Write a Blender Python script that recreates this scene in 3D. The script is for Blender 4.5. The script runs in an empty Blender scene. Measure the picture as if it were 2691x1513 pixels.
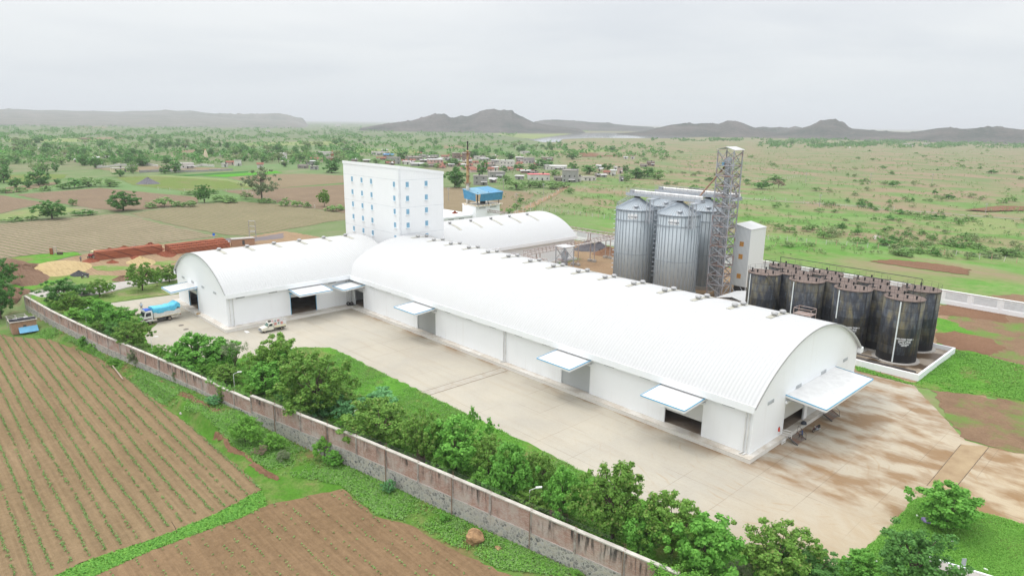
import bpy, bmesh, math, random, mathutils.geometry
import numpy as np
from math import sin, cos, pi, radians, sqrt, atan2, asin, hypot
from mathutils import Matrix, Vector

random.seed(7); rng = np.random.default_rng(11)
sc = bpy.context.scene
C = sc.collection

# ---------------------------------------------------------------- camera
CAMZ = 42.0; HAZE = 1.25e-4
FPX = 1776.245
SW, SH = 2691.0, 1513.0
RIGHT = np.array([0.687298, 0.726245, 0.013737])
FWD = np.array([-0.703249, 0.670031, -0.237697])
FWD /= np.linalg.norm(FWD)
RIGHT -= FWD * (RIGHT @ FWD); RIGHT /= np.linalg.norm(RIGHT)
UP = np.cross(RIGHT, FWD)
cam = bpy.data.cameras.new('camera'); camo = bpy.data.objects.new('camera', cam); C.objects.link(camo)
camo.matrix_world = Matrix([[RIGHT[i], UP[i], -FWD[i], (0, 0, CAMZ)[i]] for i in range(3)] + [[0, 0, 0, 1]])
cam.sensor_width = 36.0; cam.lens = FPX / SW * 36.0
cam.clip_start = 0.5; cam.clip_end = 60000
sc.camera = camo

# ---------------------------------------------------------------- sky, sun, exposure
SUN_EL, SUN_AZ = radians(62), radians(200)     # azimuth of the sun, counter-clockwise from +X
w = bpy.data.worlds.new('World'); sc.world = w; w.use_nodes = True
nt = w.node_tree; N = nt.nodes; L = nt.links
bg = N['Background']
sky = N.new('ShaderNodeTexSky'); sky.sky_type = 'NISHITA'; sky.sun_disc = False
sky.sun_elevation = SUN_EL; sky.sun_rotation = radians(90) - SUN_AZ
sky.air_density = 1.5; sky.dust_density = 3
skm = N.new('ShaderNodeMix'); skm.data_type = 'RGBA'; skm.blend_type = 'MULTIPLY'; skm.inputs[0].default_value = 1
skm.inputs[7].default_value = (0.10, 0.10, 0.10, 1)
L.new(sky.outputs[0], skm.inputs[6])
tc = N.new('ShaderNodeTexCoord'); sep = N.new('ShaderNodeSeparateXYZ'); L.new(tc.outputs['Generated'], sep.inputs[0])
def wmath(op, a, b=None, clamp=False):
    n = N.new('ShaderNodeMath'); n.operation = op; n.use_clamp = clamp
    for i, v in enumerate((a, b)):
        if v is None: continue
        if isinstance(v, (int, float)): n.inputs[i].default_value = v
        else: L.new(v, n.inputs[i])
    return n.outputs[0]
zc = wmath('MAXIMUM', sep.outputs[2], 0.0)
lum = wmath('ADD', wmath('MULTIPLY', wmath('POWER', zc, 1.6), 2.0), 0.80)          # overcast: brighter towards the zenith
# cloud deck: project the view direction on a plane overhead
den = wmath('ADD', zc, 0.09)
cmb = N.new('ShaderNodeCombineXYZ')
L.new(wmath('DIVIDE', sep.outputs[0], den), cmb.inputs[0]); L.new(wmath('DIVIDE', sep.outputs[1], den), cmb.inputs[1])
cn = N.new('ShaderNodeTexNoise'); cn.inputs['Scale'].default_value = 0.42; cn.inputs['Detail'].default_value = 7; cn.inputs['Roughness'].default_value = 0.5
cn.inputs['Distortion'].default_value = 0.4
L.new(cmb.outputs[0], cn.inputs['Vector'])
cr = N.new('ShaderNodeValToRGB'); L.new(cn.outputs[0], cr.inputs[0])
cr.color_ramp.elements[0].position = 0.36; cr.color_ramp.elements[0].color = (0.83, 0.85, 0.885, 1)
cr.color_ramp.elements[1].position = 0.60; cr.color_ramp.elements[1].color = (1.0, 1.0, 1.0, 1)
hz = N.new('ShaderNodeValToRGB'); L.new(zc, hz.inputs[0])     # tint: blue-white near the horizon
hz.color_ramp.elements[0].position = 0.0; hz.color_ramp.elements[0].color = (0.94, 1.01, 1.055, 1)
hz.color_ramp.elements[1].position = 0.22; hz.color_ramp.elements[1].color = (1.0, 1.0, 1.0, 1)
m1 = N.new('ShaderNodeMix'); m1.data_type = 'RGBA'; m1.blend_type = 'MULTIPLY'
L.new(wmath('MULTIPLY', zc, 9.0, True), m1.inputs[0]); L.new(hz.outputs[0], m1.inputs[6]); L.new(cr.outputs[0], m1.inputs[7])
m2 = N.new('ShaderNodeVectorMath'); m2.operation = 'SCALE'; L.new(m1.outputs[2], m2.inputs[0]); L.new(lum, m2.inputs['Scale'])
m3 = N.new('ShaderNodeMix'); m3.data_type = 'RGBA'; m3.inputs[0].default_value = 0.93
L.new(skm.outputs[2], m3.inputs[6]); L.new(m2.outputs[0], m3.inputs[7])
L.new(m3.outputs[2], bg.inputs[0]); bg.inputs[1].default_value = 1.0
sun = bpy.data.lights.new('sun', 'SUN'); sun.energy = 1.1; sun.angle = radians(14); sun.color = (1, 0.96, 0.9)
suno = bpy.data.objects.new('sun', sun); C.objects.link(suno)
suno.rotation_euler = Vector((-cos(SUN_EL) * cos(SUN_AZ), -cos(SUN_EL) * sin(SUN_AZ), -sin(SUN_EL))).to_track_quat('-Z', 'Y').to_euler()
sc.view_settings.view_transform = 'Standard'; sc.view_settings.look = 'None'; sc.view_settings.exposure = 0.13; sc.view_settings.gamma = 1
sc.render.engine = 'CYCLES'
sc.cycles.use_denoising = True
sc.cycles.max_bounces = 6; sc.cycles.diffuse_bounces = 3; sc.cycles.volume_bounces = 0
sc.cycles.transparent_max_bounces = 8

# ---------------------------------------------------------------- picture <-> place
Z0 = np.array([0, 0, CAMZ])
def sp(p, R): return (R[0] + p[0] / R[2], R[1] + p[1] / R[2])
def ray(px):
    d = RIGHT * (px[0] - SW / 2) - UP * (px[1] - SH / 2) + FWD * FPX
    return d / np.linalg.norm(d)
def G(px, z=0.0):
    d = ray(px)
    if d[2] > -0.004: d = d.copy(); d[2] = -0.004
    return Z0 + d * ((z - CAMZ) / d[2])
def gz(x, y, R, z=0.0): return G(sp((x, y), R), z)
def heightof(base, px):
    n = base[:2]; d = ray(px); t = (d[:2] @ n) / (d[:2] @ d[:2])
    return CAMZ + t * d[2] - base[2]
def pxm(p):   # metres covered by one source pixel at a point
    return float((np.asarray(p) - Z0) @ FWD) / FPX
Q1 = (0, 250, 2.839); Q2 = (850, 250, 2.839); Q3 = (1750, 250, 2.7375)
R4 = (0, 560, 3.62); R5 = (400, 560, 3.62); R1 = (0, 850, 2.184); R2 = (400, 850, 3.62); R3 = (900, 1000, 2.823)
RB = (1500, 1150, 3.68); RC = (2000, 1150, 3.728); R6 = (1600, 850, 3.22); R7 = (1000, 700, 3.62); R8 = (1900, 640, 3.62)
Z5 = (1300, 560, 6.779); V1 = (900, 380, 6.44); V2 = (1280, 400, 5.8545); V3 = (250, 390, 3.963)
VH = (0, 680, 5.173); VK = (150, 630, 8.587)

# ---------------------------------------------------------------- terrain shape
WPTS = [(-184, 22.0), (-164, 24.1), (-140, 27.6), (-121, 31.1), (-107, 33.4), (-92, 35.8), (-70, 40.5), (-49, 44.2), (-29, 47.6), (0, 52.0), (60, 61.0), (200, 82.0)]
WX = np.array([p[0] for p in WPTS]); WY = np.array([p[1] for p in WPTS])
EX = [-200, -157, -148, -140, -131, -122, -110, -98, -90, -83, -77.6, -74, -67.5, -63.6, -57, -48, -41.7, 0]
ES = [5, 3.3, 2.3, 1.6, 2.5, 3.4, 4.8, 6.0, 7.3, 8.6, 9.6, 10.4, 4.8, 5.4, 5.3, 5.4, 4.9, 5]
def sstep(a, b, x):
    t = np.clip((np.asarray(x, float) - a) / (b - a), 0, 1); return t * t * (3 - 2 * t)
def wob(x, y): return np.sin(x * 0.31 + 1.3 * np.sin(y * 0.17)) * 0.5 + np.sin(x * 0.73 + y * 0.41) * 0.3 + np.sin(x * 1.9 - y * 1.1) * 0.2
def hgt(x, y):
    x = np.asarray(x, float); y = np.asarray(y, float)
    s = np.interp(x, WX, WY) - y
    far = sstep(-215, -188, x)
    a = np.interp(x, [-200, -121, -107, -94, -91, -81, -50, -30], [1.1, .9, .35, .1, 1.0, 1.6, 1.8, 1.5]); es = np.interp(x, EX, ES)
    h = -(a * sstep(-0.35, 0.1, s) + (1.86 - a) * sstep(es - 1.9, es - 0.7, s + 0.35 * wob(x, y))) * far
    r = np.hypot(x, y)
    und = (np.sin(x * 0.019 + y * 0.007) + np.sin(y * 0.023 - x * 0.011 + 1) + 0.6 * np.sin(x * 0.041 + 2) + 0.5 * np.sin(y * 0.055 - x * 0.02))
    h = h + sstep(240, 700, r) * (1 - sstep(850, 1200, r)) * und * (0.55 + 1.5 * sstep(600, 2500, r)) * sstep(-150, 150, x + y * 0.9)
    return h

# ---------------------------------------------------------------- mesh building
def lin(c): return tuple(((v / 255 / 12.92) if v / 255 <= 0.04045 else ((v / 255 + 0.055) / 1.055) ** 2.4) for v in c)
def H(r, g, b, k=1.75): return tuple(v / k for v in lin((r, g, b)))      # base colour of a level surface that shows as r,g,b
def tag(o, label=None, cat=None, group=None, kind=None):
    if label: o['label'] = label
    if cat: o['category'] = cat
    if group: o['group'] = group
    if kind: o['kind'] = kind
    return o
def empty(name, loc=(0, 0, 0), rz=0, label=None, cat=None, group=None, s=None):
    o = bpy.data.objects.new(name, None); C.objects.link(o); o.location = loc; o.rotation_euler = (0, 0, rz); o.empty_display_size = 0.3
    if s: o.scale = s
    return tag(o, label, cat, group)
def link(name, me, parent=None, loc=None):
    o = bpy.data.objects.new(name, me); C.objects.link(o)
    if parent: o.parent = parent
    if loc is not None: o.location = loc
    return o
class MB:
    def __init__(s): s.v = []; s.f = []; s.m = []; s.cur = 0
    def face(s, pts):
        n = len(s.v); s.v += [tuple(map(float, p)) for p in pts]; s.f.append(tuple(range(n, n + len(pts)))); s.m.append(s.cur); return s
    def mesh(s, vs, fs):
        n = len(s.v); s.v += [tuple(map(float, p)) for p in vs]
        for f in fs: s.f.append(tuple(n + i for i in f)); s.m.append(s.cur)
        return s
    def box(s, x0, x1, y0, y1, z0, z1):
        return s.mesh([(x0, y0, z0), (x1, y0, z0), (x1, y1, z0), (x0, y1, z0), (x0, y0, z1), (x1, y0, z1), (x1, y1, z1), (x0, y1, z1)],
                      [(3, 2, 1, 0), (4, 5, 6, 7), (0, 1, 5, 4), (1, 2, 6, 5), (2, 3, 7, 6), (3, 0, 4, 7)])
    def hexa(s, b, t):      # four bottom points, four top points (counter-clockwise from above)
        return s.mesh(list(b) + list(t), [(3, 2, 1, 0), (4, 5, 6, 7), (0, 1, 5, 4), (1, 2, 6, 5), (2, 3, 7, 6), (3, 0, 4, 7)])
    def tube(s, p, q, r, r2=None, n=6, caps=True):
        p = np.array(p, float); q = np.array(q, float); d = q - p; l = np.linalg.norm(d)
        if l < 1e-6: return s
        d /= l; a = np.cross(d, (0, 0, 1)) if abs(d[2]) < .95 else np.cross(d, (1, 0, 0)); a /= np.linalg.norm(a); b = np.cross(d, a)
        r2 = r if r2 is None else r2
        an = [2 * pi * i / n for i in range(n)]
        vs = [p + r * (cos(t) * a + sin(t) * b) for t in an] + [q + r2 * (cos(t) * a + sin(t) * b) for t in an]
        fs = [(i, i + n, (i + 1) % n + n, (i + 1) % n) for i in range(n)]
        if caps: fs += [tuple(range(n)), tuple(range(2 * n - 1, n - 1, -1))]
        return s.mesh(vs, fs)
    def path(s, pts, r, n=6):
        for a, b in zip(pts, pts[1:]): s.tube(a, b, r, n=n)
        return s
    def bar(s, p, q, w, h=None):   # square bar
        return s.tube(p, q, w * 0.7071, n=4)
    def lathe(s, prof, c=(0, 0, 0), n=16):
        vs = []; fs = []; k = len(prof)
        for (r, z) in prof: vs += [(c[0] + r * cos(2 * pi * i / n), c[1] + r * sin(2 * pi * i / n), c[2] + z) for i in range(n)]
        for j in range(k - 1):
            for i in range(n): fs.append((j * n + i, j * n + (i + 1) % n, (j + 1) * n + (i + 1) % n, (j + 1) * n + i))
        if prof[0][0] > 1e-4: fs.append(tuple(range(n - 1, -1, -1)))
        if prof[-1][0] > 1e-4: fs.append(tuple(range((k - 1) * n, k * n)))
        return s.mesh(vs, fs)
    def prism(s, poly, axis, a, b):   # poly: 2-D outline, pushed along an axis from a to b
        f = {'x': lambda u, v, t: (t, u, v), 'y': lambda u, v, t: (u, t, v), 'z': lambda u, v, t: (u, v, t)}[axis]
        n = len(poly)
        vs = [f(u, v, a) for u, v in poly] + [f(u, v, b) for u, v in poly]
        fs = [(i, (i + 1) % n, (i + 1) % n + n, i + n) for i in range(n)] + [tuple(range(n - 1, -1, -1)), tuple(range(n, 2 * n))]
        return s.mesh(vs, fs)
    def data(s, name, mats, off=(0, 0, 0), smooth=False, fix=True):
        me = bpy.data.meshes.new(name)
        o = np.array(off, float)
        me.from_pydata([tuple(np.array(p) - o) for p in s.v], [], s.f)
        mats = mats if isinstance(mats, (list, tuple)) else [mats]
        for m in mats: me.materials.append(m)
        if len(mats) > 1: me.polygons.foreach_set('material_index', s.m)
        if fix:
            bm = bmesh.new(); bm.from_mesh(me); bmesh.ops.recalc_face_normals(bm, faces=bm.faces); bm.to_mesh(me); bm.free()
        if smooth: me.polygons.foreach_set('use_smooth', [True] * len(me.polygons))
        me.update(); return me
    def build(s, name, mats, parent=None, smooth=False, local=False, fix=True):
        """coordinates are in the place unless local; a child is stored relative to its (unturned) parents"""
        off = np.zeros(3)
        if parent is not None and not local:
            p = parent
            while p: off += np.array(p.location); p = p.parent
        return link(name, s.data(name, mats, off, smooth, fix), parent)
def bulk(name, V, F, mats, mi=None, parent=None, smooth=False):
    """numpy quads: V (n,3), F (m,4)"""
    me = bpy.data.meshes.new(name); V = np.ascontiguousarray(V, dtype=np.float32); F = np.ascontiguousarray(F, dtype=np.int32)
    me.vertices.add(len(V)); me.vertices.foreach_set('co', V.ravel())
    k = F.shape[1]
    me.loops.add(F.size); me.loops.foreach_set('vertex_index', F.ravel())
    me.polygons.add(len(F)); me.polygons.foreach_set('loop_start', np.arange(0, F.size, k, dtype=np.int32))
    for m in (mats if isinstance(mats, (list, tuple)) else [mats]): me.materials.append(m)
    if mi is not None: me.polygons.foreach_set('material_index', np.asarray(mi, dtype=np.int32))
    if smooth: me.polygons.foreach_set('use_smooth', np.ones(len(F), dtype=bool))
    me.update(calc_edges=True); me.validate()
    return me

# ---------------------------------------------------------------- materials
def nodes(name):
    m = bpy.data.materials.new(name); m.use_nodes = True
    return m, m.node_tree.nodes, m.node_tree.links, m.node_tree.nodes['Principled BSDF']
def rgb(c): return (c[0], c[1], c[2], 1)
class K:   # a small node writer
    def __init__(s, name, rough=0.8, metal=0.0, spec=0.3):
        s.m, s.n, s.l, s.b = nodes(name); s.b.inputs['Roughness'].default_value = rough; s.b.inputs['Metallic'].default_value = metal
        s.b.inputs['Specular IOR Level'].default_value = spec; s.tc = None
    def co(s, which='Object', scale=(1, 1, 1), rot=(0, 0, 0)):
        if which == 'World': src = s.n.new('ShaderNodeNewGeometry').outputs['Position']
        else: src = s.n.new('ShaderNodeTexCoord').outputs[which]
        if scale == (1, 1, 1) and rot == (0, 0, 0): return src
        mp = s.n.new('ShaderNodeMapping'); mp.inputs['Scale'].default_value = scale; mp.inputs['Rotation'].default_value = rot
        s.l.new(src, mp.inputs[0]); return mp.outputs[0]
    def noise(s, co, scale, detail=4, rough=0.55, dist=0):
        t = s.n.new('ShaderNodeTexNoise'); s.l.new(co, t.inputs['Vector']); t.inputs['Scale'].default_value = scale
        t.inputs['Detail'].default_value = detail; t.inputs['Roughness'].default_value = rough; t.inputs['Distortion'].default_value = dist
        return t.outputs[0]
    def ramp(s, f, stops, interp='LINEAR'):
        r = s.n.new('ShaderNodeValToRGB'); s.l.new(f, r.inputs[0]); r.color_ramp.interpolation = interp; e = r.color_ramp.elements
        while len(e) < len(stops): e.new(0.5)
        for q, (p, c) in zip(e, stops): q.position = p; q.color = rgb(c) if isinstance(c, (tuple, list)) else (c, c, c, 1)
        return r.outputs[0]
    def mix(s, f, a, b, mode='MIX'):
        x = s.n.new('ShaderNodeMix'); x.data_type = 'RGBA'; x.blend_type = mode
        for i, v in ((0, f), (6, a), (7, b)):
            if isinstance(v, (tuple, list)): x.inputs[i].default_value = rgb(v)
            elif isinstance(v, (int, float)): x.inputs[i].default_value = v
            else: s.l.new(v, x.inputs[i])
        return x.outputs[2]
    def math(s, op, a, b=0.0, clamp=False):
        x = s.n.new('ShaderNodeMath'); x.operation = op; x.use_clamp = clamp
        for i, v in enumerate((a, b)):
            if isinstance(v, (int, float)): x.inputs[i].default_value = v
            else: s.l.new(v, x.inputs[i])
        return x.outputs[0]
    def sep(s, v):
        x = s.n.new('ShaderNodeSeparateXYZ'); s.l.new(v, x.inputs[0]); return x.outputs
    def bump(s, h, strength=0.5, dist=0.05):
        x = s.n.new('ShaderNodeBump'); x.inputs['Strength'].default_value = strength; x.inputs['Distance'].default_value = dist
        s.l.new(h, x.inputs['Height']); s.l.new(x.outputs[0], s.b.inputs['Normal'])
    def wave(s, co, scale, dirn='X', dist=0):
        x = s.n.new('ShaderNodeTexWave'); x.bands_direction = dirn; x.inputs['Scale'].default_value = scale; x.inputs['Distortion'].default_value = dist
        s.l.new(co, x.inputs['Vector']); return x.outputs['Fac']
    def out(s, c):
        if isinstance(c, (tuple, list)): s.b.inputs['Base Color'].default_value = rgb(c)
        else: s.l.new(c, s.b.inputs['Base Color'])
        return s.m
def flat(name, c, rough=0.7, metal=0.0, var=0.12, scale=1.2, spec=0.3, bump=0.0):
    """a plain surface with a little uneven wear"""
    k = K(name, rough, metal, spec); co = k.co('Object')
    n = k.noise(co, scale, 5)
    lo = tuple(max(0, v * (1 - var * 1.6)) for v in c); hi = tuple(min(1, v * (1 + var)) for v in c)
    if bump: k.bump(k.noise(co, scale * 6, 4), bump, 0.03)
    return k.out(k.ramp(n, [(0.3, lo), (0.7, hi)]))

def painted_wall(name, c, dirt=(0.42, 0.36, 0.29), amt=0.22, ribs=None):
    k = K(name, 0.6); co = k.co('World')
    st = k.noise(k.co('World', (1, 1, 0.06)), 1.6, 5)
    blot = k.noise(co, 0.25, 5)
    f = k.math('MULTIPLY', k.ramp(st, [(0.52, 0.0), (0.8, 1.0)]), k.ramp(blot, [(0.4, 0.0), (0.75, 1.0)]))
    col = k.mix(k.math('MULTIPLY', f, amt), c, dirt)
    col = k.mix(k.ramp(k.noise(co, 0.7, 6), [(0.35, 0.0), (0.75, 0.10)]), col, tuple(v * 0.86 for v in c))
    if ribs:
        h = k.wave(k.co('World'), 1 / ribs * 0.314, 'X'); h2 = k.wave(k.co('World'), 1 / ribs * 0.314, 'Y')
        k.bump(k.math('ADD', h, h2), 0.35, 0.03)
    return k.out(col)
WHITE = painted_wall('white_paint', (0.85, 0.87, 0.89))
CLAD = painted_wall('white_cladding', (0.84, 0.855, 0.87), ribs=0.35)
TOWERW = painted_wall('tower_cladding', (0.87, 0.885, 0.895), amt=0.12, ribs=0.5)
def roof_mat():
    k = K('white_roof_sheet', 0.45, 0, 0.4); co = k.co('World')
    d = k.ramp(k.noise(k.co('World', (0.5, 0.12, 1)), 0.5, 6), [(0.45, 0.0), (0.8, 0.12)])
    return k.out(k.mix(d, (0.50, 0.505, 0.505), (0.41, 0.40, 0.37)))
ROOF = roof_mat()
PLINTH = painted_wall('plinth_paint', (0.70, 0.68, 0.64), dirt=(0.36, 0.26, 0.17), amt=0.55)
def dusty(name, c, d, amt=0.5, sc_=0.6):
    k = K(name, 0.85); co = k.co('World')
    return k.out(k.mix(k.math('MULTIPLY', k.ramp(k.noise(co, sc_, 6, 0.62), [(0.35, 0.0), (0.68, 1.0)]), amt), c, d))
DOCK = dusty('dock_top', (0.62, 0.60, 0.56), (0.34, 0.26, 0.17), 0.6, 0.5)
INFLOOR = dusty('store_floor', (0.30, 0.25, 0.20), (0.16, 0.10, 0.06), 0.8, 0.5)
BLUE = flat('blue_trim', (0.17, 0.45, 0.68), 0.5, var=0.08)
def shutter(name, c):
    k = K(name, 0.45, 0.3, 0.4); z = k.sep(k.co('World'))[2]
    s = k.math('SINE', k.math('MULTIPLY', z, 42.0)); k.bump(s, 0.5, 0.02)
    return k.out(k.mix(k.ramp(s, [(0.0, 0.0), (1.0, 0.5)]), c, tuple(v * 0.78 for v in c)))
SHUT = shutter('grey_shutter', (0.50, 0.53, 0.55)); SHUTW = shutter('white_shutter', (0.66, 0.67, 0.67))
DARKIN = flat('dark_interior', (0.10, 0.10, 0.10), 0.9)
GREYST = flat('galvanised_steel', (0.46, 0.49, 0.53), 0.5, 0.4, 0.15, 3)
LOUV = flat('vent_louvre', (0.50, 0.52, 0.53), 0.7)
FRP = flat('skylight_strip', (0.40, 0.39, 0.33), 0.5, var=0.1)
VENTW = flat('white_ventilator', (0.78, 0.78, 0.77), 0.5, var=0.06)
VENTG = flat('grey_ventilator', (0.40, 0.40, 0.40), 0.5, 0.2, var=0.1)
PIPEW = flat('white_pipe', (0.72, 0.72, 0.71), 0.5, var=0.1)
BLACK = flat('black_rubber', (0.025, 0.025, 0.027), 0.8)
DKSTEEL = flat('dark_steel', (0.07, 0.07, 0.075), 0.6, 0.2)
def rusty(name, c, rust=(0.24, 0.10, 0.045), amt=0.7, sc_=0.7, lo=0.48, hi=0.66):
    k = K(name, 0.7, 0.1); f = k.ramp(k.noise(k.co('Object'), sc_, 6, 0.65), [(lo, 0.0), (hi, 1.0)])
    return k.out(k.mix(k.math('MULTIPLY', f, amt), c, rust))
RSTEEL = rusty('rusty_grey_steel', (0.36, 0.38, 0.42))
RUST = rusty('rust', (0.27, 0.17, 0.12), (0.20, 0.08, 0.04), 0.8, 1.5)
RUSTPK = rusty('pinkish_rusty_steel', (0.42, 0.36, 0.34), (0.24, 0.12, 0.08), 0.8, 0.9)
CONC = dusty('grey_concrete', (0.40, 0.38, 0.35), (0.25, 0.22, 0.19), 0.5, 1.2)
GLASS = flat('dark_glass', (0.03, 0.04, 0.05), 0.1, 0, 0.1, 1, 0.6)
# ---------------------------------------------------------------- ground
def ground_mat():
    k = K('plain_ground', 0.95, spec=0.1); co = k.co('World')
    x, y, _ = k.sep(co)
    d_ = k.n.new('ShaderNodeVectorMath'); d_.operation = 'LENGTH'; k.l.new(co, d_.inputs[0])
    big = k.noise(k.co('World', (1, 1, 0)), 0.006, 5, 0.6); med = k.noise(co, 0.045, 6, 0.62); fin = k.noise(co, 0.9, 5, 0.65)
    vor = k.n.new('ShaderNodeTexVoronoi'); vor.inputs['Scale'].default_value = 0.0085; k.l.new(k.co('World', (1, 0.55, 0), (0, 0, 0.5)), vor.inputs['Vector'])
    cell = k.sep(vor.outputs['Color'])[0]
    fields = k.ramp(cell, [(0.0, H(140, 158, 110)), (0.22, H(176, 160, 136)), (0.4, H(124, 162, 96)), (0.58, H(160, 154, 124)), (0.72, H(132, 170, 108)), (0.86, H(170, 160, 136))], 'CONSTANT')
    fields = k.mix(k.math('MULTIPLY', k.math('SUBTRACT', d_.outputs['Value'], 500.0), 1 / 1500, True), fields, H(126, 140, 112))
    scrub = k.ramp(med, [(0.36, H(122, 152, 92)), (0.52, H(144, 160, 112)), (0.66, H(168, 162, 132))])
    lft = k.mix(k.ramp(big, [(0.42, 0.25), (0.6, 0.85)]), fields, scrub)
    st = k.noise(k.co('World', (0.55, 1.0, 0), (0, 0, 0.8)), 0.035, 7, 0.62, 0.4)
    green = k.ramp(med, [(0.36, H(102, 158, 64)), (0.5, H(128, 174, 88)), (0.64, H(152, 180, 112))])
    rgt = k.mix(k.ramp(st, [(0.46, 0.0), (0.58, 0.95)]), green, k.ramp(fin, [(0.3, H(166, 150, 118)), (0.7, H(184, 164, 134))]))
    lush = k.ramp(k.noise(co, 0.3, 7, 0.7), [(0.36, H(96, 160, 56)), (0.5, H(124, 182, 80)), (0.66, H(162, 176, 112))])
    d = k.n.new('ShaderNodeVectorMath'); d.operation = 'LENGTH'; k.l.new(co, d.inputs[0])
    rgt = k.mix(k.math('MULTIPLY', k.ramp(k.noise(k.co('World', (1, 1, 0)), 0.018, 5), [(0.40, 0.0), (0.60, 0.85)]), k.math('SUBTRACT', 1.0, k.math('MULTIPLY', k.math('SUBTRACT', d.outputs['Value'], 190.0), 1 / 170, True), True)), rgt, lush)
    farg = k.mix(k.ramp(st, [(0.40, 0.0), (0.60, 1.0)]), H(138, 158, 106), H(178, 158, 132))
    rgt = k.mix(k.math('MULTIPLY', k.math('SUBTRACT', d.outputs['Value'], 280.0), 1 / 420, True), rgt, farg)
    side = k.math('MULTIPLY', k.math('ADD', k.math('ADD', x, k.math('MULTIPLY', y, 0.95)), 20.0), 1 / 60, True)
    near_ = k.ramp(k.noise(co, 0.17, 7, 0.65), [(0.44, H(104, 160, 56)), (0.54, H(140, 164, 88)), (0.62, H(166, 134, 100))])
    near_ = k.mix(k.ramp(k.noise(co, 2.4, 6, .75), [(.42, 0.), (.66, .6)]), near_, H(78, 122, 42))
    lft = k.mix(k.math('SUBTRACT', 1.0, k.math('MULTIPLY', k.math('SUBTRACT', d.outputs['Value'], 150.0), 1 / 60, True), True), lft, near_)
    c = k.mix(side, lft, rgt)
    c = k.mix(k.ramp(fin, [(0.45, 0.0), (0.8, 0.22)]), c, (0.05, 0.06, 0.02))
    k.bump(fin, 0.6, 0.3)
    return k.out(c)
def grass_mat(name, a, b, bare=None, amt=0.5, sc_=0.12):
    k = K(name, 0.95, spec=0.1); co = k.co('World')
    fin = k.noise(co, 2.2, 6, 0.7); med = k.noise(co, 0.35, 5, 0.6)
    c = k.mix(k.ramp(fin, [(0.3, 0.0), (0.7, 1.0)]), a, b)
    c = k.mix(k.ramp(med, [(0.4, 0.0), (0.7, 0.45)]), c, tuple(v * 0.72 for v in a))
    if bare: c = k.mix(k.math('MULTIPLY', k.ramp(k.noise(co, sc_, 7, 0.65), [(0.5, 0.0), (0.62, 1.0)]), amt), c, bare)
    k.bump(fin, 0.9, 0.35)
    return k.out(c)
LAWN = grass_mat('lawn_grass', H(96, 168, 50), H(142, 200, 84), H(170, 146, 108), 0.6)
BANK = grass_mat('bank_grass', H(78, 148, 36), H(128, 186, 70), H(158, 126, 88), 0.75, 0.16)
DRYGR = grass_mat('dry_grass', H(120, 168, 66), H(176, 190, 122), H(196, 178, 142), 0.7, 0.2)
PALEGR = grass_mat('pale_field_grass', H(150, 176, 104), H(176, 186, 128), H(180, 162, 128), 0.4, 0.08)
MIDGR = grass_mat('mid_field_grass', H(124, 152, 74), H(150, 168, 92), H(160, 146, 110), 0.6, 0.05)
VIVID = grass_mat('vivid_crop', H(86, 176, 44), H(124, 204, 70))
CANE = grass_mat('tall_cane_crop', H(58, 128, 52), H(100, 160, 76))
def soil_mat(name, a, b, rows=None, rowc=None, rot=0.0, bright=0.0, width=0.5):
    k = K(name, 0.95, spec=0.1); co = k.co('World')
    fin = k.noise(co, 1.4, 7, 0.7); big = k.noise(co, 0.06, 5, 0.6)
    lines = k.noise(k.co('World', (0.05, 1.6, 1), (0, 0, rot)), 1.3, 4, 0.6)
    c = k.mix(k.ramp(big, [(0.3, 0.0), (0.7, 1.0)]), a, b)
    c = k.mix(k.ramp(lines, [(0.38, 0.0), (0.66, 0.5)]), c, tuple(v * 0.62 for v in a))
    c = k.mix(k.ramp(k.noise(co, 3.5, 3, 0.7), [(0.4, 0.0), (0.7, 0.35)]), c, tuple(v * 0.6 for v in a))
    c = k.mix(k.ramp(fin, [(0.42, 0.0), (0.75, 0.4)]), c, tuple(min(1, v * 1.28) for v in b))
    if rows:
        y = k.sep(k.co('World', (1, 1, 1), (0, 0, rot)))[1]
        s = k.math('SINE', k.math('MULTIPLY', k.math('ADD', y, k.math('MULTIPLY', big, 1.5)), 2 * pi / rows))
        patch = k.ramp(k.noise(co, 0.9, 5, 0.7), [(0.34, 0.25), (0.6, 1.0)])
        c = k.mix(k.math('MULTIPLY', k.ramp(s, [(width, 0.0), (min(0.98, width + 0.4), 0.85)]), patch), c, rowc)
    k.bump(k.math('ADD', fin, lines), 0.7, 0.25)
    return k.out(c)
SOIL1 = soil_mat('crop_soil', H(158, 134, 100), H(180, 154, 120))
SOIL2 = soil_mat('sparse_crop_soil', H(154, 126, 94), H(178, 148, 114))
STRIPE = soil_mat('striped_field_soil', H(172, 154, 130), H(190, 172, 146), 2.5, H(98, 126, 62), -0.27, width=0.35)
STRIPE2 = soil_mat('striped_field_soil_far', H(166, 152, 124), H(182, 166, 136), 2.3, H(112, 136, 72), -0.15, width=0.3)
PLOUGH = soil_mat('ploughed_soil', H(154, 134, 110), H(172, 150, 124), rot=-0.3)
TANF = soil_mat('tan_field_soil', H(162, 146, 116), H(178, 160, 128), rot=-0.3)
DIRT = soil_mat('bare_dirt', H(176, 144, 114), H(204, 178, 142))
MUD = soil_mat('brown_earth', H(146, 110, 86), H(172, 134, 106))
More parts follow.
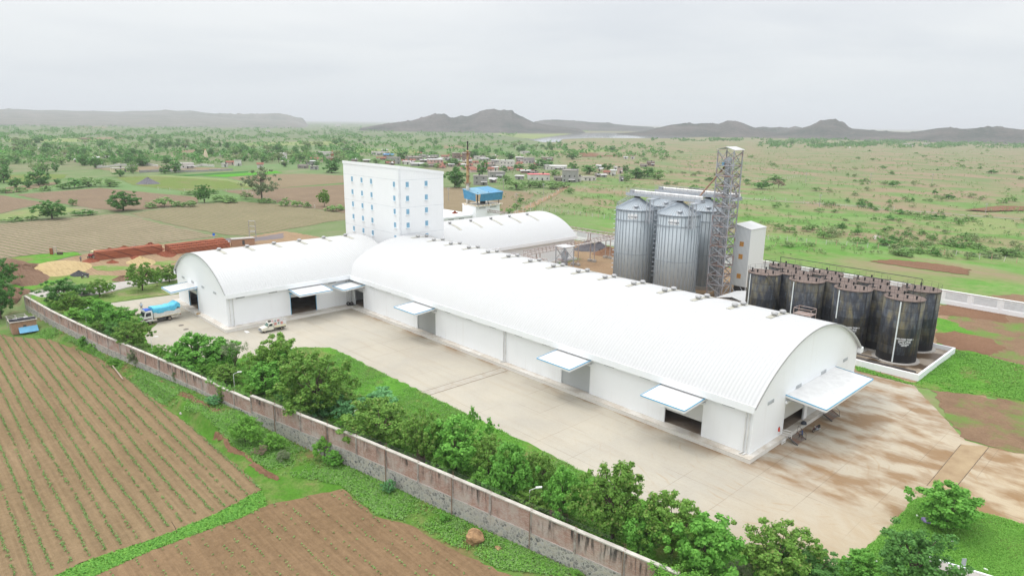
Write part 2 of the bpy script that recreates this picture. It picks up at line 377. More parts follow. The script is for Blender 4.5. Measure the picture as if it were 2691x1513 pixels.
def yard_mat():
    k = K('yard_concrete', 0.9, spec=0.2); co = k.co('World'); x, y, _ = k.sep(co)
    b = k.noise(co, 0.11, 7, 0.62, 0.5); fin = k.noise(co, 2.5, 5, 0.7)
    streak = k.noise(k.co('World', (0.06, 0.8, 1), (0, 0, -0.1)), 1.0, 6, 0.62, 0.3)
    c = k.mix(k.ramp(b, [(0.32, 0.0), (0.7, 1.0)]), H(212, 206, 192), H(226, 217, 198))
    c = k.mix(k.ramp(streak, [(0.50, 0.0), (0.76, 0.28)]), c, H(194, 174, 144))
    c = k.mix(k.ramp(k.noise(co, 0.045, 6, 0.6), [(0.44, 0.0), (0.7, 0.35)]), c, H(178, 168, 152))
    # earth carried in from the gate: thicker towards the far end of the yard
    g = k.math('MULTIPLY', k.math('ADD', k.math('ADD', x, k.math('MULTIPLY', y, -0.10)), 44.0), 1 / 30, True)
    vu = k.math('ADD', k.math('MULTIPLY', x, -0.28), k.math('MULTIPLY', y, 0.27)); vv = k.math('ADD', k.math('MULTIPLY', x, 0.67), k.math('MULTIPLY', y, 0.70))
    cv = k.n.new('ShaderNodeCombineXYZ'); k.l.new(vu, cv.inputs[0]); k.l.new(vv, cv.inputs[1])
    e = k.ramp(k.noise(cv.outputs[0], 0.15, 13, 0.74, 0.3), [(0.46, 0.0), (0.66, 1.0)])
    trk = k.ramp(k.noise(k.co('World', (.16, 3.0, 1)), 1.3, 8, 0.72), [(0.46, 0.0), (0.66, 1.0)])
    c = k.mix(k.math('MULTIPLY', g, 0.8), c, H(222, 199, 160))
    c = k.mix(k.math('MULTIPLY', k.math('MULTIPLY', trk, g), 0.30), c, H(190, 158, 116))
    c = k.mix(k.math('MULTIPLY', k.math('MULTIPLY', e, g), 0.65), c, k.ramp(fin, [(0.35, H(184, 146, 98)), (0.65, H(206, 172, 124))]))
    # tyre sweeps round the corner of the store
    dx = k.math('ADD', x, 34.0); dy = k.math('SUBTRACT', y, 82.0)
    rr = k.math('SQRT', k.math('ADD', k.math('MULTIPLY', dx, dx), k.math('MULTIPLY', dy, dy)))
    tw = k.math('SINE', k.math('ADD', k.math('MULTIPLY', rr, 4.4), k.math('MULTIPLY', k.noise(co, 0.06, 3), 30.0)))
    sw = k.math('MULTIPLY', k.ramp(tw, [(0.75, 0.0), (0.98, 1.0)]), k.ramp(k.noise(co, 0.3, 6), [(0.5, 0.0), (0.66, 0.4)]))
    c = k.mix(k.math('MULTIPLY', sw, k.math('MULTIPLY', k.math('ADD', x, 60.0), 1 / 25, True)), c, H(196, 160, 112))
    # wash-out stains along the foot of the store
    ed = k.math('SUBTRACT', 1.0, k.math('MULTIPLY', k.math('SUBTRACT', 76.6, y), 1 / 3.2, True), True)
    ef = k.math('MULTIPLY', k.math('MULTIPLY', ed, ed), k.ramp(k.noise(k.co('World', (0.5, 1, 1)), 0.35, 6), [(0.42, 0.0), (0.6, 1.0)]))
    c = k.mix(k.math('MULTIPLY', ef, 0.75), c, H(160, 120, 74))
    c = k.mix(k.ramp(fin, [(0.5, 0.0), (0.8, 0.16)]), c, H(150, 132, 108))
    # slab joints
    for ax, per, off in ((x, 6.2, 1.0), (y, 6.6, 2.1)):
        fr = k.math('ABSOLUTE', k.math('SUBTRACT', k.math('FRACT', k.math('MULTIPLY', k.math('ADD', ax, off + 600), 1 / per)), 0.5))
        c = k.mix(k.math('MULTIPLY', k.math('LESS_THAN', fr, 0.006), k.ramp(k.noise(co, 0.08, 3), [(0.42, 0.0), (0.6, 0.5)])), c, H(132, 116, 96))
    k.bump(fin, 0.15, 0.05)
    return k.out(c)
YARD = yard_mat()

def sheet(name, pts, mat, z=0.0, jit=0.25, step=1.0, kind='structure', drape=False):
    """a level sheet over the ground, its edge slightly uneven"""
    P = [np.array(p[:2], float) for p in pts]; out = []
    for a, b in zip(P, P[1:] + P[:1]):
        l = np.linalg.norm(b - a); n = max(1, int(l / step)) if jit else 1
        n = min(n, 160); t = (b - a) / max(l, 1e-6); nn = np.array([-t[1], t[0]])
        for i in range(n):
            q = a + (b - a) * i / n
            if jit and i: q = q + nn * jit * random.uniform(-1, 1)
            out.append((q[0], q[1], z))
    vv, _, ff, *_r = mathutils.geometry.delaunay_2d_cdt([Vector(p[:2]) for p in out], [], [list(range(len(out)))], 1, 1e-4)
    me = bpy.data.meshes.new(name); me.from_pydata([(p[0], p[1], z + (float(hgt(p[0], p[1])) if drape else 0)) for p in vv], [], ff); me.update()
    if len(me.polygons) and sum(f.normal.z for f in me.polygons) < 0: me.flip_normals()
    me.materials.append(mat)
    o = link(name, me); o['kind'] = kind; return o
def px(R, *ps, z=0.0): return [gz(x, y, R, z)[:2] for x, y in ps]

# the one ground sheet: rings about the camera, out to the horizon
na = 420; rad = np.concatenate([np.geomspace(14, 34, 20), np.geomspace(34.3, 200, 270), np.geomspace(204, 1200, 70), np.geomspace(1260, 30000, 40)])
ang0 = atan2(FWD[1], FWD[0]); an = np.concatenate([np.linspace(-100, -45, 30)[:-1], np.linspace(-45, 45, na), np.linspace(45, 100, 30)[1:]]) * pi / 180 + ang0
A_, R_ = np.meshgrid(an, rad); X_ = R_ * np.cos(A_); Y_ = R_ * np.sin(A_)
Z_ = hgt(X_, Y_) - 0.06
na = len(an); nr = len(rad)
idx = np.arange(na * nr).reshape(nr, na)
F_ = np.stack([idx[:-1, :-1], idx[1:, :-1], idx[1:, 1:], idx[:-1, 1:]], -1).reshape(-1, 4)[:, ::-1]
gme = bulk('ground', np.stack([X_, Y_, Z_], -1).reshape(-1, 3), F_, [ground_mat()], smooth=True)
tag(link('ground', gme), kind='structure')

# the yard
sheet('yard', [gz(1020, 858, R4)[:2], gz(1690, 768, R4)[:2], (-166, 60), (-170, 116), (-140, 120), (-20, 123), (-30.6, 124.6)] + px(R6, (2083, 420), (2300, 440), (2576, 515))
      + px(RC, (2000, 20), (2250, 90), (2576, 140), (2690, 400), (2690, 900), (2300, 1100)) + [(-20, 58), (-30, 54), (-60, 48), (-90, 41), (-120, 37), (-140, 34), (-150, 40)], YARD, -0.03, 0.15)
# lawn inside the brick wall, where the row of trees stands
sheet('lawn', px(R4, (1020, 862), (1150, 905), (1260, 960), (1285, 1080), (1420, 1240), (1560, 1370)) + px(R2, (190, 345), (290, 400), (560, 360), (930, 322), (1180, 262), (1400, 225), (1690, 225), (1900, 320), (2200, 470), (2534, 630))
      + px(R3, (580, 82), (900, 232), (1330, 440), (1600, 582), (1890, 722)) + px(RB, (250, 388), (720, 605), (980, 720), (1330, 770), (1500, 900), (1620, 1035))
      + px(RC, (130, 1030), (480, 1110), (660, 1225), (760, 1353)) + [(-16, 49.6), (-29, 47.9), (-49, 44.5), (-70, 40.8), (-92, 36.1), (-107, 33.7), (-121, 31.4), (-140, 27.9), (-164, 24.4), (-181, 22.4)]
      + px(R4, (300, 770), (440, 720), (700, 700), (930, 700), (1000, 770)), LAWN, 0.0, 0.3)
sheet('lawn', px(RC, (1520, 590), (1380, 740), (1250, 880), (1120, 1000), (1010, 1110), (860, 1170), (690, 1260), (640, 1353), (1500, 1560), (2690, 1420), (2690, 870), (2450, 800), (2250, 745), (2100, 715), (1900, 560), (1750, 510)), LAWN, 0.0, 0.25)
sheet('lawn', px(R4, (1020, 855), (1350, 805), (1530, 782), (1710, 762), (1690, 640), (1560, 655), (1180, 735), (980, 775), (930, 800)), DRYGR, 0.01, 0.2)
sheet('path', px(R4, (390, 800), (250, 760), (440, 725), (700, 735), (1060, 665), (1240, 640), (1700, 560), (1700, 630), (1240, 700), (960, 770), (700, 800)), CONC, 0.02, 0.1)
# the slotted drain strip across the yard
dr = [gz(400, 1190, R7), gz(1150, 962, R7), gz(1205, 990, R7), gz(470, 1220, R7)]
sheet('path', [p[:2] for p in dr], dusty('drain_cover_concrete', H(218, 212, 200), H(188, 170, 142), 0.6, 0.8), -0.01, 0)
for a, b in ((dr[0], dr[1]), (dr[3], dr[2])):
    m_ = MB(); m_.bar((a[0], a[1], -0.02), (b[0], b[1], -0.02), 0.06); o = m_.build('path_joint_line', flat('joint_dark', H(150, 132, 108), var=.3)); o['kind'] = 'structure'
# gate approach: two dark joints with brown slabs between
ga = [gz(1625, 465, RC), gz(1960, 60, RC), gz(2230, 90, RC), gz(1890, 505, RC)]
sheet('path', [p[:2] for p in ga], dusty('muddy_slab', H(206, 182, 144), H(178, 150, 116), 0.9, 0.4), -0.012, 0.05)
for a, b in ((ga[0], ga[1]), (ga[3], ga[2])):
    m_ = MB(); m_.bar((a[0], a[1], -0.03), (b[0], b[1], -0.03), 0.08); o = m_.build('path_joint_line', bpy.data.materials['joint_dark']); o['kind'] = 'structure'

# fields outside the wall (about two metres lower)
FZ = -1.78
f1 = px(R1, (0, 60), (60, 75), (140, 80), (280, 90), (420, 140), (560, 190), (650, 260), (760, 335), (900, 445), (1090, 585), (1210, 690), (1330, 790), (1440, 880), (1500, 950), (1250, 1085), (1000, 1190), (820, 1255), (520, 1350), (330, 1435), (260, 1470), z=FZ)
f1b = px(R1, (0, 1600), (-200, 1500), (-260, 600), (-200, 60), z=FZ)
sheet('field', f1 + f1b, SOIL1, FZ, 0.22, 0.8)
f2 = px(R1, (420, 1500), (860, 1300), (1100, 1215), (1390, 1110), (1529, 1040), z=FZ) + px(R3, (0, 800), (120, 900), (240, 1000), (420, 1045), (560, 1095), (700, 1180), (860, 1270), (1010, 1330), (1150, 1410), (1270, 1448), (1500, 1640), z=FZ) + [(-40, 20), (-70, 8)]
sheet('field', f2, SOIL2, FZ, 0.22, 0.8)
# eroded edge of the bank: patches of bare earth on its step
for ps in [((0, 560), (110, 610), (280, 740), (500, 860), (700, 950), (690, 905), (500, 800), (290, 690), (120, 575), (20, 530)), ((545, 1060), (690, 1100), (730, 1190), (900, 1250), (940, 1290), (950, 1235), (820, 1200), (730, 1150), (700, 1060), (600, 1040)), ((930, 1310), (1050, 1400), (1180, 1460), (1200, 1430), (1080, 1370), (960, 1290))]:
    P = np.array(px(R2, *ps, z=-1.2)); h_ = len(P) // 2; lo = P[:h_]; up = P[h_:][::-1]; nn_ = 34; mb = MB(); rows_ = []
    ip = lambda Q, t: np.array([np.interp(t, np.linspace(0, 1, len(Q)), Q[:, 0]), np.interp(t, np.linspace(0, 1, len(Q)), Q[:, 1])])
    for i in range(nn_ + 1):
        t = i / nn_; a, b = ip(lo, t), ip(up, t); e = min(1, 6 * t, 6 * (1 - t)); jt = [random.uniform(-.25, .25) for _ in range(3)]
        c_ = (a + b) / 2; rows_.append([(*(a + jt[0]), float(hgt(*a)) - .05), (*(c_ + jt[1]), float(hgt(*c_)) + .05 + .18 * e * random.random()), (*(b + jt[2]), float(hgt(*b)) + .02 + .12 * e * random.random()), (*(b + (b - a) * .3), float(hgt(*b)) - .06)])
    for r0, r1 in zip(rows_, rows_[1:]):
        for k_ in range(3): mb.face([r0[k_], r1[k_], r1[k_ + 1], r0[k_ + 1]])
    o = mb.build('dirt', MUD); o['kind'] = 'stuff'
# fields beyond the compound
def field(pts, m, z=0.03, j=0.8): return sheet('field', px(Q1, *pts), m, z, j, 4)
field([(0, 962), (280, 937), (880, 884), (960, 900), (1310, 988), (1640, 1052), (1160, 1108), (720, 1158), (300, 1186), (80, 1208), (0, 1222), (-300, 1260), (-300, 1000)], STRIPE)
field([(970, 884), (1300, 838), (1560, 808), (1800, 793), (2100, 818), (2555, 884), (2700, 905), (2700, 920), (2555, 930), (1850, 1048), (1670, 1042), (1330, 976)], STRIPE2)
field([(105, 742), (740, 692), (1480, 762), (1470, 812), (1080, 852), (870, 866), (600, 832), (380, 792)], PLOUGH)
field([(-200, 720), (0, 747), (340, 802), (0, 884), (-300, 920)], PLOUGH)
field([(-300, 925), (0, 889), (350, 824), (620, 852), (480, 880), (0, 936), (-200, 960)], PALEGR, 0.025)
field([(860, 612), (1250, 598), (1700, 640), (1900, 690), (1640, 708), (1480, 730), (1000, 672)], MIDGR)
field([(1000, 605), (1250, 598), (1700, 625), (1900, 670), (1890, 690), (1700, 640), (1250, 610)], PALEGR, 0.04)
field([(1700, 612), (2130, 590), (2300, 588), (2555, 600), (2700, 640), (2555, 655), (2050, 695), (1850, 655)], TANF)
field([(1650, 712), (2030, 698), (2555, 668), (2800, 660), (3000, 690), (3300, 850), (2900, 900), (2555, 880), (2060, 802)], PLOUGH, 0.035)
field([(1510, 602), (1860, 580), (2060, 566), (2110, 580), (1900, 596), (1690, 612)], VIVID, 0.05)
field([(1290, 598), (1500, 588), (1860, 566), (1850, 578), (1520, 598), (1400, 606)], CANE, 0.05)
field([(-200, 402), (0, 405), (225, 412), (215, 434), (0, 437), (-200, 440)], VIVID)
field([(0, 600), (300, 588), (500, 592), (480, 620), (300, 640), (60, 650), (0, 640)], MIDGR)
field([(30, 690), (400, 648), (440, 662), (300, 690), (40, 740)], TANF)
field([(730, 548), (1180, 530), (1700, 545), (1740, 560), (1300, 572), (1000, 572), (780, 560)], TANF, 0.03)
field([(1240, 415), (1530, 405), (1540, 428), (1280, 432)], TANF); field([(1790, 360), (2100, 350), (2560, 345), (2560, 372), (1800, 382)], PALEGR)
field([(20, 330), (300, 318), (760, 330), (720, 350), (60, 352)], PALEGR); field([(560, 320), (900, 312), (920, 326), (600, 334)], TANF)
field([(-60, 210), (330, 206), (330, 222), (-60, 226)], TANF, 0.05, 3); field([(560, 236), (800, 238), (800, 246), (560, 244)], TANF, 0.05, 3)
def field2(pts, m, z=0.03): return sheet('field', px(Q2, *pts), m, z, 0.8, 4)
field2([(860, 690), (1090, 688), (1250, 700), (1600, 735), (1380, 872), (1200, 900), (800, 960), (600, 900)], TANF)
field2([(880, 378), (1080, 374), (1090, 396), (900, 400)], TANF); field2([(1890, 430), (2310, 432), (2330, 456), (1930, 458)], MUD); field2([(240, 398), (700, 408), (720, 436), (230, 430)], PALEGR)
field2([(1640, 412), (2200, 408), (2230, 428), (1660, 432)], PALEGR)
# earth yard with the brick stacks, beside the striped field
sheet('dirt', px(R4, (330, 470), (480, 470), (640, 430), (860, 380), (1250, 330), (1600, 290), (1960, 265), (2200, 240), (2450, 210), (2700, 170)) + [(-175, 128), (-170, 116), (-167, 52)] + px(R4, (1690, 560), (1240, 640), (1000, 665), (840, 690), (700, 650), (660, 600), (560, 520)), DIRT, 0.02, 0.5)['kind'] = 'structure'
for ps in [((870, 510), (1010, 495), (1240, 510), (1210, 540), (1080, 550), (930, 545)), ((1400, 470), (1620, 450), (1700, 460), (1560, 500), (1440, 490)), ((1500, 560), (1700, 520), (1700, 560), (1560, 600)), ((660, 610), (900, 590), (1200, 600), (1200, 640), (900, 690), (720, 680))]:
    sheet('lawn', px(R4, *ps), DRYGR, 0.05, 0.3)
sheet('lawn', px(R4, (100, 425), (400, 390), (700, 370), (780, 395), (640, 420), (480, 465), (330, 500), (240, 480)), LAWN, 0.04, 0.4)
sheet('lawn', px(R4, (60, 690), (300, 660), (450, 560), (700, 540), (760, 520), (820, 560), (620, 640), (450, 700), (250, 745), (120, 710)), LAWN, 0.035, 0.4)
sheet('path', px(R4, (1930, 270), (2100, 245), (2480, 225), (2700, 190), (2700, 240), (2400, 270), (2100, 285)), dusty('ash_ground', H(136, 128, 132), H(168, 150, 138), 0.6, 0.15), 0.045, 0.4)
kw = K('puddle_water', 0.08, spec=0.6); PUD = kw.out(H(176, 180, 182, 2.2))
o = sheet('water', px(R4, (1940, 268), (2030, 255), (2150, 258), (2190, 272), (2080, 285), (1960, 284)), PUD, 0.07, 0.1)
# works yard behind the long store
sheet('yard', [(-136, 114), (-20, 124), (-30, 147), (-30, 187), (-165, 187), (-165, 163), (-138, 162)], DIRT, -0.02, 0.2)
sheet('lawn', px(R8, (1260, 1160), (1800, 1320), (1850, 1315), (2185, 1010), (2030, 960), (2030, 700), (2300, 760), (2450, 820), (3600, 1000), (3600, 1700), (2534, 1448), (2000, 1395), (1500, 1265), (1270, 1205)), LAWN, 0.0, 0.3)
for ps in [((2040, 600), (2200, 570), (2700, 640), (2700, 760), (2480, 720), (2200, 690), (2050, 680)), ((2010, 850), (2200, 830), (2534, 900), (2700, 1000), (2534, 1060), (2200, 1000), (2030, 940))]:
    sheet('dirt', px(R8, *ps), MUD, 0.03, 0.5)['kind'] = 'stuff'
sheet('dirt', px(R8, (1390, 165), (1600, 150), (2100, 200), (2350, 245), (2330, 300), (2100, 270), (1700, 215)), MUD, 0.06, 0.8)['kind'] = 'stuff'
PATCHY = grass_mat('patchy_bare_earth', H(158, 128, 102), H(184, 154, 124), H(124, 176, 76), 0.85, 0.1)
ZG = (1839, 894, 1.3228)
sheet('dirt', px(ZG, (800, 160), (900, 185), (1030, 205), (1126, 190), (1400, 160), (1400, 420), (1126, 392), (1000, 365), (930, 345), (880, 300), (850, 240)), PATCHY, -0.005, 0.6)['kind'] = 'structure'
sheet('dirt', px(ZG, (870, -70), (960, -20), (1010, 80), (1060, 150), (1130, 180), (1500, 160), (1500, -120), (1100, -160), (860, -150)), PATCHY, 0.02, 0.6)['kind'] = 'structure'
for q, m, zz in [(((2150, 830), (2400, 800), (2576, 805), (2576, 835), (2300, 840)), MUD, 0.1), (((2050, 940), (2300, 880), (2500, 900), (2560, 1010), (2300, 1000), (2100, 985)), PALEGR, 0.03)]:
    sheet('path', px(Q3, *q), m, zz + 0.35 * (m is MUD), 0.5)
sheet('water', px(Q3, (1490, 1015), (1520, 1006), (1548, 1018), (1530, 1036), (1500, 1040)), flat('muddy_water', H(214, 200, 180), 0.2), 0.12, 0.2)
sheet('road', px(Q3, (540, 735), (900, 765), (1150, 778), (1450, 800), (1560, 818), (1900, 838), (2300, 870), (2576, 890), (2576, 895), (2300, 875), (1900, 843), (1560, 823), (1450, 805), (1150, 783), (900, 770), (540, 740)), dusty('dusty_road', H(178, 170, 156), H(160, 168, 120), .8, .05), 0.05, 0.2, 3, drape=True)
sheet('path', px(Q2, (1390, 905), (1420, 870), (1540, 810), (1700, 740), (1790, 680), (1840, 668), (1830, 690), (1740, 745), (1580, 830), (1460, 895)), DIRT, 0.06, 0.3)
# reservoir
kw = K('lake_water', 0.05, spec=0.6); 
LAKE = kw.out(H(176, 184, 188))
sheet('lake', px(Q2, (1500, 325), (1620, 310), (1800, 300), (1900, 284), (2100, 281), (2400, 284), (2650, 285)) + px(Q3, (200, 286), (600, 290), (1000, 290), (1150, 292), (700, 297), (350, 300), (0, 312)) + px(Q2, (2300, 322), (2000, 320), (1780, 330), (1760, 352), (1640, 352), (1560, 338)), LAKE, 0.15, 2, 20)
sheet('field', px(Q2, (1240, 288), (1700, 292), (1900, 278), (1830, 268), (2000, 266), (1900, 283), (1560, 330), (1400, 312)), PALEGR, 0.25, 3, 20)

# ---------------------------------------------------------------- hills
def hill_mat(name, a, b):
    k = K(name, 0.95, spec=0.05); co = k.co('World')
    return k.out(k.ramp(k.math('ADD', k.math('MULTIPLY', k.noise(co, 0.006, 5, 0.6), .5), k.math('MULTIPLY', k.noise(co, 0.06, 6, 0.75), .5)), [(0.40, a), (0.60, b)]))
HILL = hill_mat('scrub_hill', H(70, 84, 74), H(128, 120, 116))
RIDGE = hill_mat('wooded_upland', H(116, 126, 114), H(160, 154, 144))
def hill(prof, R, dist, depth, seed, mat=None):
    """prof: skyline points (picture) of one hill; dist: metres to its crest; it is a real mound, depth metres front to back"""
    pts = [sp(p, R) for p in prof]; n = 90
    xs = np.linspace(pts[0][0], pts[-1][0], n); ys = np.interp(xs, [p[0] for p in pts], [p[1] for p in pts])
    rg = np.random.default_rng(seed); m = 25
    tt = np.linspace(-1, 1, m); V = []
    for x, y in zip(xs, ys):
        d = ray((x, y)); hd = d[:2] / np.linalg.norm(d[:2]); top = CAMZ + d[2] / np.linalg.norm(d[:2]) * dist
        V.append([(hd[0], hd[1], max(top, 0.0))])
    V = [[(v[0][0], v[0][1], v[0][2] * float(sstep(0, .04, i / (n - 1)) * sstep(0, .04, 1 - i / (n - 1))))] for i, v in enumerate(V)]
    hd = np.array([v[0] for v in V]); nzs = rg.normal(0, 1, (n, m))
    for _ in range(3): nzs = (nzs + np.roll(nzs, 1, 0) + np.roll(nzs, 1, 1)) / 2.2
    P = np.zeros((n, m, 3))
    for j, t in enumerate(tt):
        s = (0.5 + 0.5 * cos(pi * t)) ** 1.7 if depth < 3000 else 1 - abs(t)
        rr = dist + min(depth * 0.8, dist - 3450) * t if depth > 3000 else dist + depth * 0.8 * t
        P[:, j, 0] = hd[:, 0] * rr; P[:, j, 1] = hd[:, 1] * rr
        P[:, j, 2] = hd[:, 2] * s + nzs[:, j] * (hd[:, 2] * 0.05 * (1 - abs(t)) * (0 if t == 0 else 1)) - 1.0
    V = P.reshape(-1, 3); ii = np.arange(n * m).reshape(n, m)
    F = np.stack([ii[:-1, :-1], ii[:-1, 1:], ii[1:, 1:], ii[1:, :-1]], -1).reshape(-1, 4)
    me = bulk('hill', V, F, [mat or HILL], smooth=True); tag(link('hill', me), kind='structure')
hill([(250, 250), (400, 222), (560, 200), (660, 188), (720, 172), (790, 152), (860, 138), (905, 142), (945, 165), (985, 172), (1060, 200), (1200, 250)], Q2, 3300, 700, 1)
hill([(600, 256), (800, 222), (900, 190), (960, 170), (1010, 158), (1080, 157), (1150, 130), (1205, 108), (1270, 102), (1310, 112), (1405, 112), (1421, 108), (1424, 132), (1480, 160), (1560, 198), (1640, 216), (1720, 228), (1960, 256)], Q2, 3350, 900, 2)
hill([(1380, 236), (1560, 205), (1620, 188), (1740, 182), (1860, 190), (2000, 202), (2120, 206), (2160, 214), (2300, 228), (2500, 240)], Q2, 4600, 900, 3)
hill([(-420, 284), (-160, 258), (-60, 235), (40, 212), (130, 202), (210, 206), (290, 200), (380, 206), (440, 188), (500, 184), (550, 198), (620, 228), (680, 242), (760, 262), (900, 284)], Q3, 3000, 600, 4)
hill([(420, 276), (600, 240), (700, 226), (760, 234), (820, 228), (880, 236), (930, 222), (980, 234), (1060, 250), (1250, 278)], Q3, 3600, 600, 5)
hill([(640, 286), (860, 264), (960, 240), (1040, 218), (1110, 184), (1180, 172), (1230, 182), (1290, 216), (1340, 240), (1420, 246), (1520, 256), (1640, 262), (1760, 268), (2000, 288)], Q3, 3000, 650, 6)
hill([(1560, 288), (1760, 266), (1860, 252), (1960, 236), (2050, 230), (2120, 244), (2230, 236), (2330, 226), (2420, 230), (2520, 242), (2600, 250), (2760, 268)], Q3, 2900, 600, 7)
hill([(-500, 150), (-300, 120), (0, 106), (130, 103), (280, 112), (420, 110), (560, 118), (720, 118), (880, 124), (980, 118), (1110, 118), (1230, 112), (1330, 118), (1420, 114), (1510, 128), (1600, 138), (1800, 152), (2100, 166), (2300, 172)], Q1, 6400, 6400, 8, RIDGE)
hill([(1100, 160), (1250, 138), (1450, 134), (1540, 140), (1660, 136), (1760, 142), (1960, 138), (2080, 134), (2150, 148), (2200, 165), (2300, 172)], Q1, 5600, 900, 9, RIDGE)
# ---------------------------------------------------------------- barrel-vaulted stores
def arcpts(c, a, z0, s, n=40):
    R = (a * a + s * s) / (2 * s); t0 = asin(a / R)
    return [(c + R * sin(t), z0 + s - R + R * cos(t)) for t in np.linspace(-t0, t0, n + 1)]
def roofz(v, c, a, z0, s):
    R = (a * a + s * s) / (2 * s); return z0 + s - R + sqrt(max(0, R * R - (v - c) ** 2))
PL = 0.58                                            # height of the loading plinth
class Store:
    """u runs along the vault, v across it; ax = 'x' when u is the x axis"""
    def __init__(s, label, ax, u0, u1, v0, v1, z0, sag, cat='warehouse', flip=False, back_u=None):
        s.ax = ax; s.u0, s.u1, s.v0, s.v1, s.z0, s.sag = u0, u1, v0, v1, z0, sag
        s.c = (v0 + v1) / 2; s.a = (v1 - v0) / 2 + 0.85
        lx, ly = s.xy((u0 + u1) / 2, s.c)
        s.root = empty('vaulted_warehouse', (lx, ly, 0), 0, label, cat)
    def xy(s, u, v): return (u, v) if s.ax == 'x' else (v, u)
    def P(s, u, v, z): x, y = s.xy(u, v); return (x, y, z)
    def bx(s, mb, u0, u1, v0, v1, z0, z1):
        (x0, y0), (x1, y1) = s.xy(u0, v0), s.xy(u1, v1); return mb.box(min(x0, x1), max(x0, x1), min(y0, y1), max(y0, y1), z0, z1)
    def wall_along(s, v, out, ops, mat=WHITE, ztop=None, u0=None, u1=None):
        """a long wall; ops: (u0, u1, z1) door openings; out = +1/-1 side the face looks to"""
        mb = MB(); t = -0.3 * out; zt = ztop or s.z0 - 0.1; cur = u0 if u0 is not None else s.u0
        for a, b, z1 in sorted(ops):
            s.bx(mb, cur, a, v, v + t, PL, zt); s.bx(mb, a, b, v, v + t, z1, zt); cur = b
        s.bx(mb, cur, u1 if u1 is not None else s.u1, v, v + t, PL, zt)
        return mb.build('wall', mat, s.root)
    def wall_end(s, u, out, ops, mat=WHITE, zt=None):
        mb = MB(); t = -0.3 * out; zt = zt or s.z0 - 0.25; cur = s.v0 + 0.3
        for a, b, z1 in sorted(ops):
            s.bx(mb, u, u + t, cur, a, PL, zt); s.bx(mb, u, u + t, a, b, z1, zt); cur = b
        s.bx(mb, u, u + t, cur, s.v1 - 0.3, PL, zt)
        mb.build('wall', mat, s.root)
        g = MB(); pts = [p for p in arcpts(s.c, s.a - 0.25, s.z0 - 0.1, s.sag, 36) if s.v0 <= p[0] <= s.v1]
        poly = [(s.v0, zt)] + [(v, z) for v, z in pts] + [(s.v1, zt)]
        g.prism(poly, s.ax, u + 0.03 * out, u + t) if s.ax == 'x' else g.prism(poly, 'y', u + 0.03 * out, u + t)
        g.build('gable_panel', CLAD, s.root)
    def roof(s, ua, ub, per=0.55, v_from=None):
        prof = arcpts(s.c, s.a, s.z0, s.sag, 44)
        us = []; zz = []
        u = ua
        while u < ub - per: us += [u, u + 0.08, u + 0.13, u + per - 0.05]; zz += [0.05, 0.05, 0.0, 0.0]; u += per
        us += [ub]; zz += [0.05]
        R = (s.a ** 2 + s.sag ** 2) / (2 * s.sag); czz = s.z0 + s.sag - R
        us = np.array(us); zz = np.array(zz); vz = np.array(prof); n, m = len(us), len(vz)
        dirn = (vz - np.array([s.c, czz])) / R
        U = np.repeat(us[:, None], m, 1); Vv = vz[None, :, 0] + dirn[None, :, 0] * zz[:, None]; Zz = vz[None, :, 1] + dirn[None, :, 1] * zz[:, None]
        off = np.array(s.root.location)
        Pn = np.stack([U, Vv, Zz], -1) if s.ax == 'x' else np.stack([Vv, U, Zz], -1)
        ii = np.arange(n * m).reshape(n, m)
        F = np.stack([ii[:-1, :-1], ii[1:, :-1], ii[1:, 1:], ii[:-1, 1:]], -1).reshape(-1, 4)
        if s.ax == 'x': F = F
        else: F = F[:, ::-1]
        me = bulk('roof', Pn.reshape(-1, 3) - off, F, [ROOF]); r = link('roof', me, s.root)
        for ue, sg in ((ua, 1), (ub, -1)):           # the sheet's end trim, a thick arc
            mb = MB(); outer = arcpts(s.c, s.a, s.z0, s.sag, 40); inner = arcpts(s.c, s.a - 0.28, s.z0 - 0.12, s.sag - 0.06, 40)
            for i in range(40):
                q = [outer[i], outer[i + 1], inner[i + 1], inner[i]]
                for uu in (ue - 0.02 * sg,): mb.face([s.P(uu, v, z) for v, z in q])
                mb.face([s.P(ue, *inner[i]), s.P(ue, *inner[i + 1]), s.P(ue + 0.45 * sg, *inner[i + 1]), s.P(ue + 0.45 * sg, *inner[i])])
            mb.build('roof_end_trim', ROOF, s.root)
        return r
    def gutter(s, v, out, ua, ub):
        mb = MB(); s.bx(mb, ua, ub, v + 0.95 * out, v + 0.87 * out, 6.62, 7.62); s.bx(mb, ua, ub, v + 0.87 * out, v, 6.66, 6.76)
        for ue, w in ((ua, .08), (ub, -.08)): s.bx(mb, ue, ue + w, v + 0.87 * out, v + 0.02 * out, 6.76, 7.5)
        mb.build('gutter', PIPEW if False else WHITE, s.root)
    def plinth(s, du0, du1, dv0, dv1, name='plinth', z=PL):
        mb = MB(); s.bx(mb, s.u0 - du0, s.u1 + du1, s.v0 - dv0, s.v1 + dv1, -0.2, z - 0.02)
        p = mb.build(name, PLINTH, s.root)
        mb = MB(); s.bx(mb, s.u0 - du0 + .0, s.u1 + du1 + .03, s.v0 - dv0 - .03, s.v1 + dv1 + .03, z - 0.02, z)
        mb.build('dock_top', DOCK, s.root)
        mb = MB(); s.bx(mb, s.u0 + .3, s.u1 - .3, s.v0 + .3, s.v1 - .3, z, z + 0.02); mb.build('store_floor', INFLOOR, s.root)
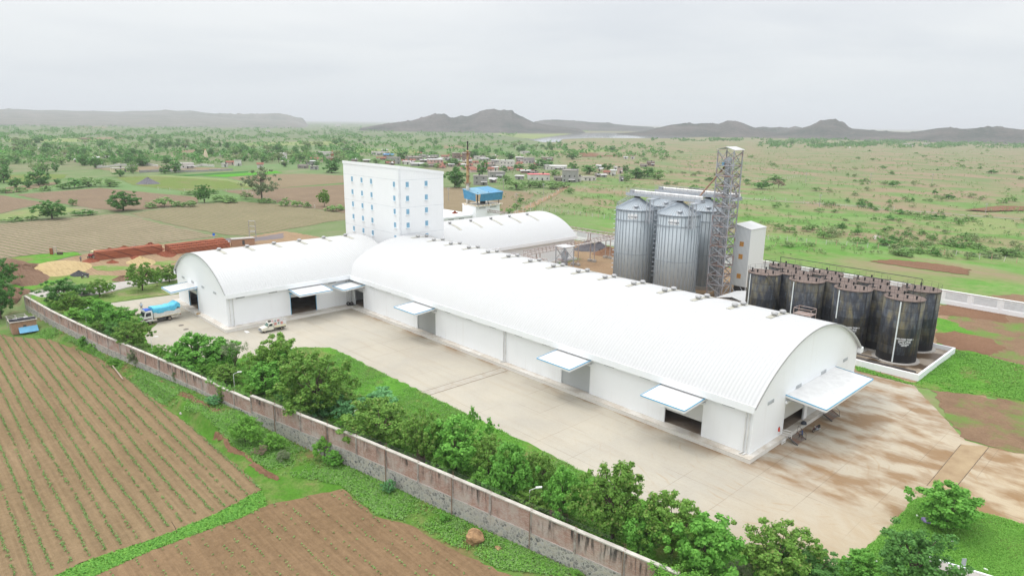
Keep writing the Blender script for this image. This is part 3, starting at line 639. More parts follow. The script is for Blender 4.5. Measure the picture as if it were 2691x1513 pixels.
    def vent_box(s, side, u, v, w=1.85, out=1, z=6.1, h=0.5):
        mb = MB()
        if side == 'long':
            s.bx(mb, u, u + w, v, v + 0.05 * out, z, z + h)
            for i in range(4): s.bx(mb, u + .06, u + w - .06, v + 0.05 * out, v + 0.09 * out, z + .06 + i * .11, z + .10 + i * .11)
        else:
            s.bx(mb, u, u + 0.06 * out, v, v + w, z, z + h)
            for i in range(4): s.bx(mb, u + 0.06 * out, u + 0.10 * out, v + .06, v + w - .06, z + .06 + i * .11, z + .10 + i * .11)
        mb.build('wall_vent', LOUV, s.root)
    def door(s, side, a, b, pos, out, ztop, zlow, mat=SHUT, frame=WHITE, mid=False):
        """rolled shutter from zlow up to ztop, set back in its opening"""
        mb = MB(); d0, d1 = pos - 0.16 * out, pos - 0.22 * out
        (s.bx(mb, a, b, d0, d1, zlow, ztop) if side == 'long' else s.bx(mb, d0, d1, a, b, zlow, ztop))
        dr_ = mb.build('shutter_door', mat, s.root)
        mb = MB()
        for q in (a, b - 0.12):
            (s.bx(mb, q, q + .12, pos + .03 * out, pos - .15 * out, PL, ztop) if side == 'long' else s.bx(mb, pos + .03 * out, pos - .15 * out, q, q + .12, PL, ztop))
        (s.bx(mb, a - .1, b + .1, pos + .32 * out, pos + .003 * out, ztop, ztop + .38) if side == 'long' else s.bx(mb, pos + .32 * out, pos + .003 * out, a - .1, b + .1, ztop, ztop + .38))
        fo = mb.build('door_frame', frame, None); off = Vector(s.root.location)
        fo.data.transform(Matrix.Translation(-off)); fo.parent = dr_
    def canopy(s, side, a, b, pos, out, zi, zo, depth, trim_first=True, th=0.10, edge=0.36, stain=True):
        q = pos + depth * out; i0 = pos + .012 * out
        P = (lambda t, d, z: s.P(t, d, z)) if side == 'long' else (lambda t, d, z: s.P(d, t, z))
        mb = MB(); n = 28                             # sheet with small ribs
        for k in range(n):
            t0, t1 = a + (b - a) * k / n, a + (b - a) * (k + 1) / n; tm = t0 + (t1 - t0) * .25
            for (p, r, z) in ((t0, tm, .03), (tm, t1, 0)):
                mb.face([P(p, i0, zi + z), P(r, i0, zi + z), P(r, q, zo + z), P(p, q, zo + z)])
        mb.face([P(a, i0, zi - th), P(b, i0, zi - th), P(b, q, zo - th), P(a, q, zo - th)])
        cn_ = mb.build('canopy', CANOPY if stain else VENTW, s.root)
        mb = MB()
        def strip(t0, d0, z0, t1, d1, z1, up, dn, ot, od):
            mb.hexa([P(t0, d0, z0 - dn), P(t1, d1, z1 - dn), P(t1 + ot, d1 + od, z1 - dn), P(t0 + ot, d0 + od, z0 - dn)],
                    [P(t0, d0, z0 + up), P(t1, d1, z1 + up), P(t1 + ot, d1 + od, z1 + up), P(t0 + ot, d0 + od, z0 + up)])
        for up, dn, mat, nm, e in ((0.06, edge, CLADE, 'edge_skirt', .05), (0.085, 0.06, BLUE, 'edge_trim', .085)):
            mb = MB()
            strip(a, q, zo, b, q, zo, up, dn, 0, e * out)
            strip(a, i0, zi, a, q, zo, up, dn, -e, 0); strip(b, i0, zi, b, q, zo, up, dn, e, 0)
            o = mb.build(nm, mat, None); o.data.transform(Matrix.Translation(-Vector(s.root.location))); o.parent = cn_
        for t in (a + .15, b - .15):
            mb = MB(); mb.bar(P(t, pos + .05 * out, zi - 0.75), P(t, pos + (depth * .6) * out, zi + (zo - zi) * .6 - .12), .09)
            o = mb.build('bracket', GREYST, None); o.data.transform(Matrix.Translation(-Vector(s.root.location))); o.parent = cn_
    def ventilator(s, u, v):
        z = roofz(v, s.c, s.a, s.z0, s.sag); x, y = s.xy(u, v); mb = MB()
        mb.lathe([(0.28, -0.15), (0.28, 0.16), (0.40, 0.20), (0.52, 0.36), (0.50, 0.52), (0.36, 0.64), (0.1, 0.7), (0.0, 0.7)], (x, y, z), 14)
        mb.build('roof_ventilator', VENTG, s.root, smooth=True)
    def skylight(s, u, va, vb, w=0.85):
        mb = MB(); n = 14
        for k in range(n):
            v0, v1 = va + (vb - va) * k / n, va + (vb - va) * (k + 1) / n
            z0, z1 = roofz(v0, s.c, s.a, s.z0, s.sag) + .085, roofz(v1, s.c, s.a, s.z0, s.sag) + .085
            mb.hexa([s.P(u - w / 2, v0, z0 - .06), s.P(u + w / 2, v0, z0 - .06), s.P(u + w / 2, v1, z1 - .06), s.P(u - w / 2, v1, z1 - .06)],
                    [s.P(u - w / 2, v0, z0), s.P(u + w / 2, v0, z0), s.P(u + w / 2, v1, z1), s.P(u - w / 2, v1, z1)])
        mb.build('skylight_strip', FRP, s.root)
    def pipe(s, u, v, out, ztop=6.7, gap=0.55, foot=True, side='long'):
        for du in ((0, gap) if gap else (0,)):
            p = [s.P(u + du, v + .14 * out, ztop), s.P(u + du, v + .14 * out, PL + .12), s.P(u + du - .1, v + .9 * out, PL + .1)]
            MB().path(p if foot else p[:2], .085, 8).build('drainpipe', PIPEW, s.root)
def canopy_mat():
    k = K('canopy_sheet', 0.5, 0, 0.4); tc_ = k.co('Generated')
    x, y, z = k.sep(tc_)
    bx_ = k.math('MULTIPLY', k.math('SUBTRACT', 1.0, k.math('MULTIPLY', k.math('ABSOLUTE', k.math('SUBTRACT', x, .5)), 3.2), True), k.math('SUBTRACT', 1.0, k.math('MULTIPLY', k.math('ABSOLUTE', k.math('SUBTRACT', y, .5)), 3.0), True))
    f = k.math('MULTIPLY', bx_, k.ramp(k.noise(k.co('World', (1, 1, 1)), 1.3, 6, 0.7), [(0.46, 0.0), (0.66, 0.75)]))
    return k.out(k.mix(f, (0.80, 0.80, 0.79), (0.36, 0.34, 0.27)))
CANOPY = canopy_mat(); CLADE = painted_wall('canopy_skirt', (0.78, 0.79, 0.79), ribs=0.25)

# the long store in front
A = Store('longest white barrel-vaulted warehouse with three canopied docks facing the concrete yard', 'x', -137.6, -36.61, 77.9, 112.0, 7.2, 7.3)
A.plinth(0, 0.75, 1.3, 1.0)
A.wall_along(77.9, -1, [(-134.5, -130.4, 5.2), (-109.9, -103.5, 5.25), (-69.85, -63.6, 5.25), (-49.85, -43.65, 5.25)], u0=-135.5, u1=-36.61)
A.wall_along(112.0, 1, [])
A.wall_end(-36.61, 1, [(87.0, 93.9, 5.1), (94.7, 101.6, 5.1)]); A.wall_end(-137.6, -1, [])
A.roof(-138.0, -36.1)
A.gutter(77.9, -1, -134.8, -36.15); A.gutter(112.0, 1, -137.6, -36.15)
A.door('long', -134.5, -130.4, 77.9, -1, 5.2, 4.1, SHUTW); A.door('long', -109.9, -103.5, 77.9, -1, 5.25, PL, shutter('blank_grey_shutter', (0.40, 0.42, 0.42)))
A.door('long', -69.85, -63.6, 77.9, -1, 5.25, PL + .05, SHUT); A.door('long', -49.85, -43.65, 77.9, -1, 5.25, 2.55, SHUTW)
A.door('end', 87.0, 93.9, -36.61, 1, 5.1, 2.5, SHUTW); A.door('end', 94.7, 101.6, -36.61, 1, 5.1, PL, SHUTW)
for a, b in ((-109.97, -103.07), (-70.13, -63.29), (-50.23, -43.36)): A.canopy('long', a, b, 77.9, -1, 6.42, 6.02, 5.45)
A.canopy('end', 86.9, 103.5, -36.61, 1, 6.36, 5.95, 5.5, stain=False)
for u in (-127.6, -121.0, -114.2, -107.45, -100.7, -94.1, -87.55, -80.95, -74.2, -67.65, -61.0, -54.4, -47.7, -41.05): A.vent_box('long', u, 77.9, out=-1)
for v in (81.6, 89.9, 98.3, 106.5): A.vent_box('end', -36.61, v, 1.7, 1, 6.35)
for i in range(15):
    u = -133.8 + i * 6.46; A.skylight(u, 93.7, 100.8); A.ventilator(u + .05, 95.5); A.ventilator(u + .1, 98.1)
A.pipe(-83.6, 77.9, -1, gap=0.5); A.pipe(-37.5, 77.9, -1, gap=0.45); A.pipe(-135.3, 77.9, -1, foot=False)
mb = MB()                                              # end of the rear gutter, the box that sticks out past the gable
A.bx(mb, -36.6, -36.0, 112.0, 113.0, 6.7, 7.55); mb.build('gutter_end', WHITE, A.root)

# the store at right angles
B = Store('shorter white barrel-vaulted warehouse with the tarpaulin truck parked at its gable end', 'y', 49.29, 89.5, -165.0, -135.83, 7.5, 6.1)
B.plinth(1.25, 0, 1.0, 1.9)
B.wall_along(-135.83, 1, [(62.95, 69.1, 5.2)], u1=77.9); B.wall_along(-165.0, -1, [])
B.wall_end(49.29, -1, [(-158.0, -152.3, 5.2)]); B.wall_end(89.5, 1, [])
B.roof(48.9, 90.0); B.gutter(-135.83, 1, 48.95, 76.95); B.gutter(-165.0, -1, 48.95, 89.5)
B.door('long', 62.95, 69.1, -135.83, 1, 5.2, 4.35, SHUTW, BLUE); B.door('end', -158.0, -152.3, 49.29, -1, 5.2, 4.0, SHUTW, BLUE)
B.canopy('long', 62.6, 70.2, -135.83, 1, 6.45, 6.0, 5.4); B.canopy('end', -158.1, -151.9, 49.29, -1, 6.0, 5.6, 5.5, stain=False)
A.canopy('long', -134.6, -129.6, 77.9, -1, 6.1, 5.75, 5.4, stain=False)
for u in (51.3, 58.3, 65.2, 72.2): B.vent_box('long', u, -135.83, out=1, z=6.12)
for v in (-161.4, -155.4, -149.2, -142.4): B.vent_box('end', 49.29, v, 1.6, -1, 6.4)
for u in (54.3, 60.6, 66.9, 73.2, 79.6, 85.6): B.skylight(u, -152.4, -147.4); B.ventilator(u, -150.9)
B.pipe(49.9, -135.83, 1, gap=0.7); B.pipe(76.6, -135.83, 1, gap=0.6, foot=False)

# the store beyond the tall block
D = Store('white barrel-vaulted warehouse behind the tall windowed block, beside the pipe rack', 'y', 107.6, 160.0, -168.2, -139.6, 7.2, 6.5)
D.plinth(0, 0.6, 0.8, 0.8)
D.wall_along(-139.6, 1, [(128, 134, 4.6)]); D.wall_along(-168.2, -1, []); D.wall_end(160.0, 1, [])
D.roof(107.6, 160.4); D.gutter(-139.6, 1, 107.8, 160.3)
D.door('long', 128, 134, -139.6, 1, 4.6, PL, SHUT)
for u in (119.5, 127.3, 135.2, 142.9, 150.6): D.skylight(u, -151.0, -146.5); D.ventilator(u, -151.6)

# ---------------------------------------------------------------- the tall windowed block
TB = empty('tall_block', (-152, 101, 0), 0, 'tall white block with rows of small blue louvred windows above the vaulted roofs', 'building')
mb = MB()
x0, x1, y0, y1 = -165.3, -138.9, 94.0, 107.5
mb.hexa([(x0, y0, 0), (x1, y0, 0), (x1, y1, 0), (x0, y1, 0)], [(x0, y0, 30.75), (x1, y0, 30.75), (x1, y1, 28.9), (x0, y1, 28.9)])
mb.build('wall', TOWERW, TB)
mb = MB()
e = .12
mb.hexa([(x0 - e, y0 - e, 30.7), (x1 + e, y0 - e, 30.7), (x1 + e, y1 + e, 28.85), (x0 - e, y1 + e, 28.85)], [(x0 - e, y0 - e, 31.45), (x1 + e, y0 - e, 31.45), (x1 + e, y1 + e, 29.6), (x0 - e, y1 + e, 29.6)])
mb.build('roof', TOWERW, TB)
mb = MB(); mb.box(x1 - .02, x1 + .10, y0 - .10, y0 + .32, 0, 30.72); mb.box(x1 - .32, x1 - .02, y0 - .10, y0 + .004, 0, 30.72); mb.build('corner_trim', flat('trim_white', (0.74, 0.76, 0.78), .5, var=.05), TB)
for z in (27.9, 21.2, 14.6):
    mb = MB(); mb.box(x0 + .02, x1 - .34, y0 - .02, y0 + .01, z, z + .07); mb.box(x1 - .01, x1 + .02, y0 + .34, y1 - .02, z, z + .07); mb.build('panel_joint', flat('joint_grey', (0.66, 0.69, 0.72), .6), TB)
LBL = flat('louvre_blue', (0.34, 0.57, 0.72), 0.4, var=.15, scale=2)
def block_window(cx, cy, z, side):
    mb = MB(); w_, h_ = .45, .62
    bxx = (lambda a, b, o0, o1, c, d: mb.box(cx + a, cx + b, y0 - o1, y0 - o0, c, d)) if side == 'a' else (lambda a, b, o0, o1, c, d: mb.box(x1 + o0, x1 + o1, cy + a, cy + b, c, d))
    bxx(-w_ - .05, w_ + .05, -.02, .045, z - h_ - .05, z + h_ + .05); fr = mb.build('window', WHITE, TB)
    mb = MB()
    for i in range(7): bxx(-w_, w_, .045, .085, z - h_ + i * .178, z - h_ + i * .178 + .105)
    o = mb.build('louvre', LBL, None); o.data.transform(Matrix.Translation(-Vector(TB.location))); o.parent = fr
    mb = MB(); bxx(-w_ + .01, w_ - .01, .046, .052, z - h_, z + h_); o = mb.build('pane', flat('louvre_gap', (0.10, 0.30, 0.48), .4), None) if not block_window.p else mb.build('pane', block_window.p, None)
    block_window.p = o.data.materials[0]; o.data.transform(Matrix.Translation(-Vector(TB.location))); o.parent = fr
    mb = MB(); bxx(-w_ - .12, w_ + .12, .0, .28, z - h_ - .24, z - h_ - .06); o = mb.build('sill', WHITE, None); o.data.transform(Matrix.Translation(-Vector(TB.location))); o.parent = fr
block_window.p = None
for z in (26.85, 23.45, 20.2, 16.85, 13.6):
    for x in (-160.9, -156.1, -151.5, -141.1): block_window(x, 0, z, 'a')
    for y in (96.3, 102.0): block_window(0, y, z, 'b')

# ---------------------------------------------------------------- boiler house with blue roof, flat-roofed wing, stack
bxx0 = -190.0; byy0 = 163.0
BHm = empty('boiler_house', (-195, 170, 0), 0, 'white boiler house under a blue tin roof, at the foot of the rusty stack', 'building')
gA, gB, gC = G(sp((1070, 1185), (1100, 370, 6.897)), 11.2), G(sp((1655, 1160), (1100, 370, 6.897)), 11.2), G(sp((845, 1140), (1100, 370, 6.897)), 11.2)
bx1 = gA[0]; by0 = gA[1]; by1 = gB[1]; bx0 = gC[0]
MB().box(bx0, bx1 - 1.0, by0, by1 - .6, 0, 11.0).build('wall', WHITE, BHm)
kk = K('rain_streaked_slab', .7); zz_ = kk.noise(kk.co('World', (1, 1, .15)), 1.1, 6)
SLAB = kk.out(kk.mix(kk.ramp(zz_, [(.4, 0.), (.62, .9)]), (0.78, 0.76, 0.72), (0.55, 0.40, 0.20)))
MB().box(bx0 - .2, bx1 + .1, by0 - .15, by1, 11.0, 11.45).build('roof_slab', SLAB, BHm)
for ya in (by0 + 1.6, by0 + 7.2): MB().box(bx1 - 1.02, bx1 - .95, ya, ya + 3.2, 9.9, 10.6).build('wall_vent', LOUV, BHm)
BT = flat('blue_tin', (0.07, 0.27, 0.46), .45, .1, .14, .6); BT2 = flat('faded_blue_tin', (0.16, 0.34, 0.46), .5, .1, .2, .4)
sx0, sx1, sy0, sy1 = bx0 + 1.2, bx1 - .2, by0 + .2, by1 - 1.0
for X in (sx0 + .5, sx1 - .5):
    for Yq in (sy0 + .5, (sy0 + sy1) / 2, sy1 - .5): MB().bar((X, Yq, 11.45), (X, Yq, 16.2), .22).build('post', DKSTEEL, BHm)
mb = MB(); mb.hexa([(sx0 - .9, sy0 - .9, 17.0), (sx1 + .9, sy0 - .9, 15.6), (sx1 + .9, (sy0 + sy1) / 2 - .05, 15.75), (sx0 - .9, (sy0 + sy1) / 2 - .05, 17.2)], [(sx0 - .9, sy0 - .9, 17.08), (sx1 + .9, sy0 - .9, 15.68), (sx1 + .9, (sy0 + sy1) / 2 - .05, 15.83), (sx0 - .9, (sy0 + sy1) / 2 - .05, 17.28)])
mb.build('tin_roof', BT2, BHm)
mb = MB(); mb.hexa([(sx0 - .9, (sy0 + sy1) / 2, 17.2), (sx1 + .9, (sy0 + sy1) / 2, 15.75), (sx1 + .9, sy1 + .9, 15.9), (sx0 - .9, sy1 + .9, 17.3)], [(sx0 - .9, (sy0 + sy1) / 2, 17.28), (sx1 + .9, (sy0 + sy1) / 2, 15.83), (sx1 + .9, sy1 + .9, 15.98), (sx0 - .9, sy1 + .9, 17.38)])
mb.build('tin_roof', BT, BHm)
mb = MB(); mb.hexa([(sx1 + .2, sy0 + .9, 12.9), (sx1 + .3, sy0 + .9, 12.9), (sx1 + .3, sy1 + .5, 12.9), (sx1 + .2, sy1 + .5, 12.9)], [(sx1 + .7, sy0 + .9, 15.6), (sx1 + .8, sy0 + .9, 15.6), (sx1 + .8, sy1 + .6, 15.85), (sx1 + .7, sy1 + .6, 15.85)]); mb.build('side_sheet', BT, BHm)
mb = MB(); mb.hexa([(sx0, sy0 - .35, 13.4), (sx1 - .8, sy0 - .35, 12.9), (sx1 - .8, sy0 - .25, 12.9), (sx0, sy0 - .25, 13.4)], [(sx0 - .3, sy0 - .8, 16.9), (sx1 - .4, sy0 - .8, 15.65), (sx1 - .4, sy0 - .7, 15.65), (sx0 - .3, sy0 - .7, 16.9)]); mb.build('side_sheet', BT, BHm)
mb = MB()
for z in (11.95, 12.4): mb.path([(sx0, sy0 + .1, z), (sx1 - .1, sy0 + .1, z), (sx1 - .1, sy1, z)], .05)
mb.build('railing', DKSTEEL, BHm)
MB().lathe([(1.1, 11.45), (1.1, 13.6), (0.8, 14.1), (0, 14.1)], ((sx0 + sx1) / 2, (sy0 + sy1) / 2, 0), 12).build('boiler_drum', DKSTEEL, BHm)
FW = empty('flat_roofed_building', (-200, 160, 0), 0, 'low white flat-roofed building with red rubble heaped on its roof, beside the boiler house', 'building')
fr_ = [G(sp(p, (1100, 370, 6.897)), 7.4) for p in ((1035, 1345), (540, 1228))]
FX1, FY1, FX0 = fr_[0][0], fr_[0][1], fr_[1][0]
MB().box(FX0, FX1 - .8, 148, FY1 - .6, 0, 7.1).build('wall', WHITE, FW); MB().box(FX0 - .3, FX1, 147.5, FY1, 7.1, 7.4).build('roof_slab', SLAB if False else WHITE, FW)
mb = MB(); mb.box(FX1 - .08, FX1, 147.5, FY1, 7.4, 7.7); mb.box(FX0 - .3, FX1 - .08, FY1 - .1, FY1, 7.4, 7.7); mb.build('parapet', WHITE, FW)
for ya in (150, 155, 160): MB().box(FX1 - .82, FX1 - .74, ya, ya + 2.4, 6.0, 6.7).build('wall_vent', LOUV, FW)
RUBM = soil_mat('red_rubble', H(150, 84, 62), H(180, 108, 84))
def heap(name, c, rx, ry, h, mat, label, cat, seed, rough=.25, group=None, flat_top=0.0):
    rg = np.random.default_rng(seed); n = 28; m = 10; mb = MB(); vs = [(c[0], c[1], c[2] + h)]
    for j in range(1, m + 1):
        t = j / m
        for i in range(n):
            a = 2 * pi * i / n; k_ = 1 + rough * (0.4 * sin(2 * a + seed) + 0.3 * sin(3 * a + 2 * seed) + 0.2 * rg.normal())
            z = h * max(0, (1 - max(0, t - flat_top) / (1 - flat_top)) ** 1.15) * (1 + rough * .3 * rg.normal()) if j < m else -0.05
            vs.append((c[0] + rx * t * cos(a) * k_, c[1] + ry * t * sin(a) * k_, c[2] + z))
    fs = [(0, 1 + i, 1 + (i + 1) % n) for i in range(n)]
    for j in range(m - 1):
        for i in range(n): fs.append((1 + j * n + i, 1 + (j + 1) * n + i, 1 + (j + 1) * n + (i + 1) % n, 1 + j * n + (i + 1) % n))
    mb.mesh(vs, fs); me = mb.data(name, mat, c); o = link(name, me); o.location = c
    return tag(o, label, cat, group)
p = G(sp((655, 1315), (1100, 370, 6.897)), 7.4); heap('rubble_heap', (p[0], p[1], 7.4), 1.6, 1.6, 1.0, RUBM, 'broken red rubble heap on the flat white roof, further from the boiler house', 'rubble heap', 3)
p = G(sp((880, 1305), (1100, 370, 6.897)), 7.4); heap('rubble_heap', (p[0], p[1], 7.4), 1.0, 1.0, 1.0, RUBM, 'rounded red rubble heap on the flat white roof, against the boiler house wall', 'rubble heap', 4)
ST = empty('smoke_stack', (bx0 + 2.5, by0 + .5, 11.45), 0, 'tall thin rusty yellow smoke stack with white lower half and black tip', 'chimney')
zs = 11.45
top_h = heightof(np.array([bx0 + 2.5, by0 + .5, zs]), sp((1102, 345), Q2))
kS = K('stack_paint', .7); hh = kS.sep(kS.co('Object'))[2]
nn = kS.ramp(kS.noise(kS.co('Object', (1, 1, .5)), 1.3, 6), [(.42, 0.), (.58, 1.)])
upc = kS.mix(nn, (0.44, 0.32, 0.15), (0.27, 0.13, 0.07)); loc_ = kS.mix(kS.math('MULTIPLY', nn, .45), (0.70, 0.68, 0.62), (0.40, 0.30, 0.2))
STK = kS.out(kS.mix(kS.math('GREATER_THAN', hh, top_h * .335), loc_, upc))
MB().lathe([(.62, 0), (.62, top_h * .34), (.55, top_h * .345), (.42, top_h * .80), (.40, top_h * .86)], (0, 0, 0), 16).build('shaft', STK, ST, smooth=True, local=True)
MB().lathe([(.24, top_h * .86), (.22, top_h * .97), (.30, top_h * .975), (.28, top_h)], (0, 0, 0), 12).build('tip', BLACK, ST, local=True)
mb = MB()
for z in (top_h * .345, top_h * .84):
    mb.lathe([(.5, z - .05), (1.5 if z < top_h * .5 else 1.15, z - .05), (1.5 if z < top_h * .5 else 1.15, z + .05), (.5, z + .05)], (0, 0, 0), 12)
    for i in range(6): a = i * pi / 3; mb.bar((cos(a) * .6, sin(a) * .6, z - 1.3), (cos(a) * 1.3, sin(a) * 1.3, z), .1)
mb.build('platform', RUST, ST, local=True)
for z in (top_h * .17, top_h * .45, top_h * .62): MB().lathe([(.6, z - .15), (.86 if z < top_h * .3 else .74, z - .15), (.86 if z < top_h * .3 else .74, z + .15), (.6, z + .15)], (0, 0, 0), 16).build('flange', RUST, ST, local=True)
mb = MB()
for xx in (-.25, .25): mb.bar((1.25, xx, 0), (.95, xx, top_h * .83), .06)
for i in range(int(top_h * .83 / .45)): z = i * .45; xx = 1.25 - .3 * z / (top_h * .83); mb.bar((xx, -.25, z), (xx, .25, z), .04)
mb.build('ladder', RUST, ST, local=True)

# low white shed between the tower and the tanks
LSH = empty('low_shed', (-72, 142, 0), 0, 'low white shed roof tucked between the lattice tower and the black tanks', 'shed')
MB().box(-76.0, -69.0, 138.0, 146.2, 0, 3.7).build('wall', WHITE, LSH)
mb = MB(); mb.hexa([(-76.4, 137.4, 3.7), (-72.5, 137.4, 4.5), (-72.5, 146.6, 4.5), (-76.4, 146.6, 3.7)], [(-76.4, 137.4, 3.8), (-72.5, 137.4, 4.6), (-72.5, 146.6, 4.6), (-76.4, 146.6, 3.8)])
mb.hexa([(-72.5, 137.4, 4.5), (-68.6, 137.4, 3.7), (-68.6, 146.6, 3.7), (-72.5, 146.6, 4.5)], [(-72.5, 137.4, 4.6), (-68.6, 137.4, 3.8), (-68.6, 146.6, 3.8), (-72.5, 146.6, 4.6)])
mb.build('roof', ROOF, LSH)
# ---------------------------------------------------------------- copies of a thing with its parts and sub-parts
def dup(root, loc=None, rz=None, label=None, s=None, parent=None, cat=None, group=None):
    r = root.copy(); C.objects.link(r)
    if parent is not None: r.parent = parent
    if loc is not None: r.location = loc
    if rz is not None: r.rotation_euler = (0, 0, rz)
    if s is not None: r.scale = s
    if label: r['label'] = label
    if group: r['group'] = group
    for ch in list(root.children): dup(ch, parent=r)
    return r
# ---------------------------------------------------------------- grain silos
def silo_mat():
    k = K('corrugated_galvanised', 0.75, 0.0, 0.15); co = k.co('Object'); z = k.sep(co)[2]
    k.bump(k.math('SINE', k.math('MULTIPLY', z, 58.0)), 0.28, 0.02)
    c = k.ramp(k.noise(k.co('Object', (1, 1, .25)), 0.5, 5), [(.35, (0.42, 0.475, 0.51)), (.7, (0.49, 0.545, 0.575))])
    ring = k.math('LESS_THAN', k.math('FRACT', k.math('MULTIPLY', z, 1 / 1.12)), 0.05)
    c = k.mix(k.math('MULTIPLY', ring, .16), c, (0.30, 0.33, 0.36))
    return k.out(c)
SILO = silo_mat()
STIFF = flat('silo_stiffener', (0.31, 0.355, 0.40), .55, .1, .15, 1)
CONE = rusty('silo_roof_sheet', (0.40, 0.445, 0.48), (0.36, 0.28, 0.2), 0.4, .35, .56, .72)
SR, SE, SA, SB = 5.2, 20.6, 23.6, 0.8
def make_silo(loc, label, sign):
    s = empty('grain_silo', loc, 0, label, 'silo', 'grain silos')
    MB().lathe([(SR + .35, 0), (SR + .35, SB)], n=40).build('base', CONC, s, local=True)
    mb = MB(); mb.lathe([(SR, SB), (SR, SE)], n=72); mb.build('shell', SILO, s, local=True, smooth=True)
    mb = MB(); n = 34
    for i in range(n):
        a = 2 * pi * (i + .3) / n; c, q = cos(a), sin(a); t = .075
        P = lambda r, o: (c * r - q * o, q * r + c * o)
        b = [P(SR - .02, -t), P(SR + .12, -t), P(SR + .12, t), P(SR - .02, t)]
        mb.hexa([(x, y, SB) for x, y in b], [(x, y, SE - .02) for x, y in b])
    mb.build('stiffener_rib', STIFF, s, local=True)
    mb = MB()
    for z, r, d in ((SE - 2.75, .07, .08), (SE - 11.5, .045, .05), (SE - .12, .10, .14)): mb.lathe([(SR + .02, z - r), (SR + .02 + d + .06, z - r), (SR + .02 + d + .06, z + r), (SR + .02, z + r)], n=60)
    mb.build('wind_ring', STIFF, s, local=True)
    MB().lathe([(SR + .25, SE - .05), (.75, SA - .35)], n=60).build('roof', CONE, s, local=True)
    mb = MB()
    for i in range(48):
        a = 2 * pi * i / 48; mb.bar((cos(a) * (SR + .27), sin(a) * (SR + .27), SE), (cos(a) * .8, sin(a) * .8, SA - .30), .09)
    mb.build('roof_rib', STIFF, s, local=True)
    MB().lathe([(.85, SA - .42), (.85, SA - .1), (.45, SA + .25), (.45, SA + .7)], n=16).build('cap', DKSTEEL, s, local=True)
    a = -55 * pi / 180
    MB().lathe([(.42, 0), (.42, .5), (.62, .55), (.55, .85), (0, .95)], (cos(a) * 4.2, sin(a) * 4.2, SE + .25), 12).build('roof_vent', GREYST, s, local=True, smooth=True)
    # railed stair up the cone and ladder down the shell, away from the camera
    mb = MB(); a0 = 200 * pi / 180
    for o in (-.35, .35):
        p0 = np.array([cos(a0) * SR - sin(a0) * o, sin(a0) * SR + cos(a0) * o, SE + .2]); p1 = np.array([cos(a0) * 1 - sin(a0) * o, sin(a0) * 1 + cos(a0) * o, SA - .2])
        for dz in (0.0, .55, 1.05): mb.bar(p0 + (0, 0, dz), p1 + (0, 0, dz), .05)
        for t in np.linspace(0, 1, 9): q = p0 + (p1 - p0) * t; mb.bar(q, q + (0, 0, 1.05), .05)
    mb.build('stair_railing', GREYST, s, local=True)
    mb = MB(); a0 = 195 * pi / 180; R_ = SR + .35
    for o in (-.25, .25): mb.bar((cos(a0) * R_ - sin(a0) * o, sin(a0) * R_ + cos(a0) * o, SB), (cos(a0) * R_ - sin(a0) * o, sin(a0) * R_ + cos(a0) * o, SE + .9), .06)
    for z in np.arange(SB, SE, .5): mb.bar((cos(a0) * R_ - sin(a0) * -.25, sin(a0) * R_ + cos(a0) * -.25, z), (cos(a0) * R_ - sin(a0) * .25, sin(a0) * R_ + cos(a0) * .25, z), .04)
    for z in np.arange(4, SE, 1.2): mb.lathe([(.42, z - .04), (.45, z - .04), (.45, z + .04), (.42, z + .04)], (cos(a0) * (R_ + .35), sin(a0) * (R_ + .35), 0), 10)
    mb.build('ladder', GREYST, s, local=True)
    if sign:
        ang = atan2(-loc[1], -loc[0]) + sign * pi / 180; w_ = .245; n = 12; mb = MB(); zt, zb = SE - .95, SE - 2.25
        for i in range(n):
            a, b = ang - w_ + 2 * w_ * i / n, ang - w_ + 2 * w_ * (i + 1) / n; r = SR + .09
            mb.face([(cos(a) * r, sin(a) * r, zb), (cos(b) * r, sin(b) * r, zb), (cos(b) * r, sin(b) * r, zt), (cos(a) * r, sin(a) * r, zt)])
        sg = mb.build('sign_plate', flat('sign_white', (.82, .84, .85), .5, var=.03), s, local=True)
        cu = bpy.data.curves.new('lettering', 'FONT'); cu.body = 'symaga'; cu.size = .82; cu.align_x = 'CENTER'; cu.align_y = 'CENTER'; cu.extrude = .012; cu.space_character = 1.12; cu.offset = .012
        tmp = bpy.data.objects.new('lettering_source', cu); C.objects.link(tmp); dg = bpy.context.evaluated_depsgraph_get(); me = bpy.data.meshes.new_from_object(tmp.evaluated_get(dg))
        bpy.data.objects.remove(tmp); me.materials.clear(); me.materials.append(flat('sign_grey', (.10, .11, .13), .6))
        for v in me.vertices:
            x, y, z = v.co; a = ang + x / SR; r = SR + .105 + z; v.co = (cos(a) * r, sin(a) * r, (zt + zb) / 2 + y * .95 - .06)
        link('lettering', me, sg)
    return s
S1 = (-106.2, 146.0, 0); S2 = (-93.2, 146.0, 0); S3 = (-106.4, 159.6, 0); S4 = (-93.5, 159.6, 0)
make_silo(S1, 'grey corrugated grain silo with a white name sign, standing by the pipe rack', -9)
make_silo(S2, 'grey corrugated grain silo with a white name sign, standing by the lattice tower', -13)
sA = make_silo(S3, 'grey grain silo without a sign, mostly hidden behind the one by the pipe rack', 0)
dup(sA, S4, label='grey grain silo without a sign, partly hidden behind the lattice tower')

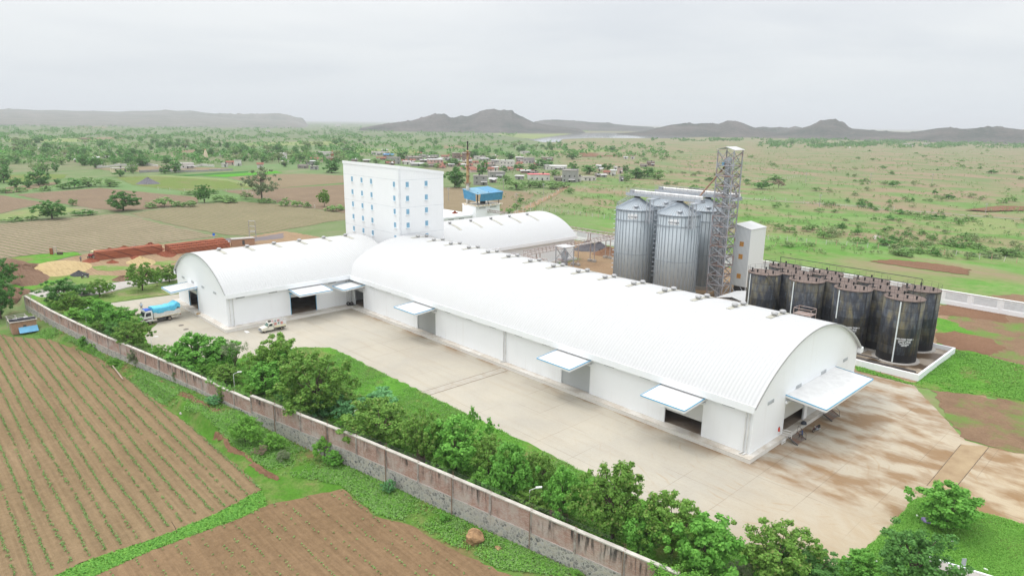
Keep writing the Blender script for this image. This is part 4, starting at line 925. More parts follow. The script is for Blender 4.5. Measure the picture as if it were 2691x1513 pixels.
def conveyor(y, label, xa, xb):
    t = empty('conveyor_bridge', ((xa + xb) / 2, y, SA), 0, label, 'conveyor', 'conveyor bridges over the silos')
    z0 = SA + .75
    mb = MB()
    for yy in (y - .95, y + .95): mb.box(xa, xb, yy - .06, yy + .06, z0 - .55, z0 + .25)
    mb.box(xa, xb, y - .9, y + .9, z0 - .5, z0 - .42)
    mb.build('girder', GREYST, t)
    mb = MB(); mb.box(xa + 2.2, xb - .1, y - .3, y + .3, z0 + .05, z0 + .75); mb.prism([(y - .38, z0 + .75), (y + .38, z0 + .75), (y, z0 + .95)], 'x', xa + 2.2, xb - .05); mb.build('conveyor_housing', VENTW, t)
    MB().box(xa + 1.0, xa + 2.15, y - .55, y + .45, z0 + .02, z0 + .95).build('drive_motor', GREYST, t)
    for yy in (y - .95, y + .95):
        mb = MB()
        for z in (z0 + .75, z0 + 1.3): mb.bar((xa, yy, z), (xb, yy, z), .05)
        for x in np.arange(xa, xb + .1, 1.15): mb.bar((x, yy, z0 + .25), (x, yy, z0 + 1.3), .05)
        mb.build('railing', RSTEEL, t)
    for xs in (-99.8, xb - .6):
        for dx in (-.55, .55):
            mb = MB()
            for yy in (y - .6, y + .6): mb.bar((xs + dx, yy - 3.2, 17.6), (xs + dx, yy - 3.2, z0 - .55), .2)
            zz = np.arange(17.8, z0 - .6, .8)
            for i, (a, b) in enumerate(zip(zz, zz[1:])): mb.bar((xs + dx, y - 3.8 + 1.2 * (i % 2), a), (xs + dx, y - 2.6 - 1.2 * (i % 2), b), .08)
            mb.build('support_lattice', GREYST, t)
        MB().box(xs - .8, xs + .8, y - 4.0, y + .95, z0 - .72, z0 - .56).build('support_beam', GREYST, t)
    return t
conveyor(146.0, 'white covered conveyor bridge with railings across the two signed silos', -109.2, -86.9)
conveyor(159.6, 'white covered conveyor bridge with railings across the two silos without signs', -109.6, -84.5)

# ---------------------------------------------------------------- lattice elevator tower
TW = empty('lattice_tower', (-84.1, 152.0, 0), 0, 'tall rusty lattice elevator tower with a small white gable roof beside the silos', 'tower')
tx0, tx1, ty0, ty1, TH = -86.2, -82.0, 150.0, 154.1, 36.2
for x in (tx0, tx1):
    for y in (ty0, ty1): MB().bar((x, y, 0), (x, y, TH), .26).build('corner_post', RSTEEL, TW)
lev = np.linspace(0.8, 32.6, 14); RUSTBAR = rusty('rust_streaked_steel', (0.36, 0.38, 0.41), (0.24, 0.13, 0.08), .8, .35, .5, .68)
faces = [((tx0, ty0), (tx1, ty0)), ((tx1, ty0), (tx1, ty1)), ((tx1, ty1), (tx0, ty1)), ((tx0, ty1), (tx0, ty0))]
for (a, b) in faces:
    mb = MB()
    for z0, z1 in list(zip(lev, lev[1:])) + [(lev[-1], TH - .3)]:
        mb.bar((*a, z0), (*b, z1), .14); mb.bar((*b, z0), (*a, z1), .14)
    mb.build('cross_lattice', RUSTBAR, TW)
PLAT = rusty('rusty_platform', (0.32, 0.31, 0.32), (0.28, 0.13, 0.07), .85, .4, .46, .62)
for z in lev[1:]:
    mb = MB()
    for (a, b) in faces: mb.bar((*a, z), (*b, z), .2)
    mb.box(tx0 + .1, -84.9, ty0 + .1, ty1 - .1, z - .05, z); mb.box(-84.9, tx1 - .1, ty0 + .1, 151.0, z - .05, z); mb.box(-84.9, tx1 - .1, 153.0, ty1 - .1, z - .05, z)
    p = mb.build('platform', PLAT, TW)
    mb = MB()
    for hz_ in (.5, 1.0): mb.path([(tx0 + .1, ty0 + .12, z + hz_), (tx1 - .12, ty0 + .12, z + hz_), (tx1 - .12, ty1 - .1, z + hz_)], .028, 4)
    o = mb.build('railing', RUST, None); o.data.transform(Matrix.Translation(-Vector(TW.location))); o.parent = p
for y in (151.55, 152.5): MB().box(-84.6, -83.9, y - .3, y + .3, 0, 33.6).build('elevator_shaft', GREYST, TW)
mb = MB(); mb.lathe([(.3, 32.8), (.75, 33.4), (.75, 34.2), (.55, 34.6), (0, 34.7)], (-84.25, 152.0, 0), 14); mb.box(-85.4, -84.3, 151.6, 152.4, 33.2, 34.0); mb.build('elevator_head', GREYST, TW)
MB().box(-85.7, -85.2, 151.3, 151.8, 32.65, 33.3).build('motor', BLUE, TW)
MB().tube((-85.2, 151.8, 32.2), (-88.2, 146.6, SA + 1.6), .22, n=8).build('chute', RUST, TW)
MB().tube((-84.4, 152.6, 31.0), (-85.4, 159.4, SA + 1.6), .2, n=8).build('chute', RSTEEL, TW)
mb = MB(); e = .35; ym = (ty0 + ty1) / 2; xm = (tx0 + tx1) / 2
mb.hexa([(tx0 - e, ty0 - e, 36.3), (xm, ty0 - e, 37.0), (xm, ty1 + e, 37.0), (tx0 - e, ty1 + e, 36.3)], [(tx0 - e, ty0 - e, 36.38), (xm, ty0 - e, 37.08), (xm, ty1 + e, 37.08), (tx0 - e, ty1 + e, 36.38)])
mb.hexa([(xm, ty0 - e, 37.0), (tx1 + e, ty0 - e, 36.3), (tx1 + e, ty1 + e, 36.3), (xm, ty1 + e, 37.0)], [(xm, ty0 - e, 37.08), (tx1 + e, ty0 - e, 36.38), (tx1 + e, ty1 + e, 36.38), (xm, ty1 + e, 37.08)])
mb.build('roof', ROOF, TW)
# cladded annex on legs
AN = empty('clad_tower', (-81.5, 161, 0), 0, 'tall narrow white clad tower with three brown openings, standing on dark steel legs', 'tower')
ax0, ax1, ay0, ay1 = -83.6, -79.4, 157.0, 164.9
def rib_mat():
    k = K('ribbed_cladding', .5, .1); x, y, z = k.sep(k.co('World'))
    f = k.math('GREATER_THAN', k.math('FRACT', k.math('MULTIPLY', x, 2.9)), .66)
    return k.out(k.mix(f, (0.66, 0.70, 0.71), (0.46, 0.50, 0.52)))
RIBM = rib_mat()
kr = K('white_ribbed_cladding', .5, .1); kr.bump(kr.math('SINE', kr.math('MULTIPLY', kr.sep(kr.co('World'))[1], 18.0)), .3, .02); RIBW = kr.out((0.76, 0.79, 0.79))
mb = MB(); zb = 2.4
mb.face([(ax0, ay0, zb), (ax1, ay0, zb), (ax1, ay0, 17.0), (ax0, ay0, 18.0)]); mb.face([(ax0, ay1, zb), (ax0, ay0, zb), (ax0, ay0, 18.0), (ax0, ay1, 18.0)])
mb.cur = 1; mb.face([(ax1, ay0, zb), (ax1, ay1, zb), (ax1, ay1, 17.0), (ax1, ay0, 17.0)]); mb.face([(ax1, ay1, zb), (ax0, ay1, zb), (ax0, ay1, 18.0), (ax1, ay1, 17.0)]); mb.face([(ax0, ay0, zb), (ax0, ay1, zb), (ax1, ay1, zb), (ax1, ay0, zb)])
mb.build('wall', [RIBM, RIBW], AN)
mb = MB(); mb.hexa([(ax0 - .15, ay0 - .15, 18.0), (ax1 + .15, ay0 - .15, 16.97), (ax1 + .15, ay1 + .15, 16.97), (ax0 - .15, ay1 + .15, 18.0)], [(ax0 - .15, ay0 - .15, 18.1), (ax1 + .15, ay0 - .15, 17.07), (ax1 + .15, ay1 + .15, 17.07), (ax0 - .15, ay1 + .15, 18.1)]); mb.build('roof', ROOF, AN)
OCH = flat('ochre_board', (0.50, 0.25, 0.06), .7, var=.15)
for z in (13.2, 10.0, 5.0): MB().box(-82.1, -81.0, ay0 - .03, ay0 + .05, z - .6, z + .6).build('opening_board', OCH, AN)
for x in (ax0 + .1, ax1 - .1):
    for y in (ay0 + .1, ay1 - .1): MB().bar((x, y, 0), (x, y, zb), .25).build('leg', GREYST, AN)
mb = MB()
mb.bar((ax0, ay0 + .1, 2.3), (ax0 + 1.6, ay0 + .1, .3), .12); mb.bar((ax1, ay0 + .1, .2), (ax1 - 1.6, ay0 + .1, 2.3), .12); mb.bar((ax1 - .1, ay0, .2), (ax1 - .1, ay0 + 3, 2.3), .12); mb.bar((ax1 - .1, ay1, .2), (ax1 - .1, ay1 - 3, 2.3), .12)
mb.build('brace', GREYST, AN)
MB().box(-83.2, -79.8, 158, 163.6, 0, 2.3).build('hopper', DKSTEEL, AN)
# small open tower in the works yard
ET = empty('equipment_frame', (-117.6, 134.5, 0), 0, 'small open grey steel frame with machinery under a white roof, behind the long roof', 'steel frame')
ex0, ex1, ey0, ey1, ez = -121.6, -118.2, 132.0, 135.4, 9.9
for x in (ex0, ex1):
    for y in (ey0, ey1): MB().bar((x, y, 0), (x, y, ez), .26).build('post', RSTEEL, ET)
MB().box(ex0 - .3, ex1 + .3, ey0 - .3, ey1 + .3, ez, ez + .12).build('roof', ROOF, ET)
MB().box(ex0, ex1, ey0, ey1, 6.2, 6.3).build('platform', PLAT, ET)
mb = MB()
for z in (6.3, 3.0):
    for (a, b) in (((ex0, ey0), (ex1, ey0)), ((ex1, ey0), (ex1, ey1)), ((ex0, ey0), (ex0, ey1))): mb.bar((*a, z), (*b, z + 3.1), .1); mb.bar((*b, z), (*a, z + 3.1), .1)
mb.build('cross_lattice', RUSTBAR, ET)
MB().lathe([(.5, 6.3), (1.0, 7.0), (1.0, 8.2), (.4, 8.8), (.3, 9.8)], (-119.8, 133.6, 0), 14).build('machine', GREYST, ET); MB().box(-120.4, -119.2, 133, 134.2, 0, 6.2).build('elevator_shaft', GREYST, ET)

# ---------------------------------------------------------------- pipe rack
def rack(label, p, q, z, w_=1.0, step=2.0, posts=(), mat=RUSTPK, hgt_=1.1):
    t = empty('pipe_rack', ((p[0] + q[0]) / 2, (p[1] + q[1]) / 2, 0), 0, label, 'pipe rack'); p = np.array(p, float); q = np.array(q, float); d = (q - p); l = np.linalg.norm(d); d /= l; n = np.array([-d[1], d[0]])
    for sgn in (-1, 1):
        mb = MB()
        for zz in (z - hgt_, z): mb.bar((*(p + n * sgn * w_ / 2), zz), (*(q + n * sgn * w_ / 2), zz), .12)
        k = int(l / step)
        for i in range(k + 1):
            a = p + d * l * i / k + n * sgn * w_ / 2; mb.bar((*a, z - hgt_), (*a, z), .09)
            if i < k: b = p + d * l * (i + 1) / k + n * sgn * w_ / 2; mb.bar((*a, z - hgt_), (*b, z), .07)
        mb.build('side_lattice', mat, t)
    for o, r in ((-.25, .14), (.15, .10)): MB().tube((*(p + n * o * w_), z - hgt_ + .2), (*(q + n * o * w_), z - hgt_ + .2), r, n=8).build('pipe', VENTW if r > .12 else RUST, t)
    for f, wd in posts:
        c = p + d * l * f
        for s_ in (-wd, wd): MB().bar((*(c + n * s_), 0), (*(c + n * s_), z - hgt_), .28).build('post', mat, t)
        for s_ in (-wd, wd): MB().box(c[0] + n[0] * s_ - .55, c[0] + n[0] * s_ + .55, c[1] + n[1] * s_ - .55, c[1] + n[1] * s_ + .55, 0, .7).build('footing', CONC, t)
    return t
rack('long rusty pipe rack on posts running from the vaulted store past the silos', (-131.8, 130.5), (-134.0, 176), 7.2, 1.5, 1.6, ((.50, .9), (.86, .9), (.12, .7), (.68, .8)))
rack('rusty pipe rack crossing behind the far end of the vaulted store', (-160, 176.5), (-132, 176.5), 6.9, 1.2, 2.2, ((.45, .6),))
rack('low rusty pipe rack along the back of the long roof', (-134, 126.5), (-122, 128.5), 6.6, 1.4, 1.5, ((.8, .6),))
rack('short pipe bridge sticking out of the boiler house wall', (bx1 - 1, by0 + 6.3), (bx1 + 9, by0 + 7.0), 9.2, .9, 1.4, (), RUSTPK, .8)
# heaps in the works yard
heap('ash_heap', tuple(gz(1650, 640, Z5)), 4.2, 5.5, 3.2, soil_mat('grey_ash', H(118, 116, 122), H(142, 140, 144)), 'grey ash heap in the works yard, mound by the white back wall', 'ash heap', 5, .15)
heap('ash_heap', tuple(gz(1850, 650, Z5)), 4.2, 5.5, 2.9, bpy.data.materials['grey_ash'], 'grey ash heap in the works yard, mound behind the rack posts', 'ash heap', 6, .15)
heap('earth_heap', tuple(gz(2020, 720, Z5)), 4.5, 6, 2.4, MUD, 'brown earth heap beside the grey ash heaps in the works yard', 'earth heap', 7, .15)
# ---------------------------------------------------------------- black molasses tanks
def tank_mat():
    k = K('stained_black_tank', 0.6, 0, .35); co = k.co('Object'); x, y, z = k.sep(co)
    a = k.math('ARCTAN2', y, x); cy = k.n.new('ShaderNodeCombineXYZ'); k.l.new(k.math('MULTIPLY', a, 3.3), cy.inputs[0]); k.l.new(k.math('MULTIPLY', z, .3), cy.inputs[1]); cy2 = k.n.new('ShaderNodeCombineXYZ'); k.l.new(k.math('MULTIPLY', a, 3.3), cy2.inputs[0]); k.l.new(z, cy2.inputs[1])
    off = k.n.new('ShaderNodeObjectInfo'); k.l.new(k.math('MULTIPLY', off.outputs['Random'], 40.0), cy.inputs[2])
    n1 = k.noise(cy.outputs[0], 0.75, 6, .62); n2 = k.noise(cy.outputs[0], 2.2, 5, .7)
    st = k.noise(k.co('Object', (1, 1, .08)), 2.6, 4, .6)
    c = k.mix(k.ramp(n1, [(.45, 0.), (.68, 1.)]), (0.026, 0.030, 0.040), (0.135, 0.118, 0.066))
    c = k.mix(k.ramp(n2, [(.48, 0.), (.70, .75)]), c, (0.085, 0.105, 0.125))
    c = k.mix(k.ramp(st, [(.5, 0.), (.72, .6)]), c, (0.014, 0.015, 0.02))
    bk = k.n.new('ShaderNodeTexBrick'); k.l.new(cy2.outputs[0], bk.inputs['Vector']); bk.inputs['Scale'].default_value = 1; bk.inputs['Brick Width'].default_value = 2.9; bk.inputs['Row Height'].default_value = 1.62; bk.inputs['Mortar Size'].default_value = .03; bk.inputs['Color1'].default_value = rgb((.62, .62, .62)); bk.inputs['Color2'].default_value = rgb((1.5, 1.5, 1.5)); bk.inputs['Mortar'].default_value = rgb((.5, .5, .5))
    c = k.mix(.85, c, bk.outputs[0], 'MULTIPLY')
    low = k.math('LESS_THAN', z, 1.55); c = k.mix(k.math('MULTIPLY', low, .75), c, (0.022, 0.022, 0.028))
    fr = k.math('FRACT', k.math('MULTIPLY', z, 1 / 1.62)); lip = k.math('LESS_THAN', fr, .035); c = k.mix(k.math('MULTIPLY', lip, .6), c, (0.012, 0.012, 0.014))
    k.bump(lip, .5, .03)
    return k.out(c)
TANK = tank_mat()
TTOP = dusty('tank_roof_rust', (0.185, 0.140, 0.118), (0.115, 0.085, 0.075), .8, .6)
GAUGE = flat('gauge_white', (0.72, 0.78, 0.78), .5, var=.05)
TR, TZ, TH_ = 3.33, 0.35, 11.7
def make_tank(loc, label):
    t = empty('storage_tank', loc, 0, label, 'tank', 'black storage tanks')
    MB().lathe([(TR + .65, 0), (TR + .6, .16)], n=32).build('footing', CONC, t, local=True)
    MB().lathe([(TR, .16), (TR, TH_)], n=56).build('shell', TANK, t, local=True, smooth=True)
    MB().lathe([(TR + .06, TH_ - .02), (TR + .06, TH_ + .06), (0.0, TH_ + .34)], n=48).build('lid', TTOP, t, local=True)
    mb = MB()
    for z in (.55, 1.05): mb.path([(cos(2 * pi * i / 30) * (TR - .02), sin(2 * pi * i / 30) * (TR - .02), TH_ + .05 + z) for i in range(31)], .015, 4)
    for i in range(14): a = 2 * pi * i / 14; mb.bar((cos(a) * (TR - .02), sin(a) * (TR - .02), TH_ + .05), (cos(a) * (TR - .02), sin(a) * (TR - .02), TH_ + 1.1), .03)
    mb.build('railing', RUST if False else DKSTEEL, t, local=True)
    for a, r in ((200, 2.5), (250, 2.0), (300, 1.6), (340, 2.3), (110, 1.9)):
        a = a * pi / 180; MB().lathe([(.14, 0), (.14, .35), (.19, .36), (.19, .62), (0, .64)], (cos(a) * r, sin(a) * r, TH_ + .15), 10).build('nozzle', BLACK, t, local=True)
    MB().box(-2.2, -1.6, -1.9, -1.6, TH_ + .12, TH_ + .26).build('hatch', BLACK, t, local=True)
    # seam pipe down the side, cleats round the foot
    a = -25 * pi / 180; MB().tube((cos(a) * (TR + .06), sin(a) * (TR + .06), .3), (cos(a) * (TR + .06), sin(a) * (TR + .06), TH_), .05, n=6).build('seam_pipe', DKSTEEL, t, local=True)
    return t
def gauge(t, ang, z0, z1, w_=.22):
    a = ang * pi / 180; r = TR + .05; c, s = cos(a), sin(a); P = lambda rr, o, z: (c * rr - s * o, s * rr + c * o, z)
    MB().hexa([P(r, -w_ / 2, z0), P(r + .06, -w_ / 2, z0), P(r + .06, w_ / 2, z0), P(r, w_ / 2, z0)], [P(r, -w_ / 2, z1), P(r + .06, -w_ / 2, z1), P(r + .06, w_ / 2, z1), P(r, w_ / 2, z1)]).build('level_gauge', GAUGE, t, local=True)
def lettering(t, ang, z, lines):
    kk = bpy.data.materials.get('letter_white') or flat('letter_white', (.80, .82, .84), .6, var=.02)
    dg = bpy.context.evaluated_depsgraph_get()
    for i, (tx, size, dz) in enumerate(lines):
        cu = bpy.data.curves.new('lettering', 'FONT'); cu.body = tx; cu.size = size; cu.align_x = 'CENTER'; cu.extrude = .01; cu.offset = .012
        tmp = bpy.data.objects.new('lettering_source', cu); C.objects.link(tmp); dg = bpy.context.evaluated_depsgraph_get(); me = bpy.data.meshes.new_from_object(tmp.evaluated_get(dg)); bpy.data.objects.remove(tmp)
        me.materials.clear(); me.materials.append(kk)
        for v in me.vertices:
            x, y, zz = v.co; a = ang * pi / 180 + x / TR; r = TR + .03 + zz; v.co = (cos(a) * r, sin(a) * r, z + dz + y)
        link('lettering', me, t)
order = ['first from the dike wall end', 'second from the dike wall end', 'third from the dike wall end', 'fourth from the dike wall end, beside the clad tower']
near = []; rowx = (-37.1, -46.2, -55.2, -64.2)
proto = make_tank((-37.1, 134.2, TZ), 'black tank with white lettering and one unbroken white gauge stripe to its foot')
for i, x in enumerate(rowx):
    near.append(proto if i == 0 else dup(proto, (x, 134.4 + .12 * i, TZ), label=(None, 'black tank with white lettering and a broken white gauge stripe', 'black tank in the row along the store, white pipe cage at its side', 'black tank in the row along the store, next to the clad tower, with a stair')[i]))
for i, x in enumerate(rowx): dup(proto, (x - .1, 144.2 + .05 * i, TZ), label=('black tank in the row by the field wall, at the open end of the bund', 'black tank in the row by the field wall, second from the open end', 'black tank in the row by the field wall, third from the open end', 'black tank in the row by the field wall, by the clad tower')[i])
for i, x in enumerate((-41.7, -50.8, -59.8)): dup(proto, (x, 139.3, TZ), label=('black tank wedged between the two rows, at the open end of the bund', 'black tank wedged between the two rows, in the middle of the bund', 'black tank wedged between the two rows, near the clad tower')[i])
for i, t in enumerate(near):
    if i == 1: gauge(t, -113, 6.0, 11.5); gauge(t, -113, 2.8, 4.6)
    else: gauge(t, (-82, 0, -111, -118)[i], .25, 11.5)
TXT = [('MOLASSES TANK 2', .36, 0), ('CAPACITY 400 MT', .26, -.34), ('DIA 6.7 M  HT 11.7 M', .22, -.62), ('NO SMOKING', .24, -.92), ('KEEP OUT', .22, -1.18)]
lettering(near[0], -56, 4.6, [('MOLASSES TANK 1', .36, 0)] + TXT[1:]); lettering(near[1], -62, 4.6, TXT)
t = near[3]; mb = MB()                                   # stair winding down the tank by the clad tower
for i in range(26):
    a = (-60 + i * 3.2) * pi / 180; z = TH_ - i * .30; r0, r1 = TR + .06, TR + .8
    mb.hexa([(cos(a) * r0, sin(a) * r0, z), (cos(a) * r1, sin(a) * r1, z), (cos(a + .05) * r1, sin(a + .05) * r1, z), (cos(a + .05) * r0, sin(a + .05) * r0, z)], [(cos(a) * r0, sin(a) * r0, z + .04), (cos(a) * r1, sin(a) * r1, z + .04), (cos(a + .05) * r1, sin(a + .05) * r1, z + .04), (cos(a + .05) * r0, sin(a + .05) * r0, z + .04)])
mb.path([(cos((-60 + i * 3.2) * pi / 180) * (TR + .8), sin((-60 + i * 3.2) * pi / 180) * (TR + .8), TH_ - i * .30 + 1.0) for i in range(26)], .035, 4)
mb.build('stair', DKSTEEL, t, local=True)
def run_pipe(label, pts, r, mat=DKSTEEL): return tag(MB().path(pts, r, 8).build('overhead_pipe', mat), label, 'pipe')
run_pipe('dark pipe running over the lids of the tank row along the store', [(-65.6, 137.4, TZ + TH_ + .2), (-65.6, 137.4, 14.2), (-36.5, 136.6, 14.2), (-36.5, 136.6, TZ + TH_ + .3)], .065)
run_pipe('dark pipe running over the lids of the tank row by the field wall', [(-64.6, 142.4, TZ + TH_ + .2), (-64.6, 142.4, 14.4), (-36.8, 142.0, 14.4), (-36.8, 142.0, TZ + TH_ + .3)], .065)
tag(MB().path([(-66, 127.9, .75), (-31.8, 127.9, .75)], .14, 8).build('ground_pipe', DKSTEEL), 'dark pipe lying along the foot of the tanks inside the bund', 'pipe')
tag(MB().path([(-60, 129.9, .85), (-38.5, 129.9, .85)], .12, 8).build('ground_pipe', DKSTEEL), 'dark pipe lying against the tank footings inside the bund', 'pipe')
cg = empty('pipe_cage', (-53.0, 130.0, 0), 0, 'rust pink pipe cage platform standing at the side of a black tank', 'platform')
mb = MB()
for z in (6.4, 7.5):
    mb.path([(-54.6, 128.6, z), (-51.2, 128.6, z), (-51.2, 131.0, z), (-54.6, 131.0, z), (-54.6, 128.6, z)], .06, 4)
mb.build('railing', RUSTPK, cg)
MB().box(-54.6, -51.2, 128.6, 131.0, 6.25, 6.35).build('deck', RUSTPK, cg)
for x in (-54.6, -51.2):
    for y in (128.6, 131.0): MB().bar((x, y, 0.3), (x, y, 7.5), .1).build('post', RUSTPK, cg)
DK = empty('bund_wall', (-48, 136, 0), 0, 'low white bund wall enclosing the black tanks', 'wall')
MB().box(-68, -31.0, 125.4, 125.75, -.2, 1.15).build('wall_side', WHITE, DK); MB().box(-31.0, -30.65, 125.4, 147.2, -.2, 1.15).build('wall_side', WHITE, DK); MB().box(-68, -31.0, 146.85, 147.2, -.2, 1.15).build('wall_side', WHITE, DK)
ks = K('wet_bund_floor', .5, 0, .5); co_ = ks.co('World'); nn = ks.noise(co_, .16, 6, .6)
BUND = ks.out(ks.mix(ks.ramp(nn, [(.46, 0.), (.54, 1.)]), H(196, 180, 160), H(96, 72, 40)))
sheet('yard', [(-68, 125.7), (-31, 125.7), (-31, 146.9), (-68, 146.9)], BUND, .34, 0)
# ---------------------------------------------------------------- white field wall at the back
WW = empty('white_wall', (-60, 188.8, 0), 0, 'long white panelled boundary wall between the works and the scrub plain', 'wall')
PANW = flat('panel_grey_white', (.66, .69, .72), .6, var=.06)
mb = MB(); mb.box(-178, 40, 188.6, 188.85, -.3, 3.35); mb.build('wall_face', WHITE, WW); MB().box(-178, 40, 188.5, 188.6, -.3, 1.05).build('base_course', WHITE, WW); MB().box(-178, 40, 188.45, 188.95, 3.35, 3.5).build('coping', WHITE, WW)
for i in range(36):
    x = -176 + i * 6.0; MB().box(x + .7, x + 5.3, 188.575, 188.6, 1.35, 3.0).build('panel', PANW, WW)
    MB().box(x - .25, x + .25, 188.5, 188.6, 1.05, 3.35).build('pillar', WHITE, WW)
MB().box(-178.2, -177.9, 120, 188.8, -.2, 3.2).build('wall_face', WHITE, WW)
# ---------------------------------------------------------------- old brick compound wall
def brick_wall_mat():
    k = K('weathered_brick', .9, spec=.15); tcu = k.n.new('ShaderNodeUVMap'); uv = tcu.outputs[0]
    br = k.n.new('ShaderNodeTexBrick'); k.l.new(uv, br.inputs['Vector']); br.inputs['Scale'].default_value = 1.0; br.inputs['Brick Width'].default_value = .25; br.inputs['Row Height'].default_value = .09; br.inputs['Mortar Size'].default_value = .012; br.inputs['Bias'].default_value = -.1
    br.inputs['Color1'].default_value = rgb((.34, .155, .115)); br.inputs['Color2'].default_value = rgb((.47, .31, .26)); br.inputs['Mortar'].default_value = rgb((.46, .42, .39))
    n = k.noise(k.co('World'), .35, 6, .65); n2 = k.noise(k.co('World'), 1.6, 5, .7)
    c = k.mix(k.ramp(n, [(.46, 0.), (.66, .8)]), br.outputs[0], (.50, .45, .42))
    x, y, _ = k.sep(uv); stv = k.n.new('ShaderNodeMapping'); stv.inputs['Scale'].default_value = (1.3, .12, 1); k.l.new(uv, stv.inputs[0])
    st = k.math('MULTIPLY', k.ramp(k.noise(stv.outputs[0], 1.7, 5, .65), [(.47, 0.), (.58, 1.)]), k.math('MULTIPLY', k.math('ADD', y, .0), .62, True))
    pat = k.ramp(k.noise(k.co('World'), .28, 4), [(.42, 0.), (.56, 1.)])
    c = k.mix(k.math('MULTIPLY', st, k.math('MULTIPLY', pat, .95)), c, (.055, .05, .048))
    c = k.mix(k.ramp(n2, [(.58, 0.), (.75, .55)]), c, (.22, .12, .095))
    k.bump(k.math('ADD', br.outputs['Fac'], n2), .4, .03)
    return k.out(c)
BRICK = brick_wall_mat()
def stone_mat():
    k = K('rubble_stone', .95, spec=.15); v = k.n.new('ShaderNodeTexVoronoi'); v.inputs['Scale'].default_value = 2.7; k.l.new(k.co('World'), v.inputs['Vector'])
    cc = k.sep(v.outputs['Color'])[0]; c = k.ramp(cc, [(0., (.12, .12, .125)), (.3, (.34, .33, .31)), (.55, (.44, .40, .34)), (.8, (.20, .195, .19)), (1., (.42, .41, .40))])
    v2 = k.n.new('ShaderNodeTexVoronoi'); v2.feature = 'DISTANCE_TO_EDGE'; v2.inputs['Scale'].default_value = 2.7; k.l.new(k.co('World'), v2.inputs['Vector'])
    c = k.mix(k.ramp(v2.outputs['Distance'], [(.03, 1.), (.09, 0.)]), c, (.46, .44, .41)); k.bump(v2.outputs['Distance'], .6, .08)
    return k.out(k.mix(k.ramp(k.noise(k.co('World'), .4, 5), [(.45, 0.), (.7, .55)]), c, (.40, .38, .35)))
STONE = stone_mat(); COPE = dusty('mossy_coping', (.56, .53, .48), (.30, .27, .23), .7, .7); PILC = rusty('stained_pillar', (.42, .38, .36), (.14, .09, .075), .7, .8, .46, .62)
BW = empty('brick_wall', (-100, 34, 0), 0, 'long old brick boundary wall on a rubble stone base, stained dark below its coping', 'wall')
def wy(x): return float(np.interp(x, WX, WY))
def wall_bay(x0, x1, top, split):
    """one bay: face, stone foot, coping; the wall turns a little at each pillar"""
    y0, y1 = wy(x0), wy(x1); d = np.array([x1 - x0, y1 - y0]); l = np.linalg.norm(d); d /= l; n = np.array([d[1], -d[0]])   # n: towards the fields
    P = lambda t, o, z: (x0 + d[0] * t + n[0] * o, y0 + d[1] * t + n[1] * o, z)
    def slab(name, mat, z0, z1, o0, o1, uv=False):
        mb = MB(); mb.hexa([P(0, o1, z0), P(l, o1, z0), P(l, o0, z0), P(0, o0, z0)], [P(0, o1, z1), P(l, o1, z1), P(l, o0, z1), P(0, o0, z1)])
        o = mb.build(name, mat, BW)
        if uv:
            me = o.data; ul = me.uv_layers.new(name='UVMap'); lx, ly = BW.location[0], BW.location[1]
            for lp in me.loops:
                v = me.vertices[lp.vertex_index].co; t = (v.x + lx - x0) * d[0] + (v.y + ly - y0) * d[1]; ul.data[lp.index].uv = (x0 + t, v.z - split)
        return o
    slab('brick_panel', BRICK, split, top - .14, -.12, .12, True); slab('stone_base', STONE, -2.6, split - .1, -.2, .22); slab('plinth_band', CONC, split - .1, split, -.2, .20); slab('coping', COPE, top - .14, top, -.24, .24)
def wall_post(x, top, tall=False):
    y = wy(x); MB().box(x - .15, x + .15, y - .20, y + .18, -2.4, top - .14).build('pillar', PILC, BW)
    mb = MB()
    for dx in (-.09, .09): mb.tube((x + dx, y - .05, top - .05), (x + dx, y - .05, top + (.75 if tall else .45)), .02, n=4)
    mb.build('rebar_lattice', RUST, BW)
xs = list(np.arange(-183, -92.2, 4.55)) + [-92.0]
for i, (a, b) in enumerate(zip(xs, xs[1:])): wall_bay(a, b, 2.5 - (.12 if b > -100 else 0), .45 if a < -150 else .3); wall_post(a, 2.5)
xs = list(np.arange(-92.0, -27, 5.35))
for i, (a, b) in enumerate(zip(xs, xs[1:])): wall_bay(a, b, 3.15 - .03 * i, .75 - .05 * i); wall_post(a, 3.15 - .03 * i, i % 2 == 1)
for i in range(1, len(xs), 2):                                    # rusty strap down the outside at every other pillar
    x = xs[i]; y = wy(x); MB().bar((x, y - .3, -2.3), (x, y - .3, 3.1 - .03 * i), .07).build('rust_strap', RUST, BW)
xe = xs[-1]; wall_post(xe, 2.8)
for (a, b) in ((xe, xe + 5), (xe + 5, xe + 14)): wall_bay(a, b, 2.6, .3)
# barbed wire line on top
mb = MB()
for z in (.38, .6): mb.path([(x, wy(x) - .05, (2.5 if x < -92 else 3.05) + z) for x in np.arange(-183, -30, 4.5)], .012, 3)
mb.build('wire', DKSTEEL, BW)
tag(heap('mound_shrubbery', (xe + 2.5, wy(xe) + .3, 2.1), .01, .01, .01, CONC, None, None, 1), kind='structure') if False else None

